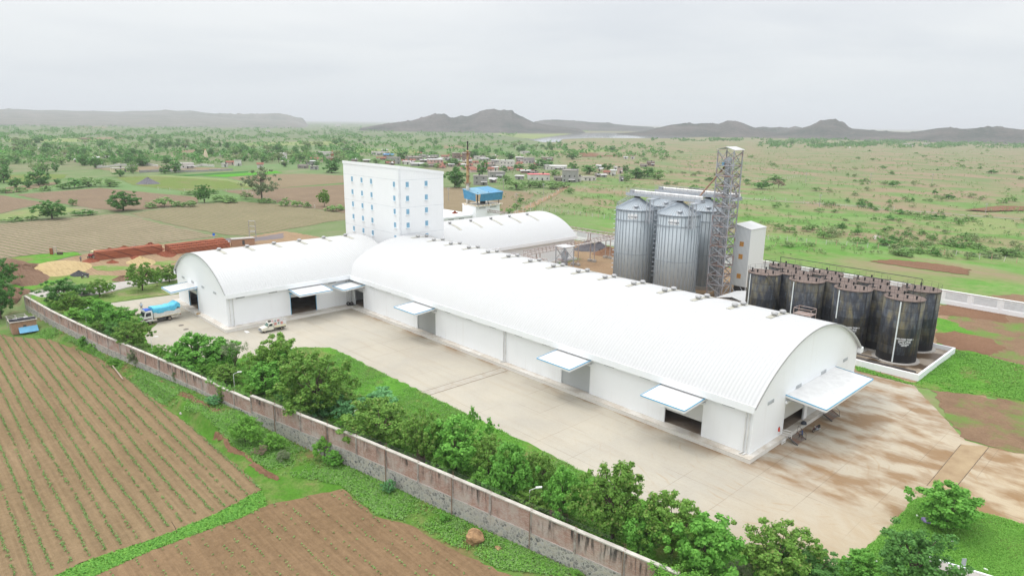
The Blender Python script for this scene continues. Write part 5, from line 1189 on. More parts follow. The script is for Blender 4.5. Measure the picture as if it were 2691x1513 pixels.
# ---------------------------------------------------------------- foliage
def leaf_mat(name, a, b, dry=None, tr=.3):
    m, n, l, bs = nodes(name); out_ = n['Material Output']; k = K.__new__(K); k.m, k.n, k.l, k.b = m, n, l, bs
    oi = n.new('ShaderNodeObjectInfo'); co = k.co('Object')
    f = k.noise(co, 1.3, 3, .6); rnd = k.n.new('ShaderNodeNewGeometry').outputs['Random Per Island']
    c = k.mix(k.math('ADD', k.math('MULTIPLY', rnd, .7), k.math('MULTIPLY', f, .4), True), a, b)
    c = k.mix(k.math('MULTIPLY', oi.outputs['Random'], .35), c, tuple(v * .62 for v in a))
    if dry: c = k.mix(k.math('GREATER_THAN', rnd, .93), c, dry)
    bs.inputs['Roughness'].default_value = .65; bs.inputs['Specular IOR Level'].default_value = .2; l.new(c, bs.inputs['Base Color'])
    t = n.new('ShaderNodeBsdfTranslucent'); l.new(c, t.inputs[0]); mx = n.new('ShaderNodeMixShader'); mx.inputs[0].default_value = tr
    l.new(bs.outputs[0], mx.inputs[1]); l.new(t.outputs[0], mx.inputs[2]); l.new(mx.outputs[0], out_.inputs[0]); return m
BARK = flat('bark', (.11, .085, .065), .95, var=.3, scale=4)
LEAFM = {'broad': leaf_mat('broad_leaf', (.11, .33, .05), (.24, .53, .09)),
         'neem': leaf_mat('neem_leaf', (.13, .29, .045), (.26, .45, .085), (.28, .34, .10)),
         'dark': leaf_mat('dark_leaf', (.07, .21, .048), (.16, .35, .08)),
         'bright': leaf_mat('bright_leaf', (.14, .37, .05), (.28, .55, .10)),
         'bluegreen': leaf_mat('bluegreen_leaf', (.11, .32, .12), (.23, .50, .20)),
         'grey': leaf_mat('greygreen_leaf', (.17, .24, .12), (.29, .36, .19), (.32, .29, .2)),
         'dry': leaf_mat('dry_twig', (.24, .18, .12), (.36, .28, .21)),
         'flower': leaf_mat('yellow_flower_leaf', (.14, .30, .04), (.26, .42, .06), (.8, .6, .03)),
         'scrub': leaf_mat('scrub_leaf', (.15, .30, .085), (.29, .46, .15)),
         'olive': leaf_mat('olive_scrub_leaf', (.19, .29, .11), (.34, .43, .19), (.34, .30, .18))}
def leaves(rg, centers, rad, per, size, up=.5, flatz=1.0, droop=0.0):
    """rhombus leaves in clumps about the given centres"""
    n = len(centers); c = np.repeat(centers, per, 0); r = np.repeat(rad, per)
    d = rg.normal(size=(n * per, 3)); d /= np.linalg.norm(d, axis=1)[:, None]; rr = rg.uniform(.1, 1.25, n * per) ** .75
    p = c + d * (r * rr)[:, None] * np.array([1, 1, flatz])
    nm = d * .8 + np.array([0, 0, up]) + rg.normal(size=d.shape) * .45; nm /= np.linalg.norm(nm, axis=1)[:, None]
    t = rg.normal(size=d.shape); t[:, 2] -= droop; u = t - nm * (t * nm).sum(1)[:, None]; u /= np.linalg.norm(u, axis=1)[:, None]; v = np.cross(nm, u)
    s = size * rg.uniform(.6, 1.3, n * per); u = u * s[:, None]; v = v * (s * .5)[:, None]
    V = np.stack([p - u * .5, p + v, p + u * .5, p - v], 1).reshape(-1, 3)
    return V, np.arange(len(V)).reshape(-1, 4)
def crown_pts(rg, n, kind):
    """clump centres of a unit crown (x, y within .5, z 0..1)"""
    d = rg.normal(size=(n, 3)); d /= np.linalg.norm(d, axis=1)[:, None]; rr = rg.uniform(0.25, 1, n) ** .5
    p = d * rr[:, None] * .5
    if kind == 'umbrella': p[:, 2] = np.abs(p[:, 2]) * .75 + .18
    elif kind == 'mound': p[:, 2] = np.abs(p[:, 2]) * 1.35 - .28
    elif kind == 'tall': p[:, :2] *= (1.15 - .9 * np.abs(p[:, 2:3])); 
    lump = 1 + .28 * np.sin(3 * np.arctan2(p[:, 1], p[:, 0]) + rg.uniform(0, 6)) + .18 * np.sin(5 * np.arctan2(p[:, 1], p[:, 0]) + rg.uniform(0, 6)); p[:, :2] *= lump[:, None]
    p[:, 2] += .5; return p
def make_crown(name, kind, shape, seed, n, per, crad, size, z0=.18, droop=0., flatz=.8):
    rg = np.random.default_rng(seed); p = crown_pts(rg, n, shape); p[:, 2] = z0 + (1 - z0) * p[:, 2]
    # a few leading shoots break the outline
    k = max(3, n // 12); top = np.argsort(-p[:, 2])[:k]; p[top, 2] += rg.uniform(.02, .10, k)
    V, F = leaves(rg, p, rg.uniform(.6, 1.25, n) * crad, per, size, .5, flatz, droop)
    return bulk(name, V, F, [LEAFM[kind]])
def make_trunk(seed, z0=.5, r=.022, lean=.04):
    rg = np.random.default_rng(seed); mb = MB(); a = rg.uniform(-lean, lean, 2); top = (a[0], a[1], z0)
    mb.tube((0, 0, -.05), top, r * 1.3, r * .8, 7, False)
    for i in range(10):
        t = rg.uniform(0, 2 * pi); e = (a[0] + cos(t) * rg.uniform(.15, .32), a[1] + sin(t) * rg.uniform(.15, .32), rg.uniform(.62, .9)); f = rg.uniform(.55, 1)
        mb.tube((a[0] * f, a[1] * f, z0 * f), e, r * .6, r * .18, 5, False)
    return mb.data('trunk', BARK)
TK = {}     # kind -> list of (crown mesh, trunk mesh)
def kit(key, leaf, shape, n, per, crad, size, k=2, z0=.18, trunk=.45, tr=.022, droop=0., flatz=.8):
    TK[key] = [(make_crown('crown', leaf, shape, hash_(key) + 17 * i, n, per, crad, size, z0, droop, flatz), make_trunk(hash_(key) + i, trunk, tr)) for i in range(k)]
def hash_(s): return sum(ord(c) * (i + 3) for i, c in enumerate(s)) % 9973
# near trees: unit height 1; leaf sizes are fractions of the height
kit('broad', 'broad', 'round', 130, 70, .075, .050, 3, .12)
kit('neem', 'neem', 'round', 190, 75, .060, .034, 3, .16, droop=.8)
kit('darkneem', 'dark', 'round', 150, 75, .070, .036, 2, .12, droop=.5)
kit('bright', 'bright', 'mound', 110, 75, .08, .040, 2, .05, .3, .012)
kit('blue', 'bluegreen', 'round', 110, 65, .08, .052, 2, .12)
kit('greybush', 'grey', 'mound', 55, 80, .11, .042, 2, .05, .3, .01)
kit('drybush', 'dry', 'mound', 40, 60, .12, .04, 1, .05, .4, .012)
kit('flower', 'flower', 'mound', 45, 70, .12, .055, 1, .05, .3, .01)
kit('sapling', 'broad', 'tall', 34, 40, .09, .075, 1, .25, .6, .014)
kit('thin', 'grey', 'tall', 70, 60, .075, .034, 1, .2, .7, .018)
kit('sparse', 'grey', 'umbrella', 40, 36, .10, .03, 1, .3, .5, .016)
# far trees: fewer, larger leaf clumps
for i_ in range(3): pass
kit('fround', 'dark', 'round', 34, 26, .14, .10, 4, .08, .4, .025)
kit('fgreen', 'scrub', 'round', 30, 24, .15, .10, 3, .08, .4, .025)
kit('fumbrella', 'olive', 'umbrella', 26, 22, .15, .09, 3, .1, .45, .022)
kit('fbush', 'scrub', 'mound', 22, 22, .17, .11, 4, .0, .2, .012)
kit('obush', 'olive', 'mound', 22, 20, .17, .10, 3, .0, .2, .012)
kit('dbush', 'dark', 'mound', 20, 22, .17, .11, 2, .0, .2, .012)
cnt = {}
def plant(key, base, h, wd, name, label, cat, group=None, rz=None):
    v = TK[key]; i = cnt.get(key, 0); cnt[key] = i + 1; cr_, tk_ = v[i % len(v)]
    o = empty(name, (float(base[0]), float(base[1]), float(base[2])), random.uniform(0, 6.28) if rz is None else rz, label, cat, group, (wd, wd, h))
    link('crown', cr_, o); link('trunk', tk_, o); return o
def tree_px(key, x, y, ytop, wpx, R, name, label, cat='tree', group=None, z=None, back=0.0):
    b = gz(x, y, R)
    if z is None: z = float(hgt(b[0], b[1]))
    b = gz(x, y, R, z); h = heightof(b, sp((x, ytop), R)); w_ = wpx / R[2] * pxm(b) * (1.14 if R in (R2, R3, RB, R4) and key in ('broad', 'neem', 'darkneem', 'blue') else 1)
    return plant(key, b, max(.4, h), w_ * 1.02, name, label, cat, group)
# ---- the planted strip inside the wall and the bushes outside it
T_ = tree_px
near_trees = [
 ('darkneem', 590, 880, 640, 290, R4, 'dark bushy tree at the corner where the concrete path meets the brick wall'),
 ('darkneem', 800, 775, 680, 190, R4, 'low dark tree beside the concrete path, between the corner tree and a neem'),
 ('neem', 950, 790, 640, 180, R4, 'feathery neem tree standing right on the edge of the concrete path'),
 ('sapling', 1068, 765, 662, 70, R4, 'thin sapling with big leaves on the dry grass by the concrete path'),
 ('neem', 1355, 735, 478, 235, R4, 'tall neem tree with bare trunk on the dry grass near the warehouse gable'),
 ('sapling', 1495, 695, 585, 115, R4, 'small large-leaved tree on the dry grass between two neem trees'),
 ('neem', 1610, 655, 498, 190, R4, 'neem tree touching the gable end of the shorter warehouse'),
 ('neem', 690, 950, 752, 230, R4, 'neem tree in the strip inside the brick wall, behind the first lamp post'),
 ('bright', 545, 905, 800, 150, R4, 'bright green bush against the inside of the brick wall at its far corner'),
 ('bright', 870, 915, 800, 220, R4, 'bright yellow-green bush in front of the dry grass patch'),
 ('bright', 700, 1020, 900, 210, R4, 'low olive green bush hugging the wall beside the first lamp post'),
 ('broad', 970, 1060, 852, 240, R4, 'broad-leaved tree just beyond the first lamp post'),
 ('broad', 1150, 1110, 905, 270, R4, 'broad-leaved tree opposite the tarpaulin truck'),
 ('neem', 950, 1130, 1030, 170, R4, 'short olive tree growing over the wall under two broad-leaved trees'),
 ('darkneem', 1110, 1180, 1045, 190, R4, 'short dark tree over the wall opposite the tarpaulin truck'),
 ('neem', 1255, 1300, 1030, 290, R4, 'yellowish neem tree on a bare trunk beside the second lamp post'),
 ('bright', 1520, 1390, 1240, 170, R4, 'thin weedy bush between the second lamp post and the yard'),
 ('broad', 430, 450, 118, 400, R2, 'large bright broad-leaved tree in front of the white pickup'),
 ('broad', 690, 420, 172, 270, R2, 'broad-leaved tree joined to the large bright one, over grey branches'),
 ('sparse', 790, 480, 190, 280, R2, 'half bare grey tree with thin branches, beside the large bright tree'),
 ('bright', 450, 530, 370, 160, R2, 'yellow-green bush at the foot of the large bright tree by the wall'),
 ('bright', 575, 530, 360, 150, R2, 'upright yellow-green bush between the large bright tree and a lamp post'),
 ('neem', 700, 575, 405, 250, R2, 'olive bush beside the tall lamp post'),
 ('bright', 900, 710, 585, 210, R2, 'yellow-green bush in front of the tall lamp post, over the wall'),
 ('neem', 1180, 560, 132, 410, R2, 'tall neem tree at the tip of the lawn, facing the pickup'),
 ('broad', 1090, 660, 380, 320, R2, 'mid green tree at the wall under the tall neem'),
 ('broad', 1270, 560, 278, 330, R2, 'light green broad-leaved tree between two large neems'),
 ('neem', 1530, 900, 300, 580, R2, 'biggest olive neem tree in the strip, round and dense'),
 ('blue', 1640, 890, 648, 240, R2, 'blue-green broad-leaved tree under the biggest neem'),
 ('neem', 1790, 800, 600, 340, R2, 'low olive tree on the lawn side of the biggest neem'),
 ('darkneem', 1310, 770, 620, 210, R2, 'dark tree low against the wall under the biggest neem'),
 ('blue', 1900, 970, 738, 240, R2, 'blue-green broad-leaved tree beside the lamp hidden in leaves'),
 ('blue', 2180, 840, 645, 320, R2, 'pale blue-green tree at the lawn edge behind an olive neem'),
 ('neem', 2160, 1150, 748, 570, R2, 'wide olive neem tree behind the yellow flowers'),
 ('bright', 1800, 1050, 895, 140, R2, 'narrow bright bush against the wall by the hidden lamp'),
 ('flower', 2010, 1140, 1000, 130, R2, 'bush with yellow flowers peeping over the wall'),
 ('bright', 2320, 1260, 1075, 230, R2, 'round bright bush against the wall near the yellow flowers'),
 ('neem', 612, 615, 240, 270, R3, 'olive neem tree between the yellow-flower neem and the spiky tree'),
 ('broad', 840, 660, 300, 340, R3, 'large green tree with spiky shoots against the yard edge'),
 ('sapling', 962, 430, 205, 95, R3, 'tall leafy shoot rising against the concrete yard'),
 ('sapling', 1092, 440, 288, 95, R3, 'shorter leafy shoot rising against the concrete yard'),
 ('bright', 725, 705, 560, 200, R3, 'bright bush against the wall below the spiky tree'),
 ('drybush', 572, 640, 500, 100, R3, 'red-brown dry bush standing between two neems'),
 ('neem', 1085, 700, 440, 270, R3, 'olive tree between the spiky tree and a dark broad-leaved one'),
 ('broad', 1235, 900, 488, 300, R3, 'dark green broad-leaved tree on the lawn before the slim lamp post'),
 ('bright', 1015, 840, 660, 200, R3, 'round bright bush at the wall under the dark broad-leaved tree'),
 ('neem', 1455, 810, 550, 215, R3, 'slim olive neem tree behind the slim lamp post'),
 ('broad', 1640, 1040, 680, 250, R3, 'conical dark tree on the lawn just past the slim lamp post'),
 ('neem', 1400, 975, 820, 240, R3, 'loose low bush around the foot of the slim lamp post'),
 ('drybush', 1590, 1075, 930, 140, R3, 'brown dry bush at the wall beside the conical dark tree'),
 ('neem', 402, 970, 284, 600, RB, 'tall neem tree with a clear trunk standing on the lawn near the wall end'),
 ('broad', 660, 1130, 715, 340, RB, 'broad-leaved tree between two tall neems near the wall end'),
 ('bright', 640, 1200, 980, 250, RB, 'yellow-green bush over the wall coping near its end'),
 ('neem', 965, 1110, 568, 570, RB, 'wide neem tree at the edge of the muddy yard'),
 ('broad', 1290, 1350, 778, 540, RB, 'bright star-leaved tree beside the muddy yard'),
 ('neem', 1965, 1400, 858, 620, RB, 'bright neem tree in front of the muddy tracks'),
 ('darkneem', 2290, 1420, 1115, 520, RB, 'dark glossy tree next to the bright neem by the muddy tracks'),
 ('greybush', 1645, 1380, 1190, 270, RB, 'grey-green twiggy bush between the star-leaved tree and the bright neem'),
 ('darkneem', 420, 1400, 1125, 500, RC, 'dark tree at the bottom edge of the muddy yard'),
 ('broad', 960, 1400, 1128, 380, RC, 'loose light green tree at the tip of the gate lawn'),
 ('darkneem', 1450, 1470, 915, 720, RC, 'big dark wild tree at the border of the gate lawn'),
 ('broad', 1800, 890, 470, 560, RC, 'round leafy bush on the gate lawn with a purple sack at its foot'),
]
for key, x, y, yt, w_, R, lb in near_trees:
    bush = key in ('bright', 'drybush', 'flower', 'greybush')
    T_(key, x, y, yt, w_, R, 'bush' if bush else 'tree', lb, 'bush' if bush else 'tree')
outside = [
 ('greybush', 300, 925, 850, 80, R4, 'grey-green bush outside the wall near the brick hut'), ('broad', 835, 1275, 1165, 135, R4, 'dark green bush at the foot of the wall on the bank'), ('bright', 930, 1315, 1200, 130, R4, 'bright bush on the bank next to a dark one at the wall foot'),
 ('greybush', 1300, 1455, 1275, 150, R4, 'blue-grey bush leaning on the outside of the wall'), ('bright', 1095, 1450, 1370, 110, R4, 'small bright bush on the bank below the wall'), ('greybush', 250, 550, 408, 110, R2, 'thin bush hanging over the coping of the wall'),
 ('blue', 590, 775, 690, 125, R2, 'blue-green low bush at the wall foot'), ('bright', 890, 1140, 855, 310, R2, 'large rounded bright bush on the bank beside the wall step'), ('bright', 1150, 1200, 1030, 210, R2, 'bright bush next to the large rounded one on the bank'),
 ('drybush', 1045, 1245, 1150, 140, R2, 'dry grey thorn bush on the grassy bank'), ('greybush', 1250, 1305, 1195, 140, R2, 'pale olive thorn bush on the grassy bank'), ('bright', 1640, 1270, 1055, 215, R2, 'bright bush climbing the outside of the wall'),
 ('broad', 1740, 1350, 1220, 145, R2, 'dark leafy bush at the foot of the rubble stone base'), ('bright', 1190, 1200, 1120, 90, R2, 'little bright bush beside the dry thorn bush'), ('blue', 345, 830, 740, 85, R3, 'small blue-green shrub under the stone base'), ('broad', 755, 1040, 990, 70, R3, 'small shrub on the scarp before the boulder'),
 ('bright', 40, 1336, 1270, 110, RB, 'bright weed bush at the foot of the wall near a rusty strap')]
for key, x, y, yt, w_, R, lb in outside: T_(key, x, y, yt, w_, R, 'bush', lb, 'bush')
for key, x, y, yt, w_, lb in (('darkneem', 40, 700, 440, 210, 'big dark tree beyond the soil mound, at the hut side'), ('darkneem', 10, 1000, 620, 270, 'big dark tree hanging over the brick hut'), ('darkneem', -90, 900, 560, 240, 'big dark tree behind the one over the hut')): T_(key, x, y, yt, w_, R4, 'tree', lb)
# leafy creeper spilling over the end of the wall
def mass(name, pts, mat, n, per, crad, size, label=None, cat=None, kind=None, up=.5):
    rg = np.random.default_rng(len(pts) + n); P = np.array(pts, float); c = P[rg.integers(0, len(P), n)] + rg.normal(size=(n, 3)) * np.array([.5, .5, .18]) * crad * 3
    V, F = leaves(rg, c, np.full(n, crad), per, size, up); o = link(name, bulk(name, V, F, [LEAFM[mat]])); return tag(o, label, cat, None, kind)
cw = [(x, wy(x) + dy, z) for x in np.arange(-29.5, -18, .5) for dy in (-.8, -.3, .2, .8) for z in (1.6, 2.3, 2.7)]
mass('creeper_hedge', cw, 'bright', 160, 110, .45, .16, 'bright green creeper swallowing the end of the brick wall', 'creeper')
mass('creeper', [(x, wy(x) + .15, 2.45) for x in np.arange(-104, -97, .25)], 'bright', 50, 70, .22, .12, 'bright creeper trailing along the coping by the tall lamp post', 'creeper')
mass('creeper', [(-100.0, wy(-100) - .25, z) for z in np.arange(0, 2.6, .2)], 'neem', 26, 60, .2, .10, 'dark creeper hanging down the outside of the wall', 'creeper')
# ---- weeds and grass tufts (nobody could count them)
def scatter(name, poly, n, leaf, size, clump=3, crad=.18, zoff=0.03, bias=None):
    rg = np.random.default_rng(n); P = np.array(poly, float)[:, :2]; lo, hi = P.min(0), P.max(0); c = []
    x0, y0 = P[:, 0], P[:, 1]; x1, y1 = np.roll(x0, -1), np.roll(y0, -1)
    while len(c) < n:
        q = rg.uniform(lo, hi, (n * 2, 2)); ins = np.zeros(len(q), bool)
        for a, b, d, e in zip(x0, y0, x1, y1):
            t = ((b > q[:, 1]) != (e > q[:, 1])) & (q[:, 0] < (d - a) * (q[:, 1] - b) / ((e - b) if abs(e - b) > 1e-9 else 1e-9) + a); ins ^= t
        q = q[ins]; m_ = wob(q[:, 0] * .8, q[:, 1] * .8) + rg.normal(0, .35, len(q)) > -.1; c += list(q[m_])
        if not len(q): break
    c = np.array(c[:n]); c3 = np.column_stack([c, np.maximum(hgt(c[:, 0], c[:, 1]), -9) + zoff + .05])
    V, F = leaves(rg, c3, np.full(len(c3), crad), clump, size, .9, .5); o = link(name, bulk(name, V, F, [LEAFM[leaf]])); o['kind'] = 'stuff'; return o
bankp = [(-165, 20)] + [(x, wy(x) - .4) for x in np.arange(-163, -24, 6)] + px(R3, (1600, 1448), (1300, 1400), (1150, 1370), (1010, 1290), (860, 1230), (700, 1150), (560, 1060), (240, 970), (0, 770), z=-1.7) + px(R2, (1230, 1440), (930, 1290), (700, 1120), (500, 960), (300, 860), (0, 700), z=-1.7) + px(R1, (650, 235), (420, 120), z=-1.7)
scatter('bank_undergrowth', bankp, 12000, 'bright', .15, 6, .28); scatter('bank_undergrowth', bankp, 7000, 'scrub', .17, 6, .3)
lawnp = px(R2, (930, 322), (1400, 228), (1690, 228), (2200, 472), (2534, 632)) + px(R3, (900, 235), (1330, 442), (1890, 724)) + px(RB, (720, 608), (1290, 775), (1620, 1040)) + [(-22, 48.5), (-49, 45), (-92, 36.6), (-110, 34)]
scatter('lawn_grass', lawnp, 26000, 'bright', .12, 5, .25); scatter('lawn_grass', lawnp, 9000, 'scrub', .13, 5, .28)
scatter('gate_lawn_grass', px(RC, (1520, 590), (1250, 880), (1010, 1110), (640, 1353), (1500, 1560), (2690, 1420), (2690, 870), (2100, 715), (1750, 510)), 16000, 'bright', .10, 5, .2)
scatter('strip_undergrowth', [(x, wy(x) + .6) for x in np.arange(-178, -20, 6)] + [(x, wy(x) + 6) for x in np.arange(-26, -170, -6)], 9000, 'neem', .3, 5, .45)
scatter('tank_side_grass', px(R8, (1260, 1160), (1800, 1325), (1850, 1320), (2185, 1010), (2534, 1080), (3400, 1300), (3400, 1600), (2576, 1448), (2000, 1395), (1270, 1205)), 9000, 'bright', .2, 5, .3)
bord = px(R1, (260, 1475), (520, 1352), (820, 1258), (1000, 1192), (1250, 1088), (1500, 952), (1529, 1040), (1390, 1108), (1100, 1212), (860, 1298), (420, 1500), z=FZ)
scatter('field_border_grass', bord, 3600, 'bright', .16, 6, .22); scatter('field_border_grass', bord, 1200, 'broad', .2, 8, .3)
# ---- crops in rows
def crop(name, poly, rows, x0, x1, step, size, crad, per, leaf, gap, seed, z):
    rg = np.random.default_rng(seed); P = np.array(poly, float)[:, :2]; pts = []
    X0, Y0 = P[:, 0], P[:, 1]; X1, Y1 = np.roll(X0, -1), np.roll(Y0, -1)
    for y in rows:
        xs_ = np.arange(x0, x1, step) + rg.uniform(-.1, .1, len(np.arange(x0, x1, step))); ys_ = y + .10 * np.sin(xs_ * .12 + y) + rg.normal(0, .05, len(xs_))
        ins = np.zeros(len(xs_), bool)
        for a, b, d, e in zip(X0, Y0, X1, Y1): ins ^= ((b > ys_) != (e > ys_)) & (xs_ < (d - a) * (ys_ - b) / ((e - b) if abs(e - b) > 1e-9 else 1e-9) + a)
        keep = ins & (np.sin(xs_ * .21 + y * 3) + rg.normal(0, .8, len(xs_)) > gap); pts.append(np.column_stack([xs_[keep], ys_[keep], np.full(keep.sum(), z)]))
    c = np.concatenate(pts); V, F = leaves(rg, c, rg.uniform(.6, 1.3, len(c)) * crad, per, size, .9, .7); o = link(name, bulk(name, V, F, [LEAFM[leaf]])); o['kind'] = 'stuff'
crop('crop_foliage', f1 + f1b, np.arange(-40, 40, 1.53) + .2, -190, -73.6, .36, .15, .17, 10, 'scrub', -1.1, 5, FZ + .16)
crop('crop_foliage', f2, np.arange(-20, 42, 1.22), -72, -26, .55, .15, .14, 6, 'scrub', .25, 6, FZ + .12)
# ---------------------------------------------------------------- people
def person_mesh(name, joints, edges, radii, bands, off=(0, 0, 0)):
    """one continuous skinned body; bands: list of (test(v)->bool, material) painted over skin"""
    me = bpy.data.meshes.new(name); me.from_pydata(joints, edges, []); o = bpy.data.objects.new(name + '_src', me); C.objects.link(o)
    o.modifiers.new('s', 'SKIN'); o.modifiers.new('u', 'SUBSURF').levels = 1; o.modifiers['u'].render_levels = 1
    for i, v in enumerate(me.skin_vertices[0].data): v.radius = (radii[i], radii[i]); v.use_root = (i == 0)
    o.modifiers['s'].use_smooth_shade = True
    dg = bpy.context.evaluated_depsgraph_get(); out = bpy.data.meshes.new_from_object(o.evaluated_get(dg)); bpy.data.objects.remove(o); out.name = name
    out.materials.clear()
    for m in [b[1] for b in bands]: out.materials.append(m)
    for p in out.polygons:
        c = p.center
        for i, (t, m) in enumerate(bands):
            if t(c): p.material_index = i; break
    return out
SKIN = flat('skin', (.22, .11, .065), .6, var=.05); HAIR = flat('hair', (.012, .010, .010), .6)
DENIM = flat('dark_trousers', (.035, .037, .048), .85)
def person(loc, rz, pose, shirt, label):
    """pose: dict of joint offsets in metres, feet at 0"""
    J = dict(pel=(0, 0, .93), wai=(0, 0, 1.10), che=(0, 0, 1.32), nek=(0, 0, 1.46), hed=(0, .02, 1.60), top=(0, .02, 1.70), ls=(-.18, 0, 1.40), le=(-.24, .02, 1.13), lw=(-.25, .10, .90), rs=(.18, 0, 1.40), re=(.24, .02, 1.13), rw=(.25, .10, .90),
             lh=(-.09, 0, .90), lk=(-.10, .03, .50), la=(-.10, 0, .08), lt=(-.10, .16, .04), rh=(.09, 0, .90), rk=(.10, .03, .50), ra=(.10, 0, .08), rt=(.10, .16, .04)); J.update(pose)
    names = list(J); ix = {n: i for i, n in enumerate(names)}; pts = [J[n] for n in names]
    E = [('pel', 'wai'), ('wai', 'che'), ('che', 'nek'), ('nek', 'hed'), ('hed', 'top'), ('che', 'ls'), ('ls', 'le'), ('le', 'lw'), ('che', 'rs'), ('rs', 're'), ('re', 'rw'), ('pel', 'lh'), ('lh', 'lk'), ('lk', 'la'), ('la', 'lt'), ('pel', 'rh'), ('rh', 'rk'), ('rk', 'ra'), ('ra', 'rt')]
    ed = [(ix[a], ix[b]) for a, b in E]
    Rr = dict(pel=.125, wai=.118, che=.135, nek=.055, hed=.092, top=.075, ls=.068, le=.045, lw=.032, rs=.068, re=.045, rw=.032, lh=.09, lk=.062, la=.042, lt=.036, rh=.09, rk=.062, ra=.042, rt=.036); rad = [Rr[n] for n in names]
    for s_ in ('l', 'r'):                       # a palm and five fingers on each hand
        w_ = np.array(J[s_ + 'w'], float); d = w_ - np.array(J[s_ + 'e'], float); d /= np.linalg.norm(d); sd = np.cross(d, (0, 0, 1.)); sd = sd / np.linalg.norm(sd) if np.linalg.norm(sd) > .1 else np.array([0, 1., 0])
        pts.append(tuple(w_ + d * .07)); rad.append(.030); pi_ = len(pts) - 1; ed.append((ix[s_ + 'w'], pi_))
        for k_, (o_, l_) in enumerate(((-.03, .055), (-.01, .075), (.01, .08), (.03, .07))):
            pts.append(tuple(w_ + d * (.10 + l_) + sd * o_ * 1.4)); rad.append(.009); ed.append((pi_, len(pts) - 1))
        pts.append(tuple(w_ + d * .09 + sd * -.06)); rad.append(.010); ed.append((pi_, len(pts) - 1))
    hd, wr, zs_ = np.array(J['hed']), [np.array(J['lw']), np.array(J['rw'])], J['pel'][2]
    el = [np.array(J['le']), np.array(J['re'])]; an_ = [np.array(J['lt']), np.array(J['rt']), np.array(J['la']), np.array(J['ra'])]
    near = lambda c, L_, r: any(np.linalg.norm(np.array(c) - q) < r for q in L_)
    bands = [(lambda c: (c[2] > hd[2] + .035 or (c[2] > hd[2] - .05 and c[1] < hd[1] - .035)) and near(c, [hd, np.array(J['top'])], .22), HAIR), (lambda c: near(c, [hd, np.array(J['top'])], .145) or near(c, wr, .17), SKIN), (lambda c: near(c, an_, .10), BLACK),
             (lambda c: np.linalg.norm(np.array(c) - np.array(J['pel'])) > .26 and c[2] < zs_ - .04 and not near(c, el, .14) or c[2] < zs_ - .02 and not near(c, el + wr, .16), DENIM), (lambda c: True, shirt)]
    o = link('person', person_mesh('body', pts, ed, rad, bands)); o.location = loc; o.rotation_euler = (0, 0, rz); tag(o, label, 'person')
    # face: eyes, nose, mouth, ears as a small child mesh
    mb = MB()
    for sx in (-.032, .032): mb.lathe([(0, -.011), (.011, 0), (0, .011)], (hd[0] + sx, hd[1] + .088, hd[2] + .01), 6)
    mb.box(hd[0] - .028, hd[0] + .028, hd[1] + .084, hd[1] + .092, hd[2] - .055, hd[2] - .045)
    mb.build('face_feature', HAIR, o, local=True)
    mb = MB(); mb.hexa([(hd[0] - .014, hd[1] + .08, hd[2] - .03), (hd[0] + .014, hd[1] + .08, hd[2] - .03), (hd[0] + .01, hd[1] + .112, hd[2] - .03), (hd[0] - .01, hd[1] + .112, hd[2] - .03)], [(hd[0] - .008, hd[1] + .08, hd[2] + .01), (hd[0] + .008, hd[1] + .08, hd[2] + .01), (hd[0] + .005, hd[1] + .09, hd[2] + .01), (hd[0] - .005, hd[1] + .09, hd[2] + .01)])
    for sx in (-1, 1): mb.box(hd[0] + sx * .088, hd[0] + sx * .102, hd[1] - .02, hd[1] + .02, hd[2] - .03, hd[2] + .03)
    mb.build('nose_and_ear', SKIN, o, local=True)
    return o

# ---------------------------------------------------------------- truck under a blue tarpaulin
TWHITE = flat('truck_white', (.72, .72, .70), .4, var=.06); CREAM = flat('truck_cream', (.66, .60, .44), .5, var=.1); TYRE = flat('tyre', (.035, .033, .032), .9); HUB = flat('wheel_hub', (.30, .25, .19), .7, var=.2)
kt = K('tarpaulin_blue', .45, 0, .4); tn = kt.noise(kt.co('Object'), 2.2, 5, .6); kt.bump(tn, .6, .15); TARP = kt.out(kt.ramp(tn, [(.3, (.06, .40, .60)), (.7, (.13, .55, .76))]))
def wheel(parent, x, y, r, w_, name='wheel'):
    """axle along y"""
    s = 1 if y > 0 else -1; mb = MB(); n = 22; prof = [(r * .62, -w_ / 2), (r * .93, -w_ / 2), (r, -w_ * .32), (r, w_ * .32), (r * .93, w_ / 2), (r * .62, w_ / 2)]
    vs = [(q * cos(2 * pi * i / n), b, q * sin(2 * pi * i / n)) for q, b in prof for i in range(n)]; k_ = len(prof)
    mb.mesh(vs, [(j * n + i, j * n + (i + 1) % n, (j + 1) % k_ * n + (i + 1) % n, (j + 1) % k_ * n + i) for j in range(k_) for i in range(n)])
    me = mb.data('tyre', TYRE); wo = empty(name); wo.parent = parent; wo.location = (x, y, r); link('tyre', me, wo)
    mb = MB(); vs = [(q * cos(2 * pi * i / 16), b * s, q * sin(2 * pi * i / 16)) for q, b in ((r * .63, w_ * .30), (r * .5, w_ * .18), (r * .22, w_ * .40), (.001, w_ * .42)) for i in range(16)]
    mb.mesh(vs, [(j * 16 + i, j * 16 + (i + 1) % 16, (j + 1) * 16 + (i + 1) % 16, (j + 1) * 16 + i) for j in range(3) for i in range(16)]); mb.mesh([(r * .63 * cos(2 * pi * i / 16), -w_ * .2 * s, r * .63 * sin(2 * pi * i / 16)) for i in range(16)], [tuple(range(16))]); link('rim', mb.data('rim', HUB), wo); return wo
def loc_build(mb, name, mat, par, smooth=False): return mb.build(name, mat, par, smooth, local=True)
TKP = gz(1525, 1055, R4); fr1 = gz(1385, 1062, R4); re1 = gz(1700, 985, R4)
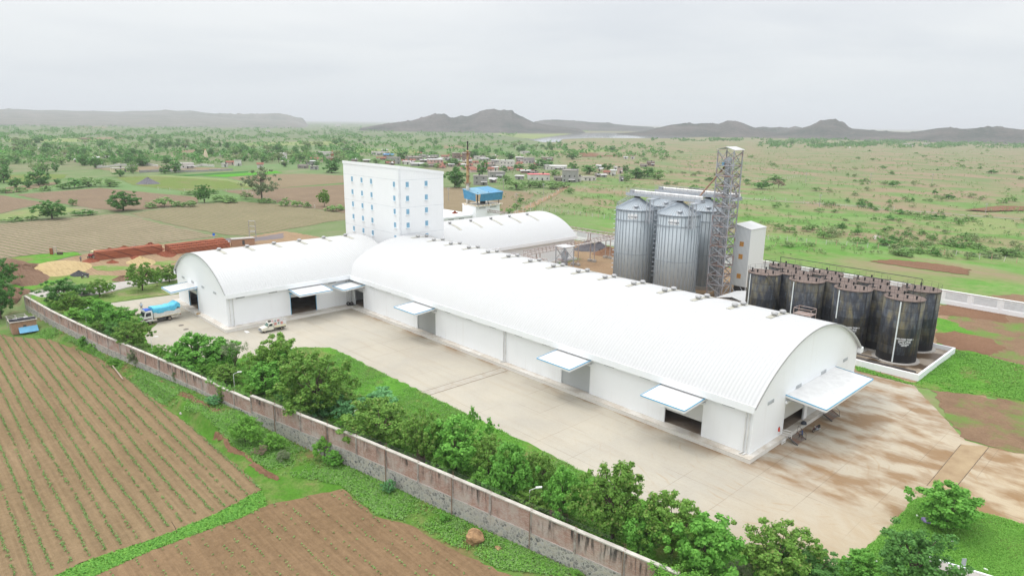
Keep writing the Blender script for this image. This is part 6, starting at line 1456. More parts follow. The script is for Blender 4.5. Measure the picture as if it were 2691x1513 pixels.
kF, kR = gz(735, 1150, (350, 780, 16.087)), gz(1555, 985, (350, 780, 16.087)); tdir = (kF - kR)[:2]; WB = float(np.linalg.norm(tdir)); tdir /= WB; side = np.array([-tdir[1], tdir[0]])
if side @ (np.array([0, 0]) - kF[:2]) < 0: side = -side      # towards the camera
ctr = (kF[:2] + kR[:2]) / 2 - side * 1.05
TRK = empty('cargo_truck', (ctr[0], ctr[1], 0.0), atan2(tdir[1], tdir[0]), 'white cargo truck with a bright blue tarpaulin over its load, parked by the warehouse gable', 'truck')
f = WB / 2; hw = 1.12
LW_ = -1 if (np.array([-sin(TRK.rotation_euler[2]), cos(TRK.rotation_euler[2])]) @ side) < 0 else 1
mb = MB(); mb.box(-f - 1.9, f + .5, -.45, -.33, .75, 1.0); mb.box(-f - 1.9, f + .5, .33, .45, .75, 1.0)
for x in np.arange(-f - 1.8, f, .62): mb.box(x, x + .12, -1.05, 1.05, 1.0, 1.12)
mb.box(-f - .1, f - 1.3, -1.0, -.5, .45, .95); mb.box(-f - .1 + .9, f - 1.6, .5, 1.0, .45, .95); loc_build(mb, 'chassis', DKSTEEL, TRK)
cab = [(f - .62, .62), (f + 1.15, .62), (f + 1.22, 1.25), (f + 1.05, 1.75), (f + .72, 2.72), (f - .55, 2.78), (f - .62, 2.5)]
mb = MB(); mb.prism(cab, 'y', -hw, hw); loc_build(mb, 'cab', TWHITE, TRK)
mb = MB(); mb.hexa([(f + 1.075, -1.0, 1.72), (f + 1.09, -1.0, 1.72), (f + 1.09, 1.0, 1.72), (f + 1.075, 1.0, 1.72)], [(f + .80, -.95, 2.54), (f + .815, -.95, 2.54), (f + .815, .95, 2.54), (f + .80, .95, 2.54)]); loc_build(mb, 'windscreen', GLASS, TRK)
for s in (-1, 1):
    mb = MB(); mb.prism([(f - .30, 1.75), (f + .82, 1.75), (f + .62, 2.5), (f - .28, 2.52)], 'y', s * hw, s * (hw + .012)); loc_build(mb, 'side_window', GLASS, TRK)
    mb = MB(); mb.prism([(f - .40, 1.0), (f + .98, 1.0), (f + .9, 1.7), (f - .40, 1.7)], 'y', s * (hw + .003), s * (hw + .02)); loc_build(mb, 'cab_door', TWHITE, TRK)
    mb = MB(); mb.prism([(f - .58, 1.02), (f + 1.18, .95), (f + 1.2, 1.22), (f - .2, 1.26)], 'y', s * (hw + .021), s * (hw + .03)); loc_build(mb, 'stripe', flat('maroon_stripe', (.10, .03, .06), .5), TRK)
    mb = MB(); mb.box(f + .55, f + .6, s * (hw + .05), s * (hw + .28), 1.75, 2.25); loc_build(mb, 'mirror', BLACK, TRK)
    mb = MB(); mb.box(f + 1.15, f + 1.24, s * .62, s * 1.02, .86, 1.06); loc_build(mb, 'headlight', flat('lamp_glass', (.7, .7, .66), .2), TRK)
    mb = MB(); mb.prism([(f - .75, .75), (f - .55, 1.06), (f + .5, 1.06), (f + .72, .75), (f + .6, .72), (f + .42, .96), (f - .45, .96), (f - .62, .72)], 'y', s * (hw - .35), s * (hw + .04)); loc_build(mb, 'mudguard', TWHITE, TRK)
mb = MB(); mb.box(f + 1.14, f + 1.24, -.6, .6, .95, 1.25); loc_build(mb, 'grille', DKSTEEL, TRK)
mb = MB(); mb.box(f + 1.1, f + 1.32, -hw, hw, .45, .78); loc_build(mb, 'bumper', TWHITE, TRK)
mb = MB(); mb.box(f + 1.325, f + 1.34, -.25, .25, .52, .66); loc_build(mb, 'number_plate', flat('plate_orange', (.5, .2, .08), .5), TRK)
mb = MB(); mb.box(f - .5, f + .95, -.98, .98, 2.78, 2.84); mb.hexa([(f + .72, -1.0, 2.75), (f + .85, -1.0, 2.75), (f + .85, 1.0, 2.75), (f + .72, 1.0, 2.75)], [(f + .85, -1.0, 3.12), (f + .95, -1.0, 3.12), (f + .95, 1.0, 3.12), (f + .85, 1.0, 3.12)]); loc_build(mb, 'roof_visor', TWHITE, TRK)
mb = MB(); rg_ = np.random.default_rng(3)
for i in range(5): mb.tube((f - .42 + i * .25, -.85, 2.93 + .05 * (i % 2)), (f - .36 + i * .25, .85, 2.95), .13, n=8)
loc_build(mb, 'folded_sheet', flat('royal_blue_sheet', (.03, .13, .55), .5, var=.3, scale=3), TRK)
bx_ = f - .78; bl = -f - 2.3
mb = MB(); mb.box(bl, bx_, -1.22, 1.22, 1.14, 1.24)
for s in (-1, 1):
    mb.box(bl, bx_, s * 1.16, s * 1.22, 1.24, 2.35)
mb.box(bl, bl + .06, -1.16, 1.16, 1.24, 2.35); mb.box(bx_ - .06, bx_, -1.16, 1.16, 1.24, 2.9); loc_build(mb, 'cargo_body', flat('cargo_side_white', (.66, .66, .63), .6, var=.1), TRK)
for s in (-1, 1):
    for i in range(9): x = bl + .35 + i * (bx_ - bl - .7) / 8; mb = MB(); mb.box(x - .04, x + .04, s * 1.222, s * 1.25, 1.2, 2.35); loc_build(mb, 'body_post', TWHITE, TRK)
    mb = MB(); mb.box(bl, bx_, s * 1.222, s * 1.245, 1.10, 1.32); loc_build(mb, 'lower_rail', CREAM, TRK)
# tarpaulin: ridged sheet with creases over the load
nu, nv = 34, 22; us = np.linspace(bl - .03, bx_ + .02, nu); tt = np.linspace(-1, 1, nv); V = []
for i, u in enumerate(us):
    for t in tt:
        y = 1.28 * np.sign(t) * min(1, abs(t) * 1.55); e = max(0, abs(t) - .645) / .355
        crest = 3.30 + .05 * sin(u * 1.7) + .03 * sin(u * 5.1 + t * 3); crest += .55 * max(0, 1 - abs(u - bl - .5) / .8)
        z = crest - .2 * (abs(y) / 1.3) ** 6 - e * (1.0 + .12 * sin(u * 2.3 + t * 2)); y *= 1 + .03 * sin(u * 4 + 2 * t) * e; V.append((u, y, z + .025 * sin(u * 6 + t * 9)))
ii = np.arange(nu * nv).reshape(nu, nv); F = np.stack([ii[:-1, :-1], ii[1:, :-1], ii[1:, 1:], ii[:-1, 1:]], -1).reshape(-1, 4)
link('tarpaulin', bulk('tarpaulin', np.array(V), F, [TARP], smooth=False), TRK)
mb = MB(); e0 = [V[j] for j in range(nv)]; mb.face([(bl - .03, p_[1], p_[2]) for p_ in e0]); mb.face([(bx_ + .02, V[(nu - 1) * nv + j][1], V[(nu - 1) * nv + j][2]) for j in range(nv)]); loc_build(mb, 'tarpaulin_end', TARP, TRK)
for s in (-1, 1):
    wheel(TRK, f, s * .98, .47, .26); wheel(TRK, -f, s * .98, .47, .30); wheel(TRK, -f, s * .62, .47, .26)
    mb = MB(); mb.box(bl - .05, bl + .02, s * .75, s * 1.1, .85, 1.05); loc_build(mb, 'tail_light', flat('tail_red', (.4, .04, .02), .4), TRK)
TM = TRK.matrix_basis if False else (Matrix.Translation(TRK.location) @ Matrix.Rotation(TRK.rotation_euler[2], 4, 'Z'))
pp = TM @ Vector((f + .72, .78 * -LW_, 2.845)); person(pp, TRK.rotation_euler[2] + pi * .9, {}, flat('pale_blue_shirt', (.55, .62, .68), .8), 'person in a pale shirt and dark trousers standing on the truck cab roof')

# ---------------------------------------------------------------- white pickup with a painted cargo cage
ZP = (660, 810, 18.1); pF, pR = gz(655, 1165, ZP), gz(1455, 1012, ZP); pdir = (pF - pR)[:2]; WB2 = float(np.linalg.norm(pdir)); pdir /= WB2; ps = np.array([-pdir[1], pdir[0]])
if ps @ (-pF[:2]) < 0: ps = -ps
pc = (pF[:2] + pR[:2]) / 2 - ps * .72
PK = empty('pickup_truck', (pc[0], pc[1], -0.01), atan2(pdir[1], pdir[0]), 'cream white pickup with red painted slats and a spare wheel on its cab', 'pickup')
g = WB2 / 2; IV = flat('ivory_paint', (.70, .68, .58), .35, var=.05)
mb = MB(); mb.prism([(g - 1.35, .42), (g + .55, .42), (g + .62, .72), (g + .52, .98), (g - .35, 1.12), (g - .62, 1.14), (g - .98, 1.78), (g - 1.75, 1.80), (g - 1.85, 1.2), (g - 1.85, .42)], 'y', -.82, .82); loc_build(mb, 'cab', IV, PK)
mb = MB(); mb.hexa([(g - .60, -.72, 1.16), (g - .585, -.72, 1.16), (g - .585, .72, 1.16), (g - .60, .72, 1.16)], [(g - .93, -.68, 1.72), (g - .915, -.68, 1.72), (g - .915, .68, 1.72), (g - .93, .68, 1.72)]); loc_build(mb, 'windscreen', flat('green_glass', (.12, .22, .19), .1, 0, .2, 1, .6), PK)
for s in (-1, 1):
    mb = MB(); mb.prism([(g - 1.62, 1.2), (g - .78, 1.2), (g - 1.05, 1.68), (g - 1.62, 1.68)], 'y', s * .82, s * .83); loc_build(mb, 'side_window', GLASS, PK)
    mb = MB(); mb.prism([(g - 1.70, .52), (g - .70, .52), (g - .70, 1.14), (g - 1.70, 1.14)], 'y', s * .823, s * .835); loc_build(mb, 'cab_door', IV, PK)
    mb = MB(); mb.prism([(g - .52, .52), (g - .34, .86), (g + .34, .86), (g + .50, .52), (g + .40, .5), (g + .26, .76), (g - .26, .76), (g - .42, .5)], 'y', s * .5, s * .86); loc_build(mb, 'mudguard', IV, PK)
    wheel(PK, g, s * .70, .36, .21); wheel(PK, -g, s * .70, .36, .21)
    mb = MB(); mb.lathe([(.10, 0), (.0, .05)], (0, 0, 0), 10); me = mb.data('headlight', bpy.data.materials['lamp_glass']); me.transform(Matrix.Rotation(pi / 2, 4, 'Y')); o = link('headlight', me, PK); o.location = (g + .60, s * .6, .76)
    mb = MB(); mb.box(g - .75, g - .7, s * .86, s * 1.02, 1.12, 1.32); loc_build(mb, 'mirror', BLACK, PK)
mb = MB(); mb.box(g + .62, g + .74, -.80, .80, .36, .56); mb.path([(g + .72, -.6, .5), (g + .74, -.6, .9), (g + .74, .6, .9), (g + .72, .6, .5)], .035); loc_build(mb, 'bull_bar', GREYST, PK)
mb = MB(); mb.box(g + .60, g + .635, -.48, .48, .62, .86); loc_build(mb, 'grille', DKSTEEL, PK)
b0, b1 = -g - .95, g - 1.92
mb = MB(); mb.box(b0, b1, -.88, .88, .66, .76); mb.box(b0 - .1, g - .2, -.3, .3, .34, .5); loc_build(mb, 'cargo_bed', DKSTEEL, PK)
CRM = flat('cream_panel', (.70, .66, .47), .5, var=.08); REDP = flat('faded_red_paint', (.56, .17, .16), .6, var=.2); GRNP = flat('faded_green_paint', (.10, .26, .22), .6, var=.2); CAGEW = flat('cage_white', (.70, .71, .72), .5, var=.08)
for s in (-1, 1):
    mb = MB(); mb.box(b0, b1, s * .85, s * .88, .76, 1.22)
    for z in (.88, 1.04): mb.box(b0, b1, s * .88, s * .895, z, z + .03)
    loc_build(mb, 'side_panel', CRM, PK)
    for j in range(5):
        z = 1.30 + j * .115; L0 = b1 - b0
        for a, b, m in ((0, .26, CAGEW), (.26, .46, REDP), (.46, .56, CAGEW), (.56, .68, GRNP), (.68, .78, CAGEW), (.78, 1.0, REDP)):
            mb = MB(); mb.box(b0 + .02 + a * (L0 - .04), b0 + .02 + b * (L0 - .04), s * .855, s * .875, z, z + .075); loc_build(mb, 'cage_slat', m if j or m is not GRNP else CAGEW, PK)
    mb = MB()
    for x in (b0, b0 + (b1 - b0) / 2, b1): mb.bar((x, s * .885, .7), (x, s * .885, 1.92 if x > b0 + .1 else 2.2), .05)
    mb.bar((b0, s * .885, 1.25), (b1, s * .885, 1.25), .05); mb.bar((b0, s * .885, 1.88), (b1, s * .885, 1.88), .045); loc_build(mb, 'cage_frame', CAGEW, PK)
for x, zt in ((b0, 2.2), (b1, 1.92)):
    mb = MB(); mb.path([(x, -.885, 1.5), (x, -.885, zt - .12), (x, -.6, zt), (x, .6, zt), (x, .885, zt - .12), (x, .885, 1.5)], .03, 6); mb.bar((x, -.88, 1.55), (x, .88, 1.55), .05); loc_build(mb, 'cage_hoop', CAGEW, PK)
mb = MB()
for yy in (-.6, -.2, .2, .6): mb.bar((g - 1.7, yy, 1.9), (g - .98, yy, 1.9), .03)
for xx in (g - 1.7, g - .98): mb.bar((xx, -.7, 1.9), (xx, .7, 1.9), .03); mb.bar((xx, -.7, 1.78), (xx, -.7, 1.9), .03); mb.bar((xx, .7, 1.78), (xx, .7, 1.9), .03)
loc_build(mb, 'roof_carrier', CAGEW, PK)
sw = wheel(PK, g - 1.35, 0.02, .33, .2, 'spare_wheel'); sw.location = (g - 1.35, 0, 2.02); sw.rotation_euler = (-pi / 2, 0, 0)

# ---------------------------------------------------------------- tractor, motorcycles
TRT = gz(835, 425, VK); TR_ = empty('farm_tractor', (TRT[0], TRT[1], 0.02), pi + .45 + pi / 2 * .0, 'red farm tractor with a cream canopy at the end of the brick stack', 'tractor')
TR_.rotation_euler[2] = atan2(-RIGHT[1], -RIGHT[0]) - .15
RED = flat('tractor_red', (.38, .05, .06), .4)
mb = MB(); mb.prism([(.2, .75), (1.65, .75), (1.7, 1.25), (1.5, 1.38), (.2, 1.42)], 'y', -.32, .32); loc_build(mb, 'bonnet', RED, TR_)
mb = MB(); mb.box(-.9, 1.6, -.2, .2, .5, .8); mb.box(-.9, .1, -.45, .45, .75, 1.0); loc_build(mb, 'chassis', DKSTEEL, TR_)
for s in (-1, 1):
    wheel(TR_, -.65, s * .75, .72, .36); wheel(TR_, 1.3, s * .62, .40, .2)
    mb = MB(); mb.prism([(-1.4, .95), (-1.1, 1.5), (-.3, 1.5), (0, .95), (-.1, .95), (-.4, 1.4), (-1.0, 1.4), (-1.3, .95)], 'y', s * .55, s * .95); loc_build(mb, 'mudguard', RED, TR_)
mb = MB(); mb.box(-.75, -.35, -.25, .25, 1.05, 1.2); mb.box(-.85, -.72, -.25, .25, 1.15, 1.55); loc_build(mb, 'seat', BLACK, TR_)
MB().tube((1.1, .18, 1.35), (1.1, .18, 2.0), .04).build('exhaust', DKSTEEL, TR_, local=True)
mb = MB(); mb.lathe([(.21, 0), (.24, 0), (.24, .03), (.21, .03)], (0, 0, 0), 14); me = mb.data('steering_wheel', BLACK); o = link('steering_wheel', me, TR_); o.location = (.05, 0, 1.6); o.rotation_euler = (0, .6, 0)
for x in (-1.15, .05):
    for s in (-1, 1): MB().bar((x, s * .62, 1.3), (x, s * .62, 2.35), .05).build('canopy_post', DKSTEEL, TR_, local=True)
mb = MB(); mb.hexa([(-1.35, -.85, 2.3), (.3, -.85, 2.3), (.3, .85, 2.3), (-1.35, .85, 2.3)], [(-1.2, -.75, 2.52), (.15, -.75, 2.52), (.15, .75, 2.52), (-1.2, .75, 2.52)]); loc_build(mb, 'canopy', flat('cream_canopy', (.68, .62, .36), .6), TR_)
def motorcycle(loc, rz, label, tank):
    t = empty('motorcycle', loc, rz, label, 'motorcycle'); r = .31
    for x in (.64, -.64): wheel(t, x, 0.001, r, .09)
    mb = MB(); mb.tube((.64, -.07, r), (.42, -.06, .92), .025); mb.tube((.64, .07, r), (.42, .06, .92), .025); mb.path([(.42, 0, .9), (-.1, 0, .72), (-.55, 0, .75)], .03); mb.path([(.42, 0, .8), (.15, 0, .3), (-.35, 0, .3), (-.64, .06, r)], .03); loc_build(mb, 'frame', DKSTEEL, t)
    mb = MB(); mb.box(-.18, .2, -.14, .14, .28, .6); mb.tube((-.1, .14, .3), (-.85, .16, .36), .045); loc_build(mb, 'engine', GREYST, t)
    mb = MB(); mb.hexa([(-.02, -.12, .70), (.36, -.10, .78), (.36, .10, .78), (-.02, .12, .70)], [(.02, -.10, .90), (.34, -.08, .98), (.34, .08, .98), (.02, .10, .90)]); loc_build(mb, 'fuel_tank', tank, t)
    mb = MB(); mb.hexa([(-.72, -.12, .74), (0, -.11, .70), (0, .11, .70), (-.72, .12, .74)], [(-.74, -.10, .86), (-.02, -.10, .82), (-.02, .10, .82), (-.74, .10, .86)]); loc_build(mb, 'seat', BLACK, t)
    mb = MB(); mb.path([(.30, -.36, 1.02), (.42, -.1, 1.0), (.42, .1, 1.0), (.30, .36, 1.02)], .02); loc_build(mb, 'handlebar', DKSTEEL, t)
    mb = MB(); mb.lathe([(.02, -.06), (.09, 0), (.09, .05)], (.50, 0, .86), 10); loc_build(mb, 'headlight', bpy.data.materials['lamp_glass'], t)
    mb = MB(); mb.prism([(.28, .55), (.45, .70), (.83, .70), (.97, .48), (.93, .48), (.80, .66), (.48, .66), (.32, .53)], 'y', -.06, .06); mb.prism([(-.98, .45), (-.86, .68), (-.45, .70), (-.45, .66), (-.83, .64), (-.94, .45)], 'y', -.06, .06); loc_build(mb, 'mudguard', tank, t)
    MB().bar((0, -.1, .3), (.05, -.32, .01), .03).build('side_stand', DKSTEEL, t, local=True); t.rotation_euler[0] = -.12; return t
ZM = (2020, 1080, 11.709); ma, mc = gz(1330, 668, ZM), gz(1560, 560, ZM); motorcycle((float((ma[0] + mc[0]) / 2), float((ma[1] + mc[1]) / 2), 0), atan2(ma[1] - mc[1], ma[0] - mc[0]), 'dark motorcycle parked on the muddy yard near the loading stairs', flat('maroon_tank', (.10, .02, .03), .3))
ma = gz(568, 872, VK); mc = gz(700, 855, VK); motorcycle((float((ma[0] + mc[0]) / 2), float((ma[1] + mc[1]) / 2), .03), atan2(ma[1] - mc[1], ma[0] - mc[0]), 'black motorcycle parked on grass beside the small coal heap', flat('black_tank', (.03, .03, .035), .3))

# ---------------------------------------------------------------- loading stairs, railing, small things at the gable dock
def stairs(y0, y1, label):
    t = empty('loading_stairs', (-35.2, (y0 + y1) / 2, 0), 0, label, 'stairs'); zt = PL + .35
    for y in (y0, y1): MB().bar((-35.35, y, zt - .2), (-33.95, y, .02), .12).build('stringer', DKSTEEL, t)
    for i in range(5): u = (i + .6) / 5.4; x = -35.3 + 1.3 * u; z = (zt - .25) * (1 - u) + .02; MB().box(x - .13, x + .13, y0, y1, z, z + .045).build('tread', rusty('old_tread', (.20, .17, .15)) if i == 0 and y0 < 90 else bpy.data.materials['old_tread'], t)
    for y in (y1,):
        mb = MB(); mb.path([(-35.3, y, zt - .1), (-35.2, y, zt + .75), (-34.05, y, .85), (-33.98, y, .05)], .025); mb.build('handrail', DKSTEEL, t)
    return t
stairs(86.3, 88.9, 'dark steel loading stairs with a person stepping up, at the dock corner'); stairs(97.7, 100.4, 'dark steel loading stairs at the middle of the gable dock, under the canopy edge')
person((-34.3, 88.3, .02), pi / 2 + .15, dict(lh=(-.09, .02, .90), lk=(-.10, .36, .80), la=(-.10, .34, .42), lt=(-.10, .48, .40), che=(0, .10, 1.28), nek=(0, .16, 1.41), hed=(0, .22, 1.54), top=(0, .23, 1.64), ls=(-.18, .10, 1.36), le=(-.24, .30, 1.18), lw=(-.20, .50, 1.20), rs=(.18, .10, 1.36), re=(.24, .28, 1.12), rw=(.2, .46, 1.16), wai=(0, .04, 1.08), rk=(.10, .06, .50)), flat('navy_shirt', (.06, .08, .17), .8), 'person in a navy shirt climbing the dark loading stairs, seen from behind')
t = empty('guard_railing', (-36, 86.6, PL), 0, 'white guard railing standing across the gable dock', 'railing'); mb = MB()
for z in (.3, .65, 1.0): mb.bar((-36.5, 86.2, PL + z), (-35.0, 86.5, PL + z), .06)
mb.build('rail', PIPEW, t)
for x, y in ((-36.5, 86.2), (-35.0, 86.5)): MB().bar((x, y, PL), (x, y, PL + 1.0), .06).build('post', PIPEW, t)
t = empty('fire_extinguisher', (-36.5, 85.75, 1.35), 0, 'red fire extinguisher hanging on the gable wall by the dock door', 'fire extinguisher'); MB().lathe([(.1, 0), (.12, .05), (.12, .5), (.05, .6)], (0, 0, 0), 12).build('cylinder', flat('extinguisher_red', (.6, .06, .03), .4), t, local=True); MB().box(-.05, .05, -.04, .04, .6, .7).build('valve', BLACK, t, local=True)
t = empty('white_frame', (-35.1, 85.3, 0), 0, 'small white step frame leaning at the dock edge', 'frame'); mb = MB()
for z in (.1, .35, .55): mb.bar((-35.55, 84.9, z), (-35.55, 85.9, z), .07)
mb.build('rung', PIPEW, t)
for y in (84.9, 85.9): MB().bar((-35.55, y, 0), (-35.55, y, .6), .07).build('post', PIPEW, t)
cb = MB(); cb.lathe([(0, .0), (.42, .03), (.36, .3), (.2, .42)], (-35.9, 92.4, PL), 10); tag(cb.build('sack', flat('dark_sack', (.05, .06, .08), .8)), 'dark bundle lying on the gable dock behind the climbing person', 'sack')
# sweepings and pallets by the docks
tag(heap('spill_heap', (-149.8, 48.3, PL), .8, .5, .12, flat('grain_spill', (.30, .20, .09), .9, var=.3), None, None, 3), 'brown grain spill on the dock beside the truck', 'spill')
for c, lb in (((-134.4, 76.2, PL), 'dark worn tyre standing in the inner corner of the dock'), ((-133.9, 76.7, PL), 'second dark tyre leaning beside the one in the dock corner')):
    m_ = MB(); n = 18; r = .48; prof = [(r * .6, -.12), (r * .95, -.12), (r, 0), (r * .95, .12), (r * .6, .12)]
    m_.mesh([(q * cos(2 * pi * i / n), b, q * sin(2 * pi * i / n)) for q, b in prof for i in range(n)], [(j * n + i, j * n + (i + 1) % n, (j + 1) % 5 * n + (i + 1) % n, (j + 1) % 5 * n + i) for j in range(5) for i in range(n)])
    o = link('old_tyre', m_.data('old_tyre', TYRE)); o.location = (c[0], c[1], c[2] + r); o.rotation_euler = (.2, 0, .5 if c[0] < -134 else 1.0); tag(o, lb, 'tyre')
for x, y, lb in ((275, 1065, 'round iron manhole cover nearer the truck'), (322, 1103, 'round iron manhole cover nearer the warehouse corner')): p = gz(x, y, R5); tag(MB().lathe([(.52, -.03), (.52, .015), (.0, .02)], (p[0], p[1], -.01), 20).build('manhole_cover', flat('iron_cover', (.16, .14, .12), .8) if x < 300 else bpy.data.materials['iron_cover']), lb, 'manhole cover')
p = gz(900, 1128, R5); mb = MB(); mb.hexa([(p[0] - .7, p[1] - .3, -.02), (p[0] + .6, p[1] - .35, -.02), (p[0] + .7, p[1] + .3, -.02), (p[0] - .5, p[1] + .35, -.02)], [(p[0] - .6, p[1] - .2, .12), (p[0] + .4, p[1] - .25, .05), (p[0] + .5, p[1] + .2, .16), (p[0] - .4, p[1] + .25, .06)]); tag(mb.build('plastic_sheet', VENTW), 'crumpled white plastic sheet on the yard by the warehouse corner', 'plastic sheet')

# ---------------------------------------------------------------- lamp posts along the wall
def lamp_post(x, y, xt, yt, R, label, az):
    b = gz(x, y, R); h = max(3.2, heightof(b, sp((xt, yt), R))); t = empty('lamp_post', (b[0], b[1], 0), az, label, 'lamp post', 'lamp posts along the brick wall')
    MB().tube((0, 0, 0), (0, 0, h * .9), .06, .045, 8).build('pole', PIPEW, t, local=True); MB().tube((0, 0, h * .9), (.75, 0, h), .035, n=6).build('arm', PIPEW, t, local=True)
    mb = MB(); mb.hexa([(.65, -.14, h - .03), (1.35, -.14, h + .06), (1.35, .14, h + .06), (.65, .14, h - .03)], [(.65, -.12, h + .08), (1.35, -.12, h + .15), (1.35, .12, h + .15), (.65, .12, h + .08)]); mb.build('lamp_head', VENTW, t, local=True)
az = atan2(RIGHT[1], RIGHT[0])
lamp_post(822, 1040, 805, 920, R4, 'white lamp post inside the wall at the end near the corner trees', az)
lamp_post(1452, 1335, 1440, 1175, R4, 'white lamp post between the yellowish neem and the yard', az)
lamp_post(787, 650, 778, 460, R2, 'white lamp post rising clear of the creeper on the wall', az)
lamp_post(1385, 985, 1385, 825, R3, 'slim white lamp post in front of the lawn past the dark broad-leaved tree', az)
lamp_post(1932, 1010, 1930, 930, R2, 'white lamp post half hidden in olive leaves behind the yellow flowers', az)
# boulder, log, stick on the field side; sack under the gate bush
p = gz(985, 1185, R3, -1.75)
def boulder(p, rx, ry, rz_, seed, mat, label, nm='boulder'):
    rg = np.random.default_rng(seed); bm = bmesh.new(); bmesh.ops.create_icosphere(bm, subdivisions=3, radius=1)
    for v in bm.verts: n_ = 1 + .16 * sin(v.co.x * 3 + seed) + .13 * sin(v.co.y * 4 + 2 * seed) + .1 * sin(v.co.z * 5 + v.co.x * 2) + rg.normal() * .02; v.co = Vector((v.co.x * rx * n_, v.co.y * ry * n_, v.co.z * rz_ * n_))
    me = bpy.data.meshes.new(nm); bm.to_mesh(me); bm.free(); me.materials.append(mat); o = link(nm, me); o.location = (p[0], p[1], p[2] + rz_ * .55); return tag(o, label, 'boulder' if nm == 'boulder' else nm.split('_')[-1])
boulder(p, 1.15, .85, .75, 2, flat('sandstone', (.34, .21, .11), .95, var=.3, scale=2), 'large brown boulder lying on the grass under the stone base').rotation_euler[2] = .8
p = gz(1155, 1245, R3, -1.75); boulder(p, .35, .3, .18, 5, bpy.data.materials['sandstone'], 'small flat brown rock on the grass near the large boulder')
p = gz(275, 862, R2, -1.7); boulder(p, .28, .25, .2, 4, CONC, 'pale rock at the edge of the ploughed crop field')
p = gz(1610, 825, RC); boulder(p, .5, .4, .35, 7, flat('purple_cloth', (.33, .26, .50), .8, var=.25, scale=3), 'purple sack dumped under the round bush on the gate lawn', 'purple_sack')
a, b = gz(648, 250, R1, -1.6), gz(706, 322, R1, -1.6); tag(MB().path([tuple(a + (0, 0, .25)), tuple((a + b) / 2 + (0.2, 0, .18)), tuple(b + (0, 0, .1))], .11, 8).build('log', flat('dead_wood', (.36, .29, .23), .9)), 'bare dead log lying beside the wall bank', 'log')
b = gz(1015, 1205, R1, FZ); tag(MB().path([(b[0], b[1], FZ), (b[0] - .1, b[1] - .05, FZ + .7), (b[0] - .7, b[1] - .2, FZ + 1.25)], .03, 5).build('stick', BARK), 'bent stick planted in the grass strip between the two crop fields', 'stick')
# kerb wall and sign plate on the gate lawn
a, b = gz(1720, 1238, RC), gz(2140, 1370, RC); mb = MB(); d = (b - a)[:2]; d /= np.linalg.norm(d); n_ = np.array([d[1], -d[0]]); a2, b2 = a[:2] - d * 1.5, b[:2] + d * 6
mb.hexa([(*a2, -.3), (*(a2 + n_ * 1.4), -.3), (*(b2 + n_ * 1.4), -.3), (*b2, -.3)], [(*a2, .45), (*(a2 + n_ * 1.4), .45), (*(b2 + n_ * 1.4), .45), (*b2, .45)]); t = empty('kerb_wall', (a[0], a[1], 0), 0, 'white edged low concrete wall at the foot of the gate lawn', 'wall'); o = mb.build('wall_top', CONC, t)
mb = MB(); mb.hexa([(*(a2 - n_ * .18), -.3), (*a2, -.3), (*b2, -.3), (*(b2 - n_ * .18), -.3)], [(*(a2 - n_ * .18), .55), (*a2, .55), (*b2, .55), (*(b2 - n_ * .18), .55)]); mb.build('edge', WHITE, t)
b = gz(1968, 1312, RC); t = empty('marker_sign', (b[0], b[1], 0), az, 'small grey marker plate on a short post by the low concrete wall', 'sign'); MB().bar((0, 0, 0), (0, 0, .7), .05).build('post', GREYST, t, local=True); MB().box(-.22, .22, -.02, .02, .7, 1.5).build('plate', GREYST, t, local=True)
# litter
for i, (x, y) in enumerate(((1870, 1018), (1715, 1022), (1130, 1215), (1530, 768), (2200, 1290))): p = gz(x, y, RC); boulder((p[0], p[1], .02), .16, .13, .09, i, VENTW, ('scrap of white litter on open gate lawn grass', 'pinkish scrap of litter below the round gate bush', 'white scrap of litter in the dark wild tree', 'white scrap of litter by the purple sack', 'white scrap of litter near the marker plate')[i], 'litter_scrap')

# ---------------------------------------------------------------- brick stacks, huts and heaps beyond the first store
KB = K('fired_brick', .95, spec=.1); br = KB.n.new('ShaderNodeTexBrick'); KB.l.new(KB.co('World', (1, 1, 1), (pi / 2, 0, pi / 2)), br.inputs['Vector']); br.inputs['Scale'].default_value = 2.2; br.inputs['Color1'].default_value = rgb((.30, .095, .05)); br.inputs['Color2'].default_value = rgb((.38, .14, .08)); br.inputs['Mortar'].default_value = rgb((.17, .06, .04))
KB.bump(KB.noise(KB.co('World'), 2.5, 5), .6, .1); BRK = KB.out(KB.mix(KB.ramp(KB.noise(KB.co('World'), .4, 6), [(.4, 0.), (.7, .55)]), br.outputs[0], (.22, .085, .055)))
def brick_stack(a, b, dpt, h, label, steps=False, seed=1):
    """a stack of bricks from a to b along its near face"""
    a, b = np.array(a[:2]), np.array(b[:2]); d = b - a; l = np.linalg.norm(d); d /= l; n = np.array([-d[1], d[0]]); n = n if n @ a > 0 else -n; rg = np.random.default_rng(seed); mb = MB(); k_ = int(l / 2.4)
    for i in range(k_):
        t0, t1 = l * i / k_, l * (i + 1) / k_ + .01; nr = 3 if not steps else 4
        for j in range(nr):
            o0, o1 = dpt * j / nr, dpt * (j + 1) / nr + .01; hh = h * (1 if not steps else (.62, .8, .95, 1.0)[j]) * rg.uniform(.985, 1.015)
            P = lambda t, o, z: (*(a + d * t + n * o), z); mb.hexa([P(t0, o0, -.05), P(t1, o0, -.05), P(t1, o1, -.05), P(t0, o1, -.05)], [P(t0, o0 + (.12 if j == 0 else 0), hh), P(t1, o0 + (.12 if j == 0 else 0), hh), P(t1, o1, hh), P(t0, o1, hh)])
    o = mb.build('brick_stack', BRK); return tag(o, label, 'brick stack')
brick_stack(gz(905, 470, VK), gz(2385, 300, VK), 3.2, 2.6, 'long red brick stack with a sheer face, the tractor parked at its end', seed=2)
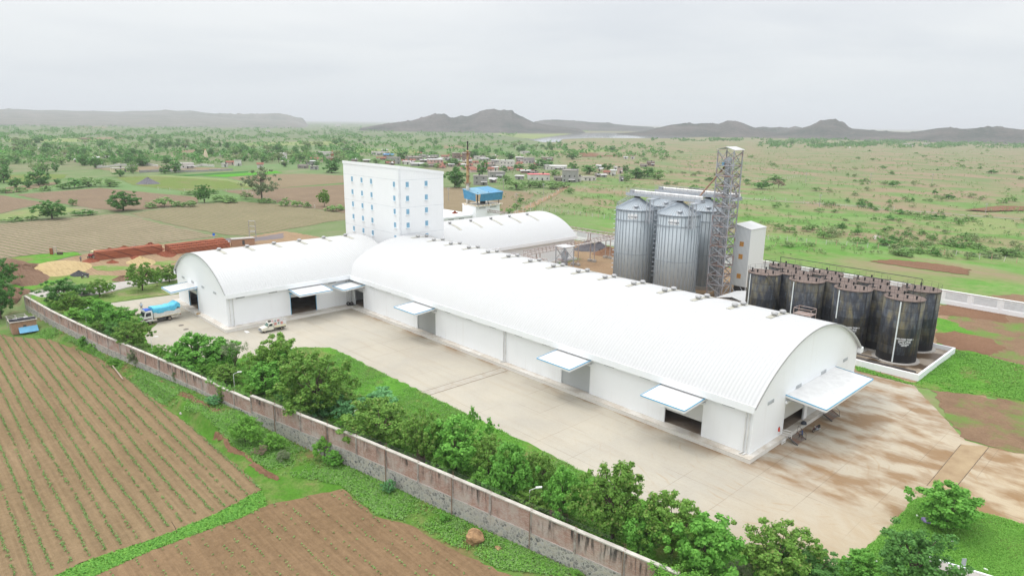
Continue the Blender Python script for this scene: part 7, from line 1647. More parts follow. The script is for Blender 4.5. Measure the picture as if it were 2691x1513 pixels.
brick_stack(gz(1640, 395, R4), gz(2190, 325, R4), 5.5, 2.6, 'long stepped red brick stack just behind the shorter warehouse roof', True, 4)
p = gz(760, 485, VK); heap('brick_rubble', (p[0], p[1], 0), 3.2, 2.2, 1.1, RUBM, 'red brick rubble heap in front of the tractor', 'rubble heap', 11)
for x, y, rx, ry, h, lb in ((1520, 260, 6, 4, 1.8, 'red rubble mound behind the sheer brick stack, middle part'), (2120, 205, 7, 4, 2.2, 'red rubble mound behind the sheer brick stack, at the ash puddle end'), (1850, 420, 9, 2.2, .7, 'long low spill of red brickbats along the sheer stack'), (1250, 510, 2.4, 1.6, .8, 'small red brickbat heap on the sand by the sheer stack'), (2480, 330, 6, 2.5, 1.2, 'red brickbat heap between the two brick stacks'), (1190, 265, 4, 3, 1.2, 'red rubble mound behind the tractor end of the stack')):
    p = gz(x, y, VK); heap('brick_rubble', (p[0], p[1], 0), rx, ry, h, RUBM, lb, 'rubble heap', int(x))
p = gz(1760, 225, VK); heap('sand_heap', (p[0], p[1], 0), 4, 3, 1.6, flat('pale_sand', H(206, 190, 172), .95), 'pale grey sand heap among the red rubble mounds', 'sand heap', 21)
SANDM = soil_mat('yellow_sand', H(222, 194, 142), H(232, 208, 158))
p = gz(1900, 510, VK); heap('sand_heap', (p[0], p[1], 0), 6.5, 4.0, 2.0, SANDM, 'conical yellow sand heap beside the tall neem by the brick stacks', 'sand heap', 22, .12)
p = gz(545, 530, R4); heap('sand_heap', (p[0], p[1], 0), 11.5, 8.5, 1.3, SANDM, 'wide flat spread of yellow sand on the grass near the soil bank', 'sand heap', 23, .1, flat_top=.55)
p = gz(500, 790, VK); heap('coal_heap', (p[0], p[1], 0), 3.4, 2.2, 1.3, flat('coal', (.05, .05, .055), .95, var=.4, scale=4), 'small black coal heap beside a parked motorcycle', 'coal heap', 24, .15)
p = gz(1105, 660, Q1); heap('coal_heap', (p[0], p[1], 0), 8, 7, 4.2, flat('slate_gravel', (.14, .135, .15), .95, var=.3, scale=2), 'large slate grey gravel heap between the green field and the hedge', 'gravel heap', 25, .12)
def mound(pts, h, label, seed):
    P = np.array(pts); c = P.mean(0); mb = MB(); rg = np.random.default_rng(seed); n = 40; m = 9; ang = np.arctan2(P[:, 1] - c[1], P[:, 0] - c[0]); od = np.argsort(ang); rad_ = np.hypot(P[:, 0] - c[0], P[:, 1] - c[1]); vs = [(c[0], c[1], h)]
    for j in range(1, m + 1):
        for i in range(n): a = -pi + 2 * pi * i / n; r = np.interp(a, ang[od], rad_[od], period=2 * pi) * j / m; q = c + np.array([cos(a), sin(a)]) * r; vs.append((q[0], q[1], float(hgt(q[0], q[1])) - .05 if j == m else h * (1 - (j / m) ** 1.6) * rg.uniform(.75, 1.2)))
    fs = [(0, 1 + i, 1 + (i + 1) % n) for i in range(n)] + [(1 + j * n + i, 1 + (j + 1) * n + i, 1 + (j + 1) * n + (i + 1) % n, 1 + j * n + (i + 1) % n) for j in range(m - 1) for i in range(n)]
    return tag(mb.mesh(vs, fs).build('soil_bank', soil_mat('soil_bank_earth', H(138, 108, 88), H(168, 138, 114)) if seed < 2 else bpy.data.materials['soil_bank_earth']), label, 'soil bank')
mound(px(R4, (0, 430), (120, 420), (260, 480), (380, 560), (455, 630), (420, 680), (230, 710), (90, 640), (0, 560)), 1.8, 'long brown soil bank between the dark trees and the yellow sand', 1)
mound(px(R4, (50, 700), (150, 720), (210, 780), (120, 830), (40, 820), (30, 760)), 1.3, 'small brown soil bank near the brick hut', 2)
mound(px(R4, (1080, 650), (1130, 615), (1230, 610), (1240, 640)), .9, 'low brown earth mound beside the concrete path', 3)
# brick hut with tin sheet at the wall corner
ha, hb = gz(175, 1015, VH, -1.5), gz(510, 960, VH, -1.5); hd = (hb - ha)[:2]; hl = np.linalg.norm(hd); hd /= hl; hn = np.array([-hd[1], hd[0]]); hn = hn if hn @ np.array([-1, 0]) > 0 else -hn
ht = max(2.2, heightof(hb, sp((490, 820), VH))); HT = empty('brick_hut', (ha[0], ha[1], -1.5), atan2(hd[1], hd[0]), 'small red brick hut with black sheeting and a blue tin sheet leaning on it', 'hut'); sgn = 1 if hn @ np.array([-sin(HT.rotation_euler[2]), cos(HT.rotation_euler[2])]) > 0 else -1
kb = K('hut_brick', .95); b2_ = kb.n.new('ShaderNodeTexBrick'); kb.l.new(kb.co('Object', (1, 1, 1), (pi / 2, 0, 0)), b2_.inputs['Vector']); b2_.inputs['Scale'].default_value = 2.6; b2_.inputs['Color1'].default_value = rgb((.36, .19, .12)); b2_.inputs['Color2'].default_value = rgb((.46, .28, .18)); b2_.inputs['Mortar'].default_value = rgb((.30, .22, .17)); HUTB = kb.out(b2_.outputs[0])
def hbox(mb, x0, x1, y0, y1, z0, z1): return mb.box(x0, x1, min(y0 * sgn, y1 * sgn), max(y0 * sgn, y1 * sgn), z0, z1)
loc_build(hbox(MB(), 0, hl, 0, 2.6, -.3, ht), 'wall', HUTB, HT); loc_build(hbox(MB(), hl * .45, hl * .58, -.02, .05, ht * .42, ht * .64), 'window', DARKIN, HT)
loc_build(hbox(MB(), -.3, hl + .2, -.25, 2.8, ht, ht + .12), 'roof', flat('hut_slab', (.42, .38, .34), .9), HT)
mb = MB(); rg_ = np.random.default_rng(8)
for i in range(9): hbox(mb, -.2 + i * hl / 8.6, .3 + i * hl / 8.6 + rg_.uniform(0, .3), .1 + rg_.uniform(0, .3), 1.3 + rg_.uniform(0, .5), ht + .12, ht + .3 + rg_.uniform(0, .25))
loc_build(mb, 'black_sheeting', flat('black_sheet', (.03, .032, .04), .8, var=.3), HT)
for i in range(3): loc_build(hbox(MB(), hl * .15 + i * .9, hl * .15 + i * .9 + .82, 1.5, 2.75, ht + .13 + .05 * i, ht + .2 + .05 * i), 'roof_sheet', flat('old_tin_grey', (.42, .41, .41), .6) if i == 0 else bpy.data.materials['old_tin_grey'], HT)
mb = MB(); x0, x1 = hl * .25, hl * 1.02
for i in range(10):
    u0, u1 = x0 + (x1 - x0) * i / 10, x0 + (x1 - x0) * (i + 1) / 10; zt = ht * .46
    mb.hexa([(u0, -1.0 * sgn, .0), (u1, -1.0 * sgn, .0), (u1, -.92 * sgn, .0), (u0, -.92 * sgn, .0)], [(u0, -.12 * sgn, zt), (u1, -.12 * sgn, zt), (u1, -.05 * sgn, zt + .03 * (i % 2)), (u0, -.05 * sgn, zt + .03 * (i % 2))])
o = loc_build(mb, 'tin_sheet', flat('blue_corrugated', (.16, .36, .60), .5, var=.15)if False else BLUE, None); o.location = HT.location; o.rotation_euler = HT.rotation_euler; tag(o, 'blue corrugated tin sheet leaning against the small brick hut', 'tin sheet')
t = empty('pole_frame', (ha[0] + hn[0] * 3.2, ha[1] + hn[1] * 3.2, -1.5), HT.rotation_euler[2], 'open roof frame of grey poles behind the brick hut', 'frame'); mb = MB()
for x in (0, 1.5, 3.2): MB().bar((x, 0, 0), (x, 0, ht), .1).build('post', CONC, t, local=True); MB().bar((x, 3.0 * sgn, 0), (x, 3.0 * sgn, ht), .1).build('post', CONC, t, local=True); MB().bar((x, 0, ht), (x, 3.0 * sgn, ht), .09).build('rafter', CONC, t, local=True)
for y in (0, 1.5, 3): MB().bar((-.2, y * sgn, ht + .08), (3.4, y * sgn, ht + .08), .08).build('purlin', CONC, t, local=True)
# second hut with pale roof, blue board, H pole, door frame in the field corner
ha, hb = gz(2210, 318, R4), gz(2425, 302, R4); c_ = (ha + hb) / 2; l2 = float(np.linalg.norm((hb - ha)[:2])); t = empty('brick_hut', (c_[0], c_[1], 0), atan2((hb - ha)[1], (hb - ha)[0]), 'orange brick hut with a pale flat roof and dark doorway, behind the stepped stack', 'hut')
MB().box(-l2 / 2, l2 / 2, -.1, 3, 0, 2.3).build('wall', HUTB, t, local=True); MB().box(-l2 / 2 - .1, l2 / 2 + .1, -.3, 3.2, 2.3, 2.45).build('roof', CONC, t, local=True); MB().box(-.4, .4, -.15, -.05, .3, 1.9).build('doorway', DARKIN, t, local=True)
for i in range(5): MB().box(-l2 / 2 + i * l2 / 5, -l2 / 2 + i * l2 / 5 + .5, -.2, .4, 2.45, 2.6).build('roof_stone', flat('pale_stone', (.6, .58, .55), .9) if i == 0 else bpy.data.materials['pale_stone'], t, local=True)
b1, b2 = gz(2375, 237, R4), gz(2437, 240, R4); h1 = heightof(b1, sp((2360, 70), R4)); t = empty('twin_pole', ((b1 + b2)[0] / 2, (b1 + b2)[1] / 2, 0), 0, 'grey twin-pole electric structure with cross bars beside the striped field', 'utility pole')
for b in (b1, b2): MB().tube((b[0], b[1], 0), (b[0], b[1], h1), .16, .12, 8).build('pole', CONC, t)
for z in (h1 * .35, h1 * .42, h1 * .68, h1 * .98): MB().bar((b1[0], b1[1], z), (b2[0], b2[1], z), .10).build('cross_bar', GREYST, t)
b = gz(2037, 248, R4); t = empty('blue_sign', (b[0], b[1], 0), az, 'round blue sign board reflected in the grey puddle', 'sign'); MB().bar((0, 0, 0), (0, 0, 1.3), .08).build('post', BLUE, t, local=True); mb = MB(); mb.lathe([(.5, -.04), (.5, .04)], (0, 0, 0), 20); me = mb.data('board', flat('sign_blue', (.04, .16, .62), .5)); me.transform(Matrix.Rotation(pi / 2, 4, 'X')); o = link('board', me, t); o.location = (0, 0, 1.7)
b = gz(528, 395, R4); t = empty('door_frame_ruin', (b[0], b[1], 0), az, 'standing pale door frame of a broken hut at the striped field corner', 'ruin')
for x in (-.5, .5): MB().bar((x, 0, 0), (x, 0, 2.3), .16).build('jamb', CONC, t, local=True)
MB().bar((-.58, 0, 2.3), (.58, 0, 2.3), .16).build('lintel', CONC, t, local=True); MB().box(-1.6, -.6, -.15, .15, 0, 2.0).build('brick_pier', BRK, t, local=True); MB().box(.7, 2.2, -.3, .3, 0, .8).build('low_wall', BARK, t, local=True)
b = gz(540, 500, VK); person((b[0], b[1], .05), 1.2, dict(rt=(.10, .2, .04), rk=(.1, .1, .5), la=(-.1, -.15, .08), lt=(-.1, 0, .04)), flat('grey_blue_shirt', (.16, .21, .24), .8), 'person in a grey-blue shirt walking on bare earth near the tractor')
# ---------------------------------------------------------------- village
WALLC = {'white': (.66, .64, .60), 'cream': (.66, .58, .40), 'grey': (.36, .35, .34), 'brown': (.27, .20, .165), 'pink': (.68, .42, .40), 'rosy': (.60, .46, .42), 'dull': (.30, .26, .235)}
WM = {k_: dusty('house_' + k_, v, tuple(x * .6 for x in v), .55, .35) for k_, v in WALLC.items()}
ROOFC = {'slab': dusty('slab_roof', (.42, .39, .36), (.24, .21, .19), .7, .3), 'tile': dusty('tile_roof', (.30, .12, .08), (.17, .085, .07), .8, .8), 'tin': dusty('tin_roof', (.52, .53, .54), (.32, .27, .23), .6, .5), 'blue': flat('blue_roof', (.08, .30, .60), .5), 'pink': flat('pink_roof', (.74, .14, .17), .6), 'white': flat('white_roof', (.66, .66, .64), .6)}
houses = []
def house(x, yb, yt, wpx, V, wall, roof, label=None, gable=None, storeys=1):
    b = gz(x, yb, V); h = float(np.clip(heightof(b, sp((x, yt), V)), 2.2, 14)); w_ = float(np.clip(wpx / V[2] * pxm(b) * 1.0, 2.5, 40)); d_ = float(np.clip(w_ * .6, 3.5, 9))
    face = atan2(b[1], b[0]) - pi / 2 + random.uniform(-.35, .35)
    t = empty('village_house', (b[0], b[1], 0), face, label, 'house', 'houses of the village'); gable = roof == 'tile' if gable is None else gable
    dt = float(np.hypot(b[0], b[1])); hw_ = h - (1.3 if gable else .0)
    MB().box(-w_ / 2, w_ / 2, 0, d_, -.5, hw_).build('wall', WM[wall], t, local=True)
    if gable:
        mb = MB(); e = .4; mb.prism([(-e, hw_ - .1), (d_ / 2, h + .1), (d_ + e, hw_ - .1), (d_ + e, hw_ + .1), (d_ / 2, h + .3), (-e, hw_ + .1)], 'x', -w_ / 2 - e, w_ / 2 + e); mb.build('roof', ROOFC[roof], t, local=True)
        mb = MB(); mb.prism([(0, hw_), (d_ / 2, h), (d_, hw_)], 'x', -w_ / 2 + .02, w_ / 2 - .02); mb.build('gable', WM[wall], t, local=True)
    else:
        e = .35 if roof in ('slab', 'white', 'pink') else .7; mb = MB(); mb.hexa([(-w_ / 2 - e, -e, hw_), (w_ / 2 + e, -e, hw_), (w_ / 2 + e, d_ + e, hw_ + (.5 if roof in ('tin', 'blue') else .003)), (-w_ / 2 - e, d_ + e, hw_ + (.5 if roof in ('tin', 'blue') else .003))], [(-w_ / 2 - e, -e, hw_ + .18), (w_ / 2 + e, -e, hw_ + .18), (w_ / 2 + e, d_ + e, hw_ + .18 + (.5 if roof in ('tin', 'blue') else 0)), (-w_ / 2 - e, d_ + e, hw_ + .18 + (.5 if roof in ('tin', 'blue') else 0))]); mb.build('roof', ROOFC[roof], t, local=True)
        if roof in ('slab', 'white') and random.random() < .55:
            mb = MB(); mb.box(-w_ / 2, w_ / 2, d_ - .2, d_, hw_ + .18, hw_ + .9); mb.box(-w_ / 2, -w_ / 2 + .2, 0, d_ - .2, hw_ + .18, hw_ + .9); mb.box(w_ / 2 - .2, w_ / 2, 0, d_ - .2, hw_ + .18, hw_ + .9); mb.build('parapet', WM[wall], t, local=True)
        if random.random() < .3: q = random.uniform(-.3, .3) * w_; MB().lathe([(.6, 0), (.6, 1.0), (.3, 1.25)], (q, d_ * .6, hw_ + .2), 10).build('water_tank', BLACK if random.random() < .5 else VENTW, t, local=True)
    nwin = int(np.clip(w_ / 3.2, 1, 5)); lv = max(1, int(hw_ // 3.0))
    for L_ in range(lv):
        for i in range(nwin):
            u = -w_ / 2 + w_ * (i + .5) / nwin; z = 1.1 + L_ * 3.0
            if L_ == 0 and i == nwin // 2: MB().box(u - .55, u + .55, -.06, .02, 0, 2.1).build('door', DARKIN, t, local=True)
            elif z + 1.2 < hw_: MB().box(u - .5, u + .5, -.05, .02, z, z + 1.1).build('window', GLASS if random.random() < .6 else DARKIN, t, local=True)
    if random.random() < .45 and not gable: s_ = random.uniform(-.2, .1) * w_; mb = MB(); mb.hexa([(s_, -2.2, 2.1), (s_ + w_ * .45, -2.2, 2.1), (s_ + w_ * .45, 0, 2.5), (s_, 0, 2.5)], [(s_, -2.2, 2.18), (s_ + w_ * .45, -2.2, 2.18), (s_ + w_ * .45, 0, 2.58), (s_, 0, 2.58)]); mb.build('porch_roof', ROOFC['tin'], t, local=True)
    houses.append((t, wall, roof, lv, b)); return t
SPEC = []
for r in '''V2 300 245 130 210 white white L white two-storey village house with a blue arched doorway
V2 810 440 345 320 white pink L white village house with an ornate pink red parapet
V2 1265 470 282 230 grey slab L tall unfinished grey village house with a stepped top
V2 1110 455 392 170 dull slab
V2 160 400 305 240 grey slab
V2 490 430 370 120 grey tin
V2 80 470 420 90 dull tin
V2 1060 275 217 330 white white L long white village house with a flat canopy and black doors
V2 910 270 202 80 grey slab
V2 1580 447 382 200 white slab
V2 1410 460 378 80 white slab
V2 1850 350 285 130 rosy tile
V2 1935 370 284 80 white tin
V2 1725 300 255 90 cream tin
V2 1720 250 208 100 white tin
V2 1975 272 232 60 white slab
V2 2050 330 245 70 rosy slab
V2 660 168 88 150 grey slab
V2 500 155 84 110 dull tin
V2 910 135 84 170 brown slab
V2 345 285 235 90 rosy tile
V2 60 305 235 100 rosy tile
V2 130 290 235 80 white tin
V2 140 180 128 90 grey tin
V2 2515 215 152 120 brown slab L brown brick village house alone at the scrub side of the village
V2 2410 230 208 110 dull slab
V2 2130 103 82 60 white tin
V2 2235 105 82 50 white slab
V2 615 27 6 100 white slab
V2 600 330 292 150 brown tin
V2 2070 455 388 40 grey slab
V2 1700 385 352 90 dull slab
V2 1800 395 358 80 grey tin
V1 600 180 133 220 white slab
V1 770 212 172 160 brown blue L brown village house under a bright blue tin roof
V1 680 262 214 100 brown tile
V1 830 300 222 160 grey slab
V1 945 330 225 80 grey slab
V1 1230 272 212 260 dull slab
V1 1440 225 188 320 grey slab
V1 1520 252 215 170 dull slab
V1 1590 312 258 240 pink tin
V1 1740 218 182 120 rosy tile
V1 1780 272 225 110 grey slab
V1 1940 282 146 130 brown slab
V1 2090 292 146 140 brown white
V1 2340 255 212 180 white slab
V1 2255 322 282 100 rosy tile
V1 2430 372 322 100 pink pink L village house with a bright pink domed roof among red tiled ones
V1 2120 432 380 220 rosy tile
V1 2290 470 405 240 rosy tile
V1 2060 392 340 110 white tin
V1 1100 332 292 180 dull tin
V1 1290 365 330 220 grey tin
V1 1500 385 345 170 dull slab
V1 230 292 262 160 brown slab
V1 410 302 272 110 dull tin
V1 2330 685 530 230 grey slab L broad grey blockwork village building closest to the ploughed plot
V1 2545 642 582 110 rosy tin
V1 20 118 72 60 white tin
V1 1050 290 262 90 rosy tile
V1 1380 300 272 110 dull tin
V1 1660 372 340 110 rosy tile
V1 1850 330 300 90 dull tin
V3 943 212 162 165 white slab L white flat-roofed ruin with two door openings beside the field track
V3 290 247 207 175 cream slab L long cream shed roof in the scrub by the tan clearing
V3 1355 195 165 58 white slab
V3 1412 172 132 75 rosy tile
V3 1495 182 124 62 white slab
V3 1722 207 152 62 white tile
V3 1962 117 58 74 white slab
V3 2400 85 42 120 white slab
V3 2310 142 97 120 rosy tile
V3 2460 148 88 95 rosy slab
V3 2250 172 135 85 grey tin
V3 2160 210 180 100 dull slab
V3 2280 222 186 80 grey slab
V3 120 117 86 85 white tin
V3 12 117 103 60 white tin
V3 1990 160 150 60 white tin
V3 2230 75 65 40 white tin
V3 2140 80 68 40 white tin
Q3 1735 368 350 60 white slab
Q3 1872 364 345 42 white slab
Q3 2240 347 341 45 white tin
Q3 2065 332 323 60 white tin
Q3 1852 284 262 46 cream tile
Q3 2440 322 314 50 white tin
Q3 950 306 296 40 white slab
Q2 1510 438 420 60 white slab
Q2 110 235 218 40 white slab
Q1 690 486 474 80 white tin
Q1 305 412 405 20 white tin
Q1 2000 276 264 30 white tin
Q1 575 500 486 34 dull tin
Q1 1660 460 452 30 dull tin'''.split('\n'):
    q = r.split(' L '); f_ = q[0].split(); SPEC.append((f_, q[1] if len(q) > 1 else None))
VV = {'V1': V1, 'V2': V2, 'V3': V3, 'Q1': Q1, 'Q2': Q2, 'Q3': Q3}
_rh = np.random.default_rng(5)
for _ in range(46):
    hx, hy = _rh.uniform(395, 1640), _rh.uniform(452, 560)
    hy += (hx - 1000) * .06; SPEC.append((['Q2', hx, hy, hy - _rh.uniform(11, 19), _rh.uniform(28, 62), str(_rh.choice(['dull', 'grey', 'white', 'rosy', 'brown', 'cream'])), str(_rh.choice(['slab', 'tile', 'tile', 'tin']))], None))
for f_, lb in SPEC: house(float(f_[1]), float(f_[2]), float(f_[3]), float(f_[4]), VV[f_[0]], f_[5], f_[6], lb)
MARKS = [(lb.split(' L ')[0], t.location) for (t, *_r), (f_, lb) in zip(houses, SPEC) if lb]
SHORT = {'white two-storey village house with a blue arched doorway': 'the blue-arched house', 'white village house with an ornate pink red parapet': 'the pink parapet house', 'tall unfinished grey village house with a stepped top': 'the tall unfinished house', 'long white village house with a flat canopy and black doors': 'the long canopied house',
         'brown brick village house alone at the scrub side of the village': 'the lone brick house', 'brown village house under a bright blue tin roof': 'the blue-roofed house', 'village house with a bright pink domed roof among red tiled ones': 'the pink domed house', 'broad grey blockwork village building closest to the ploughed plot': 'the grey blockwork building', 'white flat-roofed ruin with two door openings beside the field track': 'the white ruin', 'long cream shed roof in the scrub by the tan clearing': 'the cream shed'}
ORD = ['first', 'second', 'third', 'fourth', 'fifth', 'sixth', 'seventh', 'eighth', 'ninth', 'tenth', 'eleventh', 'twelfth', 'thirteenth', 'fourteenth', 'fifteenth', 'sixteenth', 'seventeenth', 'eighteenth', 'nineteenth', 'twentieth']
RN = {'slab': 'flat-roofed', 'tile': 'red-tiled', 'tin': 'tin-roofed', 'white': 'white-roofed', 'blue': 'blue-roofed', 'pink': 'pink-roofed'}
def name_by_marks(items, marks, fmt):
    """items: [(object, look, point)]; label each by its look and how far out from a landmark it stands"""
    groups = {}
    for o, look, p in items:
        m = min(marks, key=lambda q: hypot(q[1][0] - p[0], q[1][1] - p[1])); groups.setdefault((look, m[0]), []).append((hypot(m[1][0] - p[0], m[1][1] - p[1]), o))
    for (look, mk), L_ in groups.items():
        for i, (d, o) in enumerate(sorted(L_, key=lambda q: q[0])): o['label'] = fmt.format(look=look, ord=ORD[min(i, 19)], mark=mk)
mk = [(SHORT[a], b) for a, b in MARKS]
name_by_marks([(t, f"{'two-storey ' if lv > 1 else ''}{wl} {RN[rf]}", b) for (t, wl, rf, lv, b), (f_, lb) in zip(houses, SPEC) if not lb], mk, '{look} village house, {ord} of its kind out from {mark}')
# temple spires, shrine arch
def spire(x, yb, yt, V, col, label):
    b = gz(x, yb, V); h = heightof(b, sp((x, yt), V)); t = empty('temple', (b[0], b[1], 0), 0, label, 'temple'); m_ = flat('spire_' + label.split()[0], col, .7)
    MB().box(-h * .2, h * .2, -h * .2, h * .2, 0, h * .28).build('base', m_, t, local=True); MB().lathe([(h * .19, h * .28), (h * .18, h * .45), (h * .13, h * .68), (h * .06, h * .86), (h * .03, h * .9)], (0, 0, 0), 12).build('spire', m_, t, local=True); MB().lathe([(h * .05, h * .9), (h * .06, h * .93), (h * .01, h)], (0, 0, 0), 8).build('finial', OCH, t, local=True)
spire(1155, 112, 4, V3, (.62, .52, .38), 'cream temple spire rising between large trees at the village edge'); spire(772, 168, 108, V1, (.62, .30, .26), 'pink temple spire behind the blue-roofed house'); spire(1322, 382, 366, Q3, (.75, .74, .70), 'tiny white shrine alone on the scrub plain'); spire(865, 62, 28, V1, (.62, .6, .56), 'small pale shrine in the fields beyond the village'); spire(2330, 245, 190, V1, (.60, .66, .56), 'mint white arched shrine among the village roofs')
b = gz(2475, 150, V3); h = max(6, heightof(b, sp((2475, 30), V3))); t = empty('temple_tower', (b[0], b[1], 0), 0, 'stepped red-brown temple tower at the village edge', 'temple')
for i in range(5): s_ = 2.6 - i * .48; MB().box(-s_, s_, -s_, s_, h * i / 5, h * (i + .8) / 5).build('tier', BRK if i % 2 else WM['rosy'], t, local=True)
MB().lathe([(.5, h * .96), (.1, h * 1.12)], (0, 0, 0), 8).build('finial', OCH, t, local=True)
# low ruined white walls near the village
for pts, lb in ((((720, 545), (900, 528), (1080, 524), (1180, 535)), 'white crumbling compound wall by the tan clearing'), (((1445, 540), (1500, 530), (1600, 536)), 'white crumbling wall running on from the white ruin'), (((1040, 580), (1200, 572), (1380, 575), (1560, 570), (1740, 562)), 'broken grey wall along the far side of the green crops')):
    P = px(Q1, *pts); t = empty('ruined_wall', (P[0][0], P[0][1], 0), 0, lb, 'wall')
    for a, b in zip(P, P[1:]):
        d = (b - a); l = np.linalg.norm(d); d /= l; n_ = np.array([-d[1], d[0]]) * .15; k_ = max(1, int(l / 7))
        for i in range(k_):
            if random.random() < .12: continue
            q, r_ = a + d * l * i / k_, a + d * l * (i + .97) / k_; hh = random.uniform(1.3, 2.2); MB().hexa([(*(q - n_), -.2), (*(r_ - n_), -.2), (*(r_ + n_), -.2), (*(q + n_), -.2)], [(*(q - n_), hh), (*(r_ - n_), hh * random.uniform(.85, 1)), (*(r_ + n_), hh), (*(q + n_), hh)]).build('wall_run', WM['white' if 'white' in lb else 'grey'], t)

# ---------------------------------------------------------------- poles and fences on the plains
def upole(x, y, yt, R, label):
    b = gz(x, y, R); z = float(hgt(b[0], b[1])); b = gz(x, y, R, z); h = max(5, heightof(b, sp((x, yt), R))); t = empty('utility_pole', (b[0], b[1], z), az, label, 'utility pole'); MB().tube((0, 0, -.3), (0, 0, h), .17, .10, 7).build('pole', CONC, t, local=True)
    for zz in (h - .3, h - 1.1): MB().bar((-.8, 0, zz), (.8, 0, zz), .09).build('cross_arm', GREYST, t, local=True)
for a in ((1103, 803, 712, Q3, 'utility pole on the scrub plain standing by the thin road'), (1468, 640, 560, Q3, 'utility pole far up the scrub plain, in line with the lone shrine'), (1910, 650, 562, Q3, 'utility pole far up the scrub plain among green bushes'), (1343, 708, 625, Q2, 'utility pole at the village edge, behind the ploughed plot'), (1640, 748, 660, Q2, 'utility pole by the track leading into the village'), (1437, 822, 732, Q2, 'utility pole at the ploughed plot corner past the blue roof'), (933, 788, 690, Q2, 'utility pole in the ploughed plot close to the tall block'), (1223, 705, 628, Q2, 'utility pole beside the grey blockwork building'), (1611, 560, 498, Q2, 'utility pole inside the village near its trees'), (2205, 660, 590, Q2, 'utility pole near the white ridge houses at the village end'), (2297, 855, 775, Q3, 'utility pole beside the thin road at the far scrub'), (820, 440, 378, Q1, 'utility pole in the tree belt near the cream shed'), (1400, 440, 380, Q1, 'utility pole in the tree belt near the temple spire'), (170, 550, 420, Q3, 'pale leaning pole beyond the silos'), (632, 440, 372, Q2, 'utility pole in the pale field beyond the village'), (1005, 625, 555, Q3, 'utility pole where the two plain fences meet')): upole(*a)
PST = {0: flat('fence_post_white', (.62, .60, .56), .8), 1: flat('fence_post_pink', (.58, .36, .28), .8)}
def post_mesh(m): return MB().box(-.075, .075, -.075, .075, -.3, 1.75).data('post', m)
PM = [post_mesh(PST[0]), post_mesh(PST[1])]
def fence(pts, label, n=None, step=None, mixd=True, hs=1.0):
    P = [np.array(p) for p in pts]; seg = [np.linalg.norm(b - a) for a, b in zip(P, P[1:])]; T = sum(seg); n = n or int(T / step); t = empty('fence', (P[0][0], P[0][1], 0), 0, label, 'fence'); q = []
    for i in range(n + 1):
        d = T * i / n; k_ = 0
        while k_ < len(seg) - 1 and d > seg[k_]: d -= seg[k_]; k_ += 1
        p = P[k_] + (P[k_ + 1] - P[k_]) * d / seg[k_]; z = float(hgt(*p)); o = link('post', PM[i % 2 if mixd else 0], t); o.location = (p[0] - P[0][0], p[1] - P[0][1], z); o.scale = (1, 1, hs); o.rotation_euler = (random.uniform(-.05, .05), random.uniform(-.05, .05), 0); q.append((p[0], p[1], z))
    mb = MB()
    for z in (.5, 1.0, 1.5): mb.path([(a, b, c + z * hs) for a, b, c in q], .012, 3)
    mb.build('wire', GREYST, t); return t
fence(px(Q3, (600, 1030), (840, 1045), (1052, 1068), (1360, 1090), (1692, 1120), (1970, 1140), (2270, 1178), (2470, 1200), (2700, 1235)), 'post and wire fence of pink and white posts on the scrub beyond the tanks', 27)
fence(px(Q2, (1370, 900), (1560, 862), (1700, 872), (1890, 892), (2075, 918), (2180, 935)), 'post and wire fence of white posts on the scrub beyond the vaulted store', 20)
fence(px(Q2, (1395, 905), (1500, 850), (1620, 795), (1720, 745), (1790, 690)), 'white post fence climbing beside the village track', 22)
fence(px(Q2, (1830, 690), (2000, 700), (2300, 730)) + px(Q3, (560, 745), (860, 760), (1130, 790), (1380, 808), (1640, 822)), 'white post fence along the thin road on the scrub plain', 34)
fence(px(Q3, (540, 600), (800, 598), (960, 580)), 'white post fence far up the scrub plain', 16, mixd=False)
fence(px(Q1, (1180, 705), (1330, 720), (1720, 718), (1805, 712), (2060, 808), (2350, 845)), 'scattered white boundary posts along the hedge of the ploughed fields', 14, mixd=False)

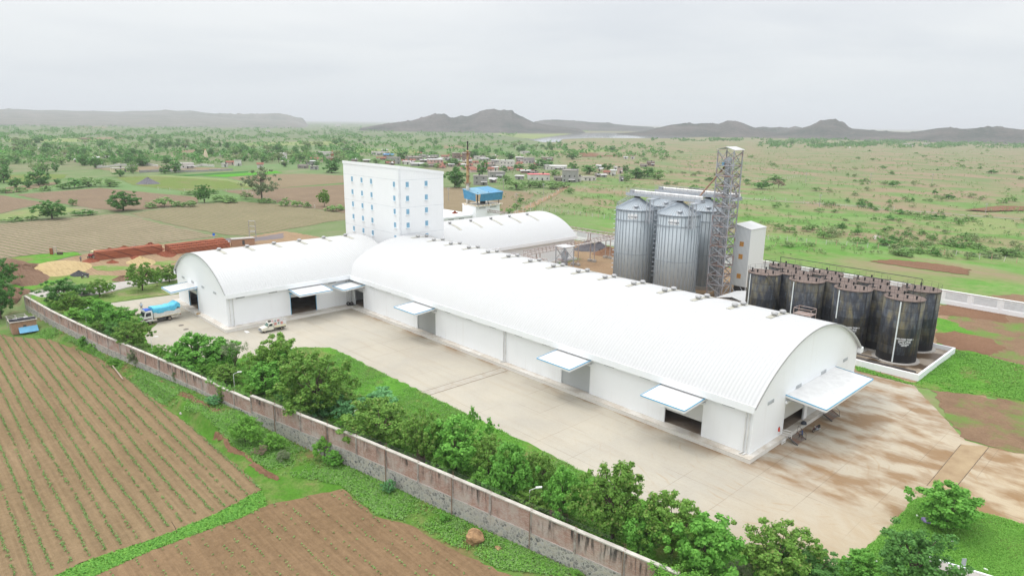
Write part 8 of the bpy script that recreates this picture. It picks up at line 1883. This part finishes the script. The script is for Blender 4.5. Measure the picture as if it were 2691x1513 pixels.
# ---------------------------------------------------------------- trees and hedges round the fields on the far side
mid = [('darkneem', 920, 862, 722, 225, 'dark spreading tree in the hedge of the ploughed field'), ('darkneem', 392, 922, 792, 215, 'dark spreading tree at the corner of the pale strip field'), ('darkneem', 1525, 802, 672, 115, 'dark twin-crowned tree at the hedge between two fields'), ('thin', 1955, 792, 545, 270, 'tall loose grey-green tree standing in the hedge'), ('neem', 2420, 832, 712, 90, 'slim tree in the hedge near the tall block'),
 ('fbush', 1222, 832, 752, 170, 'rounded bush in the hedge beside the dark spreading tree'), ('fbush', 1130, 842, 800, 90, 'low bush in the hedge close to the dark spreading tree'), ('fbush', 1420, 832, 778, 110, 'rounded bush in the hedge before the twin-crowned tree'), ('fbush', 1330, 832, 788, 100, 'low bush between rounded hedge bushes'), ('fbush', 1655, 792, 738, 160, 'bright wide bush past the twin-crowned tree'), ('fbush', 1720, 802, 752, 130, 'bright bush beside the tall loose tree'), ('fbush', 1985, 805, 762, 120, 'low bush at the foot of the tall loose tree'),
 ('fbush', 2125, 828, 762, 90, 'round bush in the row towards the tall block'), ('fbush', 2215, 832, 782, 95, 'second round bush in the row towards the tall block'), ('fbush', 2292, 838, 792, 65, 'small round bush in the row towards the tall block'), ('fbush', 2505, 862, 812, 140, 'wide bush touching the edge of the tall block'), ('fround', 292, 672, 555, 165, 'round tree alone at the green field edge'), ('fround', 125, 692, 618, 105, 'smaller round tree at the green field edge'), ('fround', 222, 692, 628, 65, 'small tree between the two round ones'), ('fround', 30, 655, 530, 110, 'tall ragged tree at the frame side of the green field'),
 ('dbush', 550, 692, 618, 170, 'dark bush clump at the end of the ploughed field'), ('fgreen', 660, 682, 612, 155, 'green bush clump beside the dark one'), ('fgreen', 820, 682, 628, 130, 'green bush clump beside the slate gravel heap'), ('fgreen', 545, 825, 775, 60, 'grey-green small tree in the grass strip'), ('dbush', 562, 898, 858, 70, 'dark small bush by the striped field edge'), ('dbush', 655, 892, 850, 140, 'dark wide bush by the striped field edge'), ('fbush', 110, 942, 902, 130, 'bright wide bush by the striped field corner'), ('fbush', 232, 932, 893, 100, 'bright bush between the corner tree and the wide bush'),
 ('fround', 432, 662, 625, 60, 'small round tree above the dark bush clump'), ('fround', 895, 608, 558, 85, 'round dark tree in the scrub by the cream shed'), ('fbush', 40, 730, 690, 110, 'low bush at the field bank, frame side'), ('fbush', 152, 722, 678, 95, 'low bush along the field bank'), ('fbush', 332, 715, 672, 105, 'low bush along the bank under the round tree'), ('fgreen', 470, 702, 655, 95, 'bush before the dark clump'), ('fbush', 1440, 742, 703, 130, 'low bush at the hedge of the green field'), ('fbush', 1592, 735, 698, 75, 'low bush near the white boundary posts'), ('obush', 1830, 775, 715, 100, 'grey dry bush left of the loose tall tree'.replace('left of', 'before'))]
for key, x, y, yt, w_, lb in mid: nm = 'tree' if 'tree' in lb.split(' in ')[0].split(' at ')[0] and key in ('darkneem', 'thin', 'neem', 'fround') else 'bush'; T_(key, x, y, yt, w_, Q1, nm, lb, nm)
# village trees
VT = [(980, 690, 540, 180, Q2, 'fround'), (1185, 595, 490, 90, Q2, 'fround'), (585, 480, 415, 110, Q2, 'fround'), (815, 450, 418, 60, Q2, 'fround'), (735, 435, 400, 50, Q2, 'fround'), (960, 530, 475, 130, Q2, 'fround'), (850, 545, 510, 60, Q2, 'fgreen'), (760, 540, 510, 60, Q2, 'fgreen'), (395, 510, 470, 80, Q2, 'fgreen'), (285, 500, 458, 34, Q2, 'fgreen'), (500, 510, 480, 80, Q2, 'fgreen'), (1345, 575, 530, 65, Q2, 'fround'), (1460, 560, 515, 90, Q2, 'fround'), (1565, 570, 518, 90, Q2, 'fround'), (1650, 545, 480, 150, Q2, 'fround'), (1725, 605, 555, 90, Q2, 'fgreen'), (1865, 570, 500, 80, Q2, 'fround'), (1980, 590, 520, 120, Q2, 'fround'), (2115, 555, 512, 90, Q2, 'fround'), (2250, 575, 525, 65, Q2, 'fround'), (1400, 480, 430, 80, Q2, 'fround'), (1855, 480, 430, 100, Q2, 'fround'), (1360, 655, 600, 90, Q2, 'fgreen'), (1440, 705, 635, 140, Q2, 'fgreen'), (1540, 690, 632, 110, Q2, 'fgreen'), (1620, 690, 640, 90, Q2, 'fgreen'), (1715, 700, 645, 130, Q2, 'fgreen'), (1790, 690, 650, 90, Q2, 'fgreen'), (2330, 620, 545, 160, Q2, 'fround'), (2420, 610, 545, 120, Q2, 'fround'), (2500, 630, 560, 110, Q2, 'fgreen'), (2260, 640, 590, 90, Q2, 'fgreen'), (185, 430, 380, 100, Q2, 'fround'), (1120, 470, 410, 90, Q2, 'fround'), (1200, 460, 420, 90, Q2, 'fgreen'), (1250, 485, 455, 80, Q2, 'fround'), (60, 580, 500, 130, Q2, 'fround'), (1470, 800, 765, 60, Q2, 'fround'), (1390, 880, 845, 60, Q2, 'fgreen'), (1440, 850, 810, 70, Q2, 'fgreen'), (1840, 735, 690, 60, Q2, 'fgreen')]
its = []
for x, y, yt, w_, R, key in VT: o = T_(key, x, y, yt, w_, R, 'tree', None, 'tree', 'trees of the village'); its.append((o, 'dark round village tree' if key == 'fround' else 'light green village tree', np.array(o.location)))
name_by_marks(its, mk + [('the rusty stack', ST.location)], '{look}, {ord} of its kind out from {mark}')
# the tree belt across the plain: each tree its own
belt = []; rgb_ = np.random.default_rng(77)
ZONES = [((0, 2560), (478, 600), Q1, 58), ((0, 2560), (395, 478), Q1, 80), ((0, 1700), (330, 395), Q1, 52), ((0, 900), (340, 395), Q2, 20), ((1100, 2555), (380, 440), Q2, 26), ((760, 2576), (290, 375), Q3, 34)]
HS = [np.array(t.location)[:2] for t, *_ in houses]
FLD = [((0, 225), (404, 436)), ((860, 1900), (598, 720)), ((1500, 2110), (566, 612)), ((1240, 1540), (405, 432)), ((740, 1740), (532, 572)), ((1800, 2560), (345, 384)), ((20, 760), (318, 352)), ((0, 500), (588, 650))]
for (xa, xb), (ya, yb), R, n in ZONES:
    k_ = 0; tr_ = 0
    while k_ < n and tr_ < n * 12:
        tr_ += 1; x = rgb_.uniform(xa, xb); y = rgb_.uniform(ya, yb)
        if R is Q1 and any(a <= x <= b and c <= y <= d for (a, b), (c, d) in FLD) and rgb_.random() < .93: continue
        if R is Q1 and y > 560 and 500 < x < 2560 and rgb_.random() < .8: continue
        if sin(x * .011 + y * .05) + sin(x * .004 - y * .03 + 1) + rgb_.normal(0, .5) < -.25: continue
        p = gz(x, y, R)
        if min(np.hypot(*(h_ - p[:2])) for h_ in HS) < 9: continue
        key = rgb_.choice(['fround', 'fround', 'fgreen', 'fumbrella']); h = float(rgb_.uniform(4.5, 9.5)); w_ = h * float(rgb_.uniform(.9, 1.5)); z = float(hgt(p[0], p[1]))
        look = {'fround': 'dark round', 'fgreen': 'light green', 'fumbrella': 'olive spreading'}[str(key)]
        zone = 'in the tree belt before the cream temple spire' if R is Q1 and y > 478 else 'in the tree belt behind the cream temple spire' if R is Q1 and y > 395 else 'on the hazy plain towards the low ridge' if R is Q1 else 'on the plain between the village and the lake' if R is Q2 else 'in the dark grove under the lake hills'
        plant(str(key), (p[0], p[1], z), h, w_, 'plain_tree', f'{look} tree {zone}, one of many alike', 'tree', f'{look} trees {zone}'); k_ += 1
# shrubs of the scrub plain: each its own
k_ = 0; tr_ = 0; BOX = [(-210, -20, 110, 192)]
while k_ < 270 and tr_ < 6000:
    tr_ += 1; x = rgb_.uniform(-900, 2640); y = 400 + 780 * rgb_.random() ** .95; 
    if x < 0 and y > 560: continue
    p = gz(x, y, Q3)
    if -225 < p[0] < 120 and p[1] < 191.5: continue
    if min(np.hypot(*(h_ - p[:2])) for h_ in HS) < 12: continue
    if sin(p[0] * .05 + p[1] * .02) + sin(p[1] * .06 - p[0] * .018 + 2) + rgb_.normal(0, .7) < .1: continue
    d = float(np.hypot(p[0], p[1])); key = str(rgb_.choice(['fbush', 'obush', 'obush', 'fbush', 'fbush', 'dbush'])); h = float(rgb_.uniform(1.2, 3.0)) * (1.35 if d > 450 else 1); w_ = h * float(rgb_.uniform(1.2, 2.6)); z = float(hgt(p[0], p[1]))
    look = {'fbush': 'green rounded', 'obush': 'olive scrubby', 'dbush': 'dark green', 'fumbrella': 'flat-topped thorny'}[key]; zone = 'by the post fence behind the tanks' if d < 290 else 'between the post fence and the thin road' if d < 420 else 'beyond the thin road on the plain' if d < 650 else 'far up the scrub plain'
    plant(key, (p[0], p[1], z), h, w_, 'scrub_bush', f'{look} bush {zone}, one of many alike', 'bush', f'{look} bushes {zone}'); k_ += 1
plant('drybush', gz(810, 665, Q3, .6), 6.0, 9.5, 'bush', 'big purple-brown leafless bush among green ones on the plain', 'bush'); T_('fbush', 790, 625, 570, 130, Q3, 'bush', 'large green bush behind the purple-brown leafless one', 'bush'); T_('dbush', 690, 675, 605, 140, Q3, 'bush', 'large dark bush beside the purple-brown leafless one', 'bush')
# woods and scrub too far to count
def far_mass(name, n, zones, leaf, hr, per, sz, seed):
    rg = np.random.default_rng(seed); cs = []; rs = []
    for (xa, xb), (ya, yb), R, fr in zones:
        m = int(n * fr); x = rg.uniform(xa, xb, m * 3); y = rg.uniform(ya, yb, m * 3); keep = (np.sin(x * .009 + y * .11) + np.sin(x * .021 - y * .07 + seed) + rg.normal(0, .6, m * 3)) > .1; x, y = x[keep][:m], y[keep][:m]
        for a, b in zip(x, y):
            if (R is Q2 and 1450 < a < 2660 and 272 < b < 358) or (R is Q3 and -100 < a < 1150 and 280 < b < 316): continue
            p = gz(a, b, R); d = np.hypot(p[0], p[1])
            if d > 7000 or (-225 < p[0] < 120 and p[1] < 191) : continue
            h = rg.uniform(*hr); w_ = h * rg.uniform(.6, 1.4); z = float(hgt(p[0], p[1]))
            for _ in range(3): cs.append((p[0] + rg.normal() * w_ * .3, p[1] + rg.normal() * w_ * .3, z + h * rg.uniform(.3, .65))); rs.append(h * .38)
    cs = np.array(cs); rs = np.array(rs); V, F = leaves(rg, cs, rs, per, 1.0, .6, .8)
    sc_ = np.repeat(np.repeat(rs, per), 4) * sz; P = V.reshape(-1, 4, 3); mid_ = P.mean(1, keepdims=True); V = (mid_ + (P - mid_) * sc_.reshape(-1, 4)[:, :1, None]).reshape(-1, 3)
    o = link(name, bulk(name, V, F, [LEAFM[leaf]])); o['kind'] = 'stuff'
ZF = [((-200, 2700), (215, 330), Q1, .34), ((-200, 2700), (330, 520), Q1, .16), ((0, 2560), (225, 330), Q2, .2), ((0, 2560), (330, 470), Q2, .1), ((750, 2700), (285, 385), Q3, .2)]
far_mass('distant_woods', 4200, ZF, 'dark', (4, 9), 8, .75, 5); far_mass('distant_woods', 2600, ZF, 'scrub', (3, 7), 8, .75, 6)
far_mass('distant_woods', 1500, [((650, 2750), (298, 372), Q3, .8), ((-100, 700), (296, 335), Q3, .2)], 'dark', (4, 9), 9, .8, 9)
ZS = [((0, 2650), (365, 560), Q3, .45), ((0, 2650), (560, 1150), Q3, .3), ((1300, 2560), (440, 900), Q2, .25)]
far_mass('distant_undergrowth', 2600, ZS, 'olive', (.7, 2.0), 9, .7, 7); far_mass('distant_undergrowth', 1900, ZS, 'scrub', (.7, 1.9), 9, .7, 8)
# ---------------------------------------------------------------- haze: even, pale air over the whole plain
hm = bpy.data.materials.new('haze_air'); hm.use_nodes = True; hn_ = hm.node_tree.nodes; hn_.clear(); ho = hn_.new('ShaderNodeOutputMaterial'); pv = hn_.new('ShaderNodeVolumePrincipled')
pv.inputs['Color'].default_value = (.92, .96, 1.0, 1); pv.inputs['Density'].default_value = HAZE; pv.inputs['Anisotropy'].default_value = 0.0; hm.node_tree.links.new(pv.outputs[0], ho.inputs['Volume'])
hzb = MB().box(-31000, 31000, -31000, 31000, -14, 330).build('haze', hm); hzb['kind'] = 'stuff'; hzb.visible_shadow = True
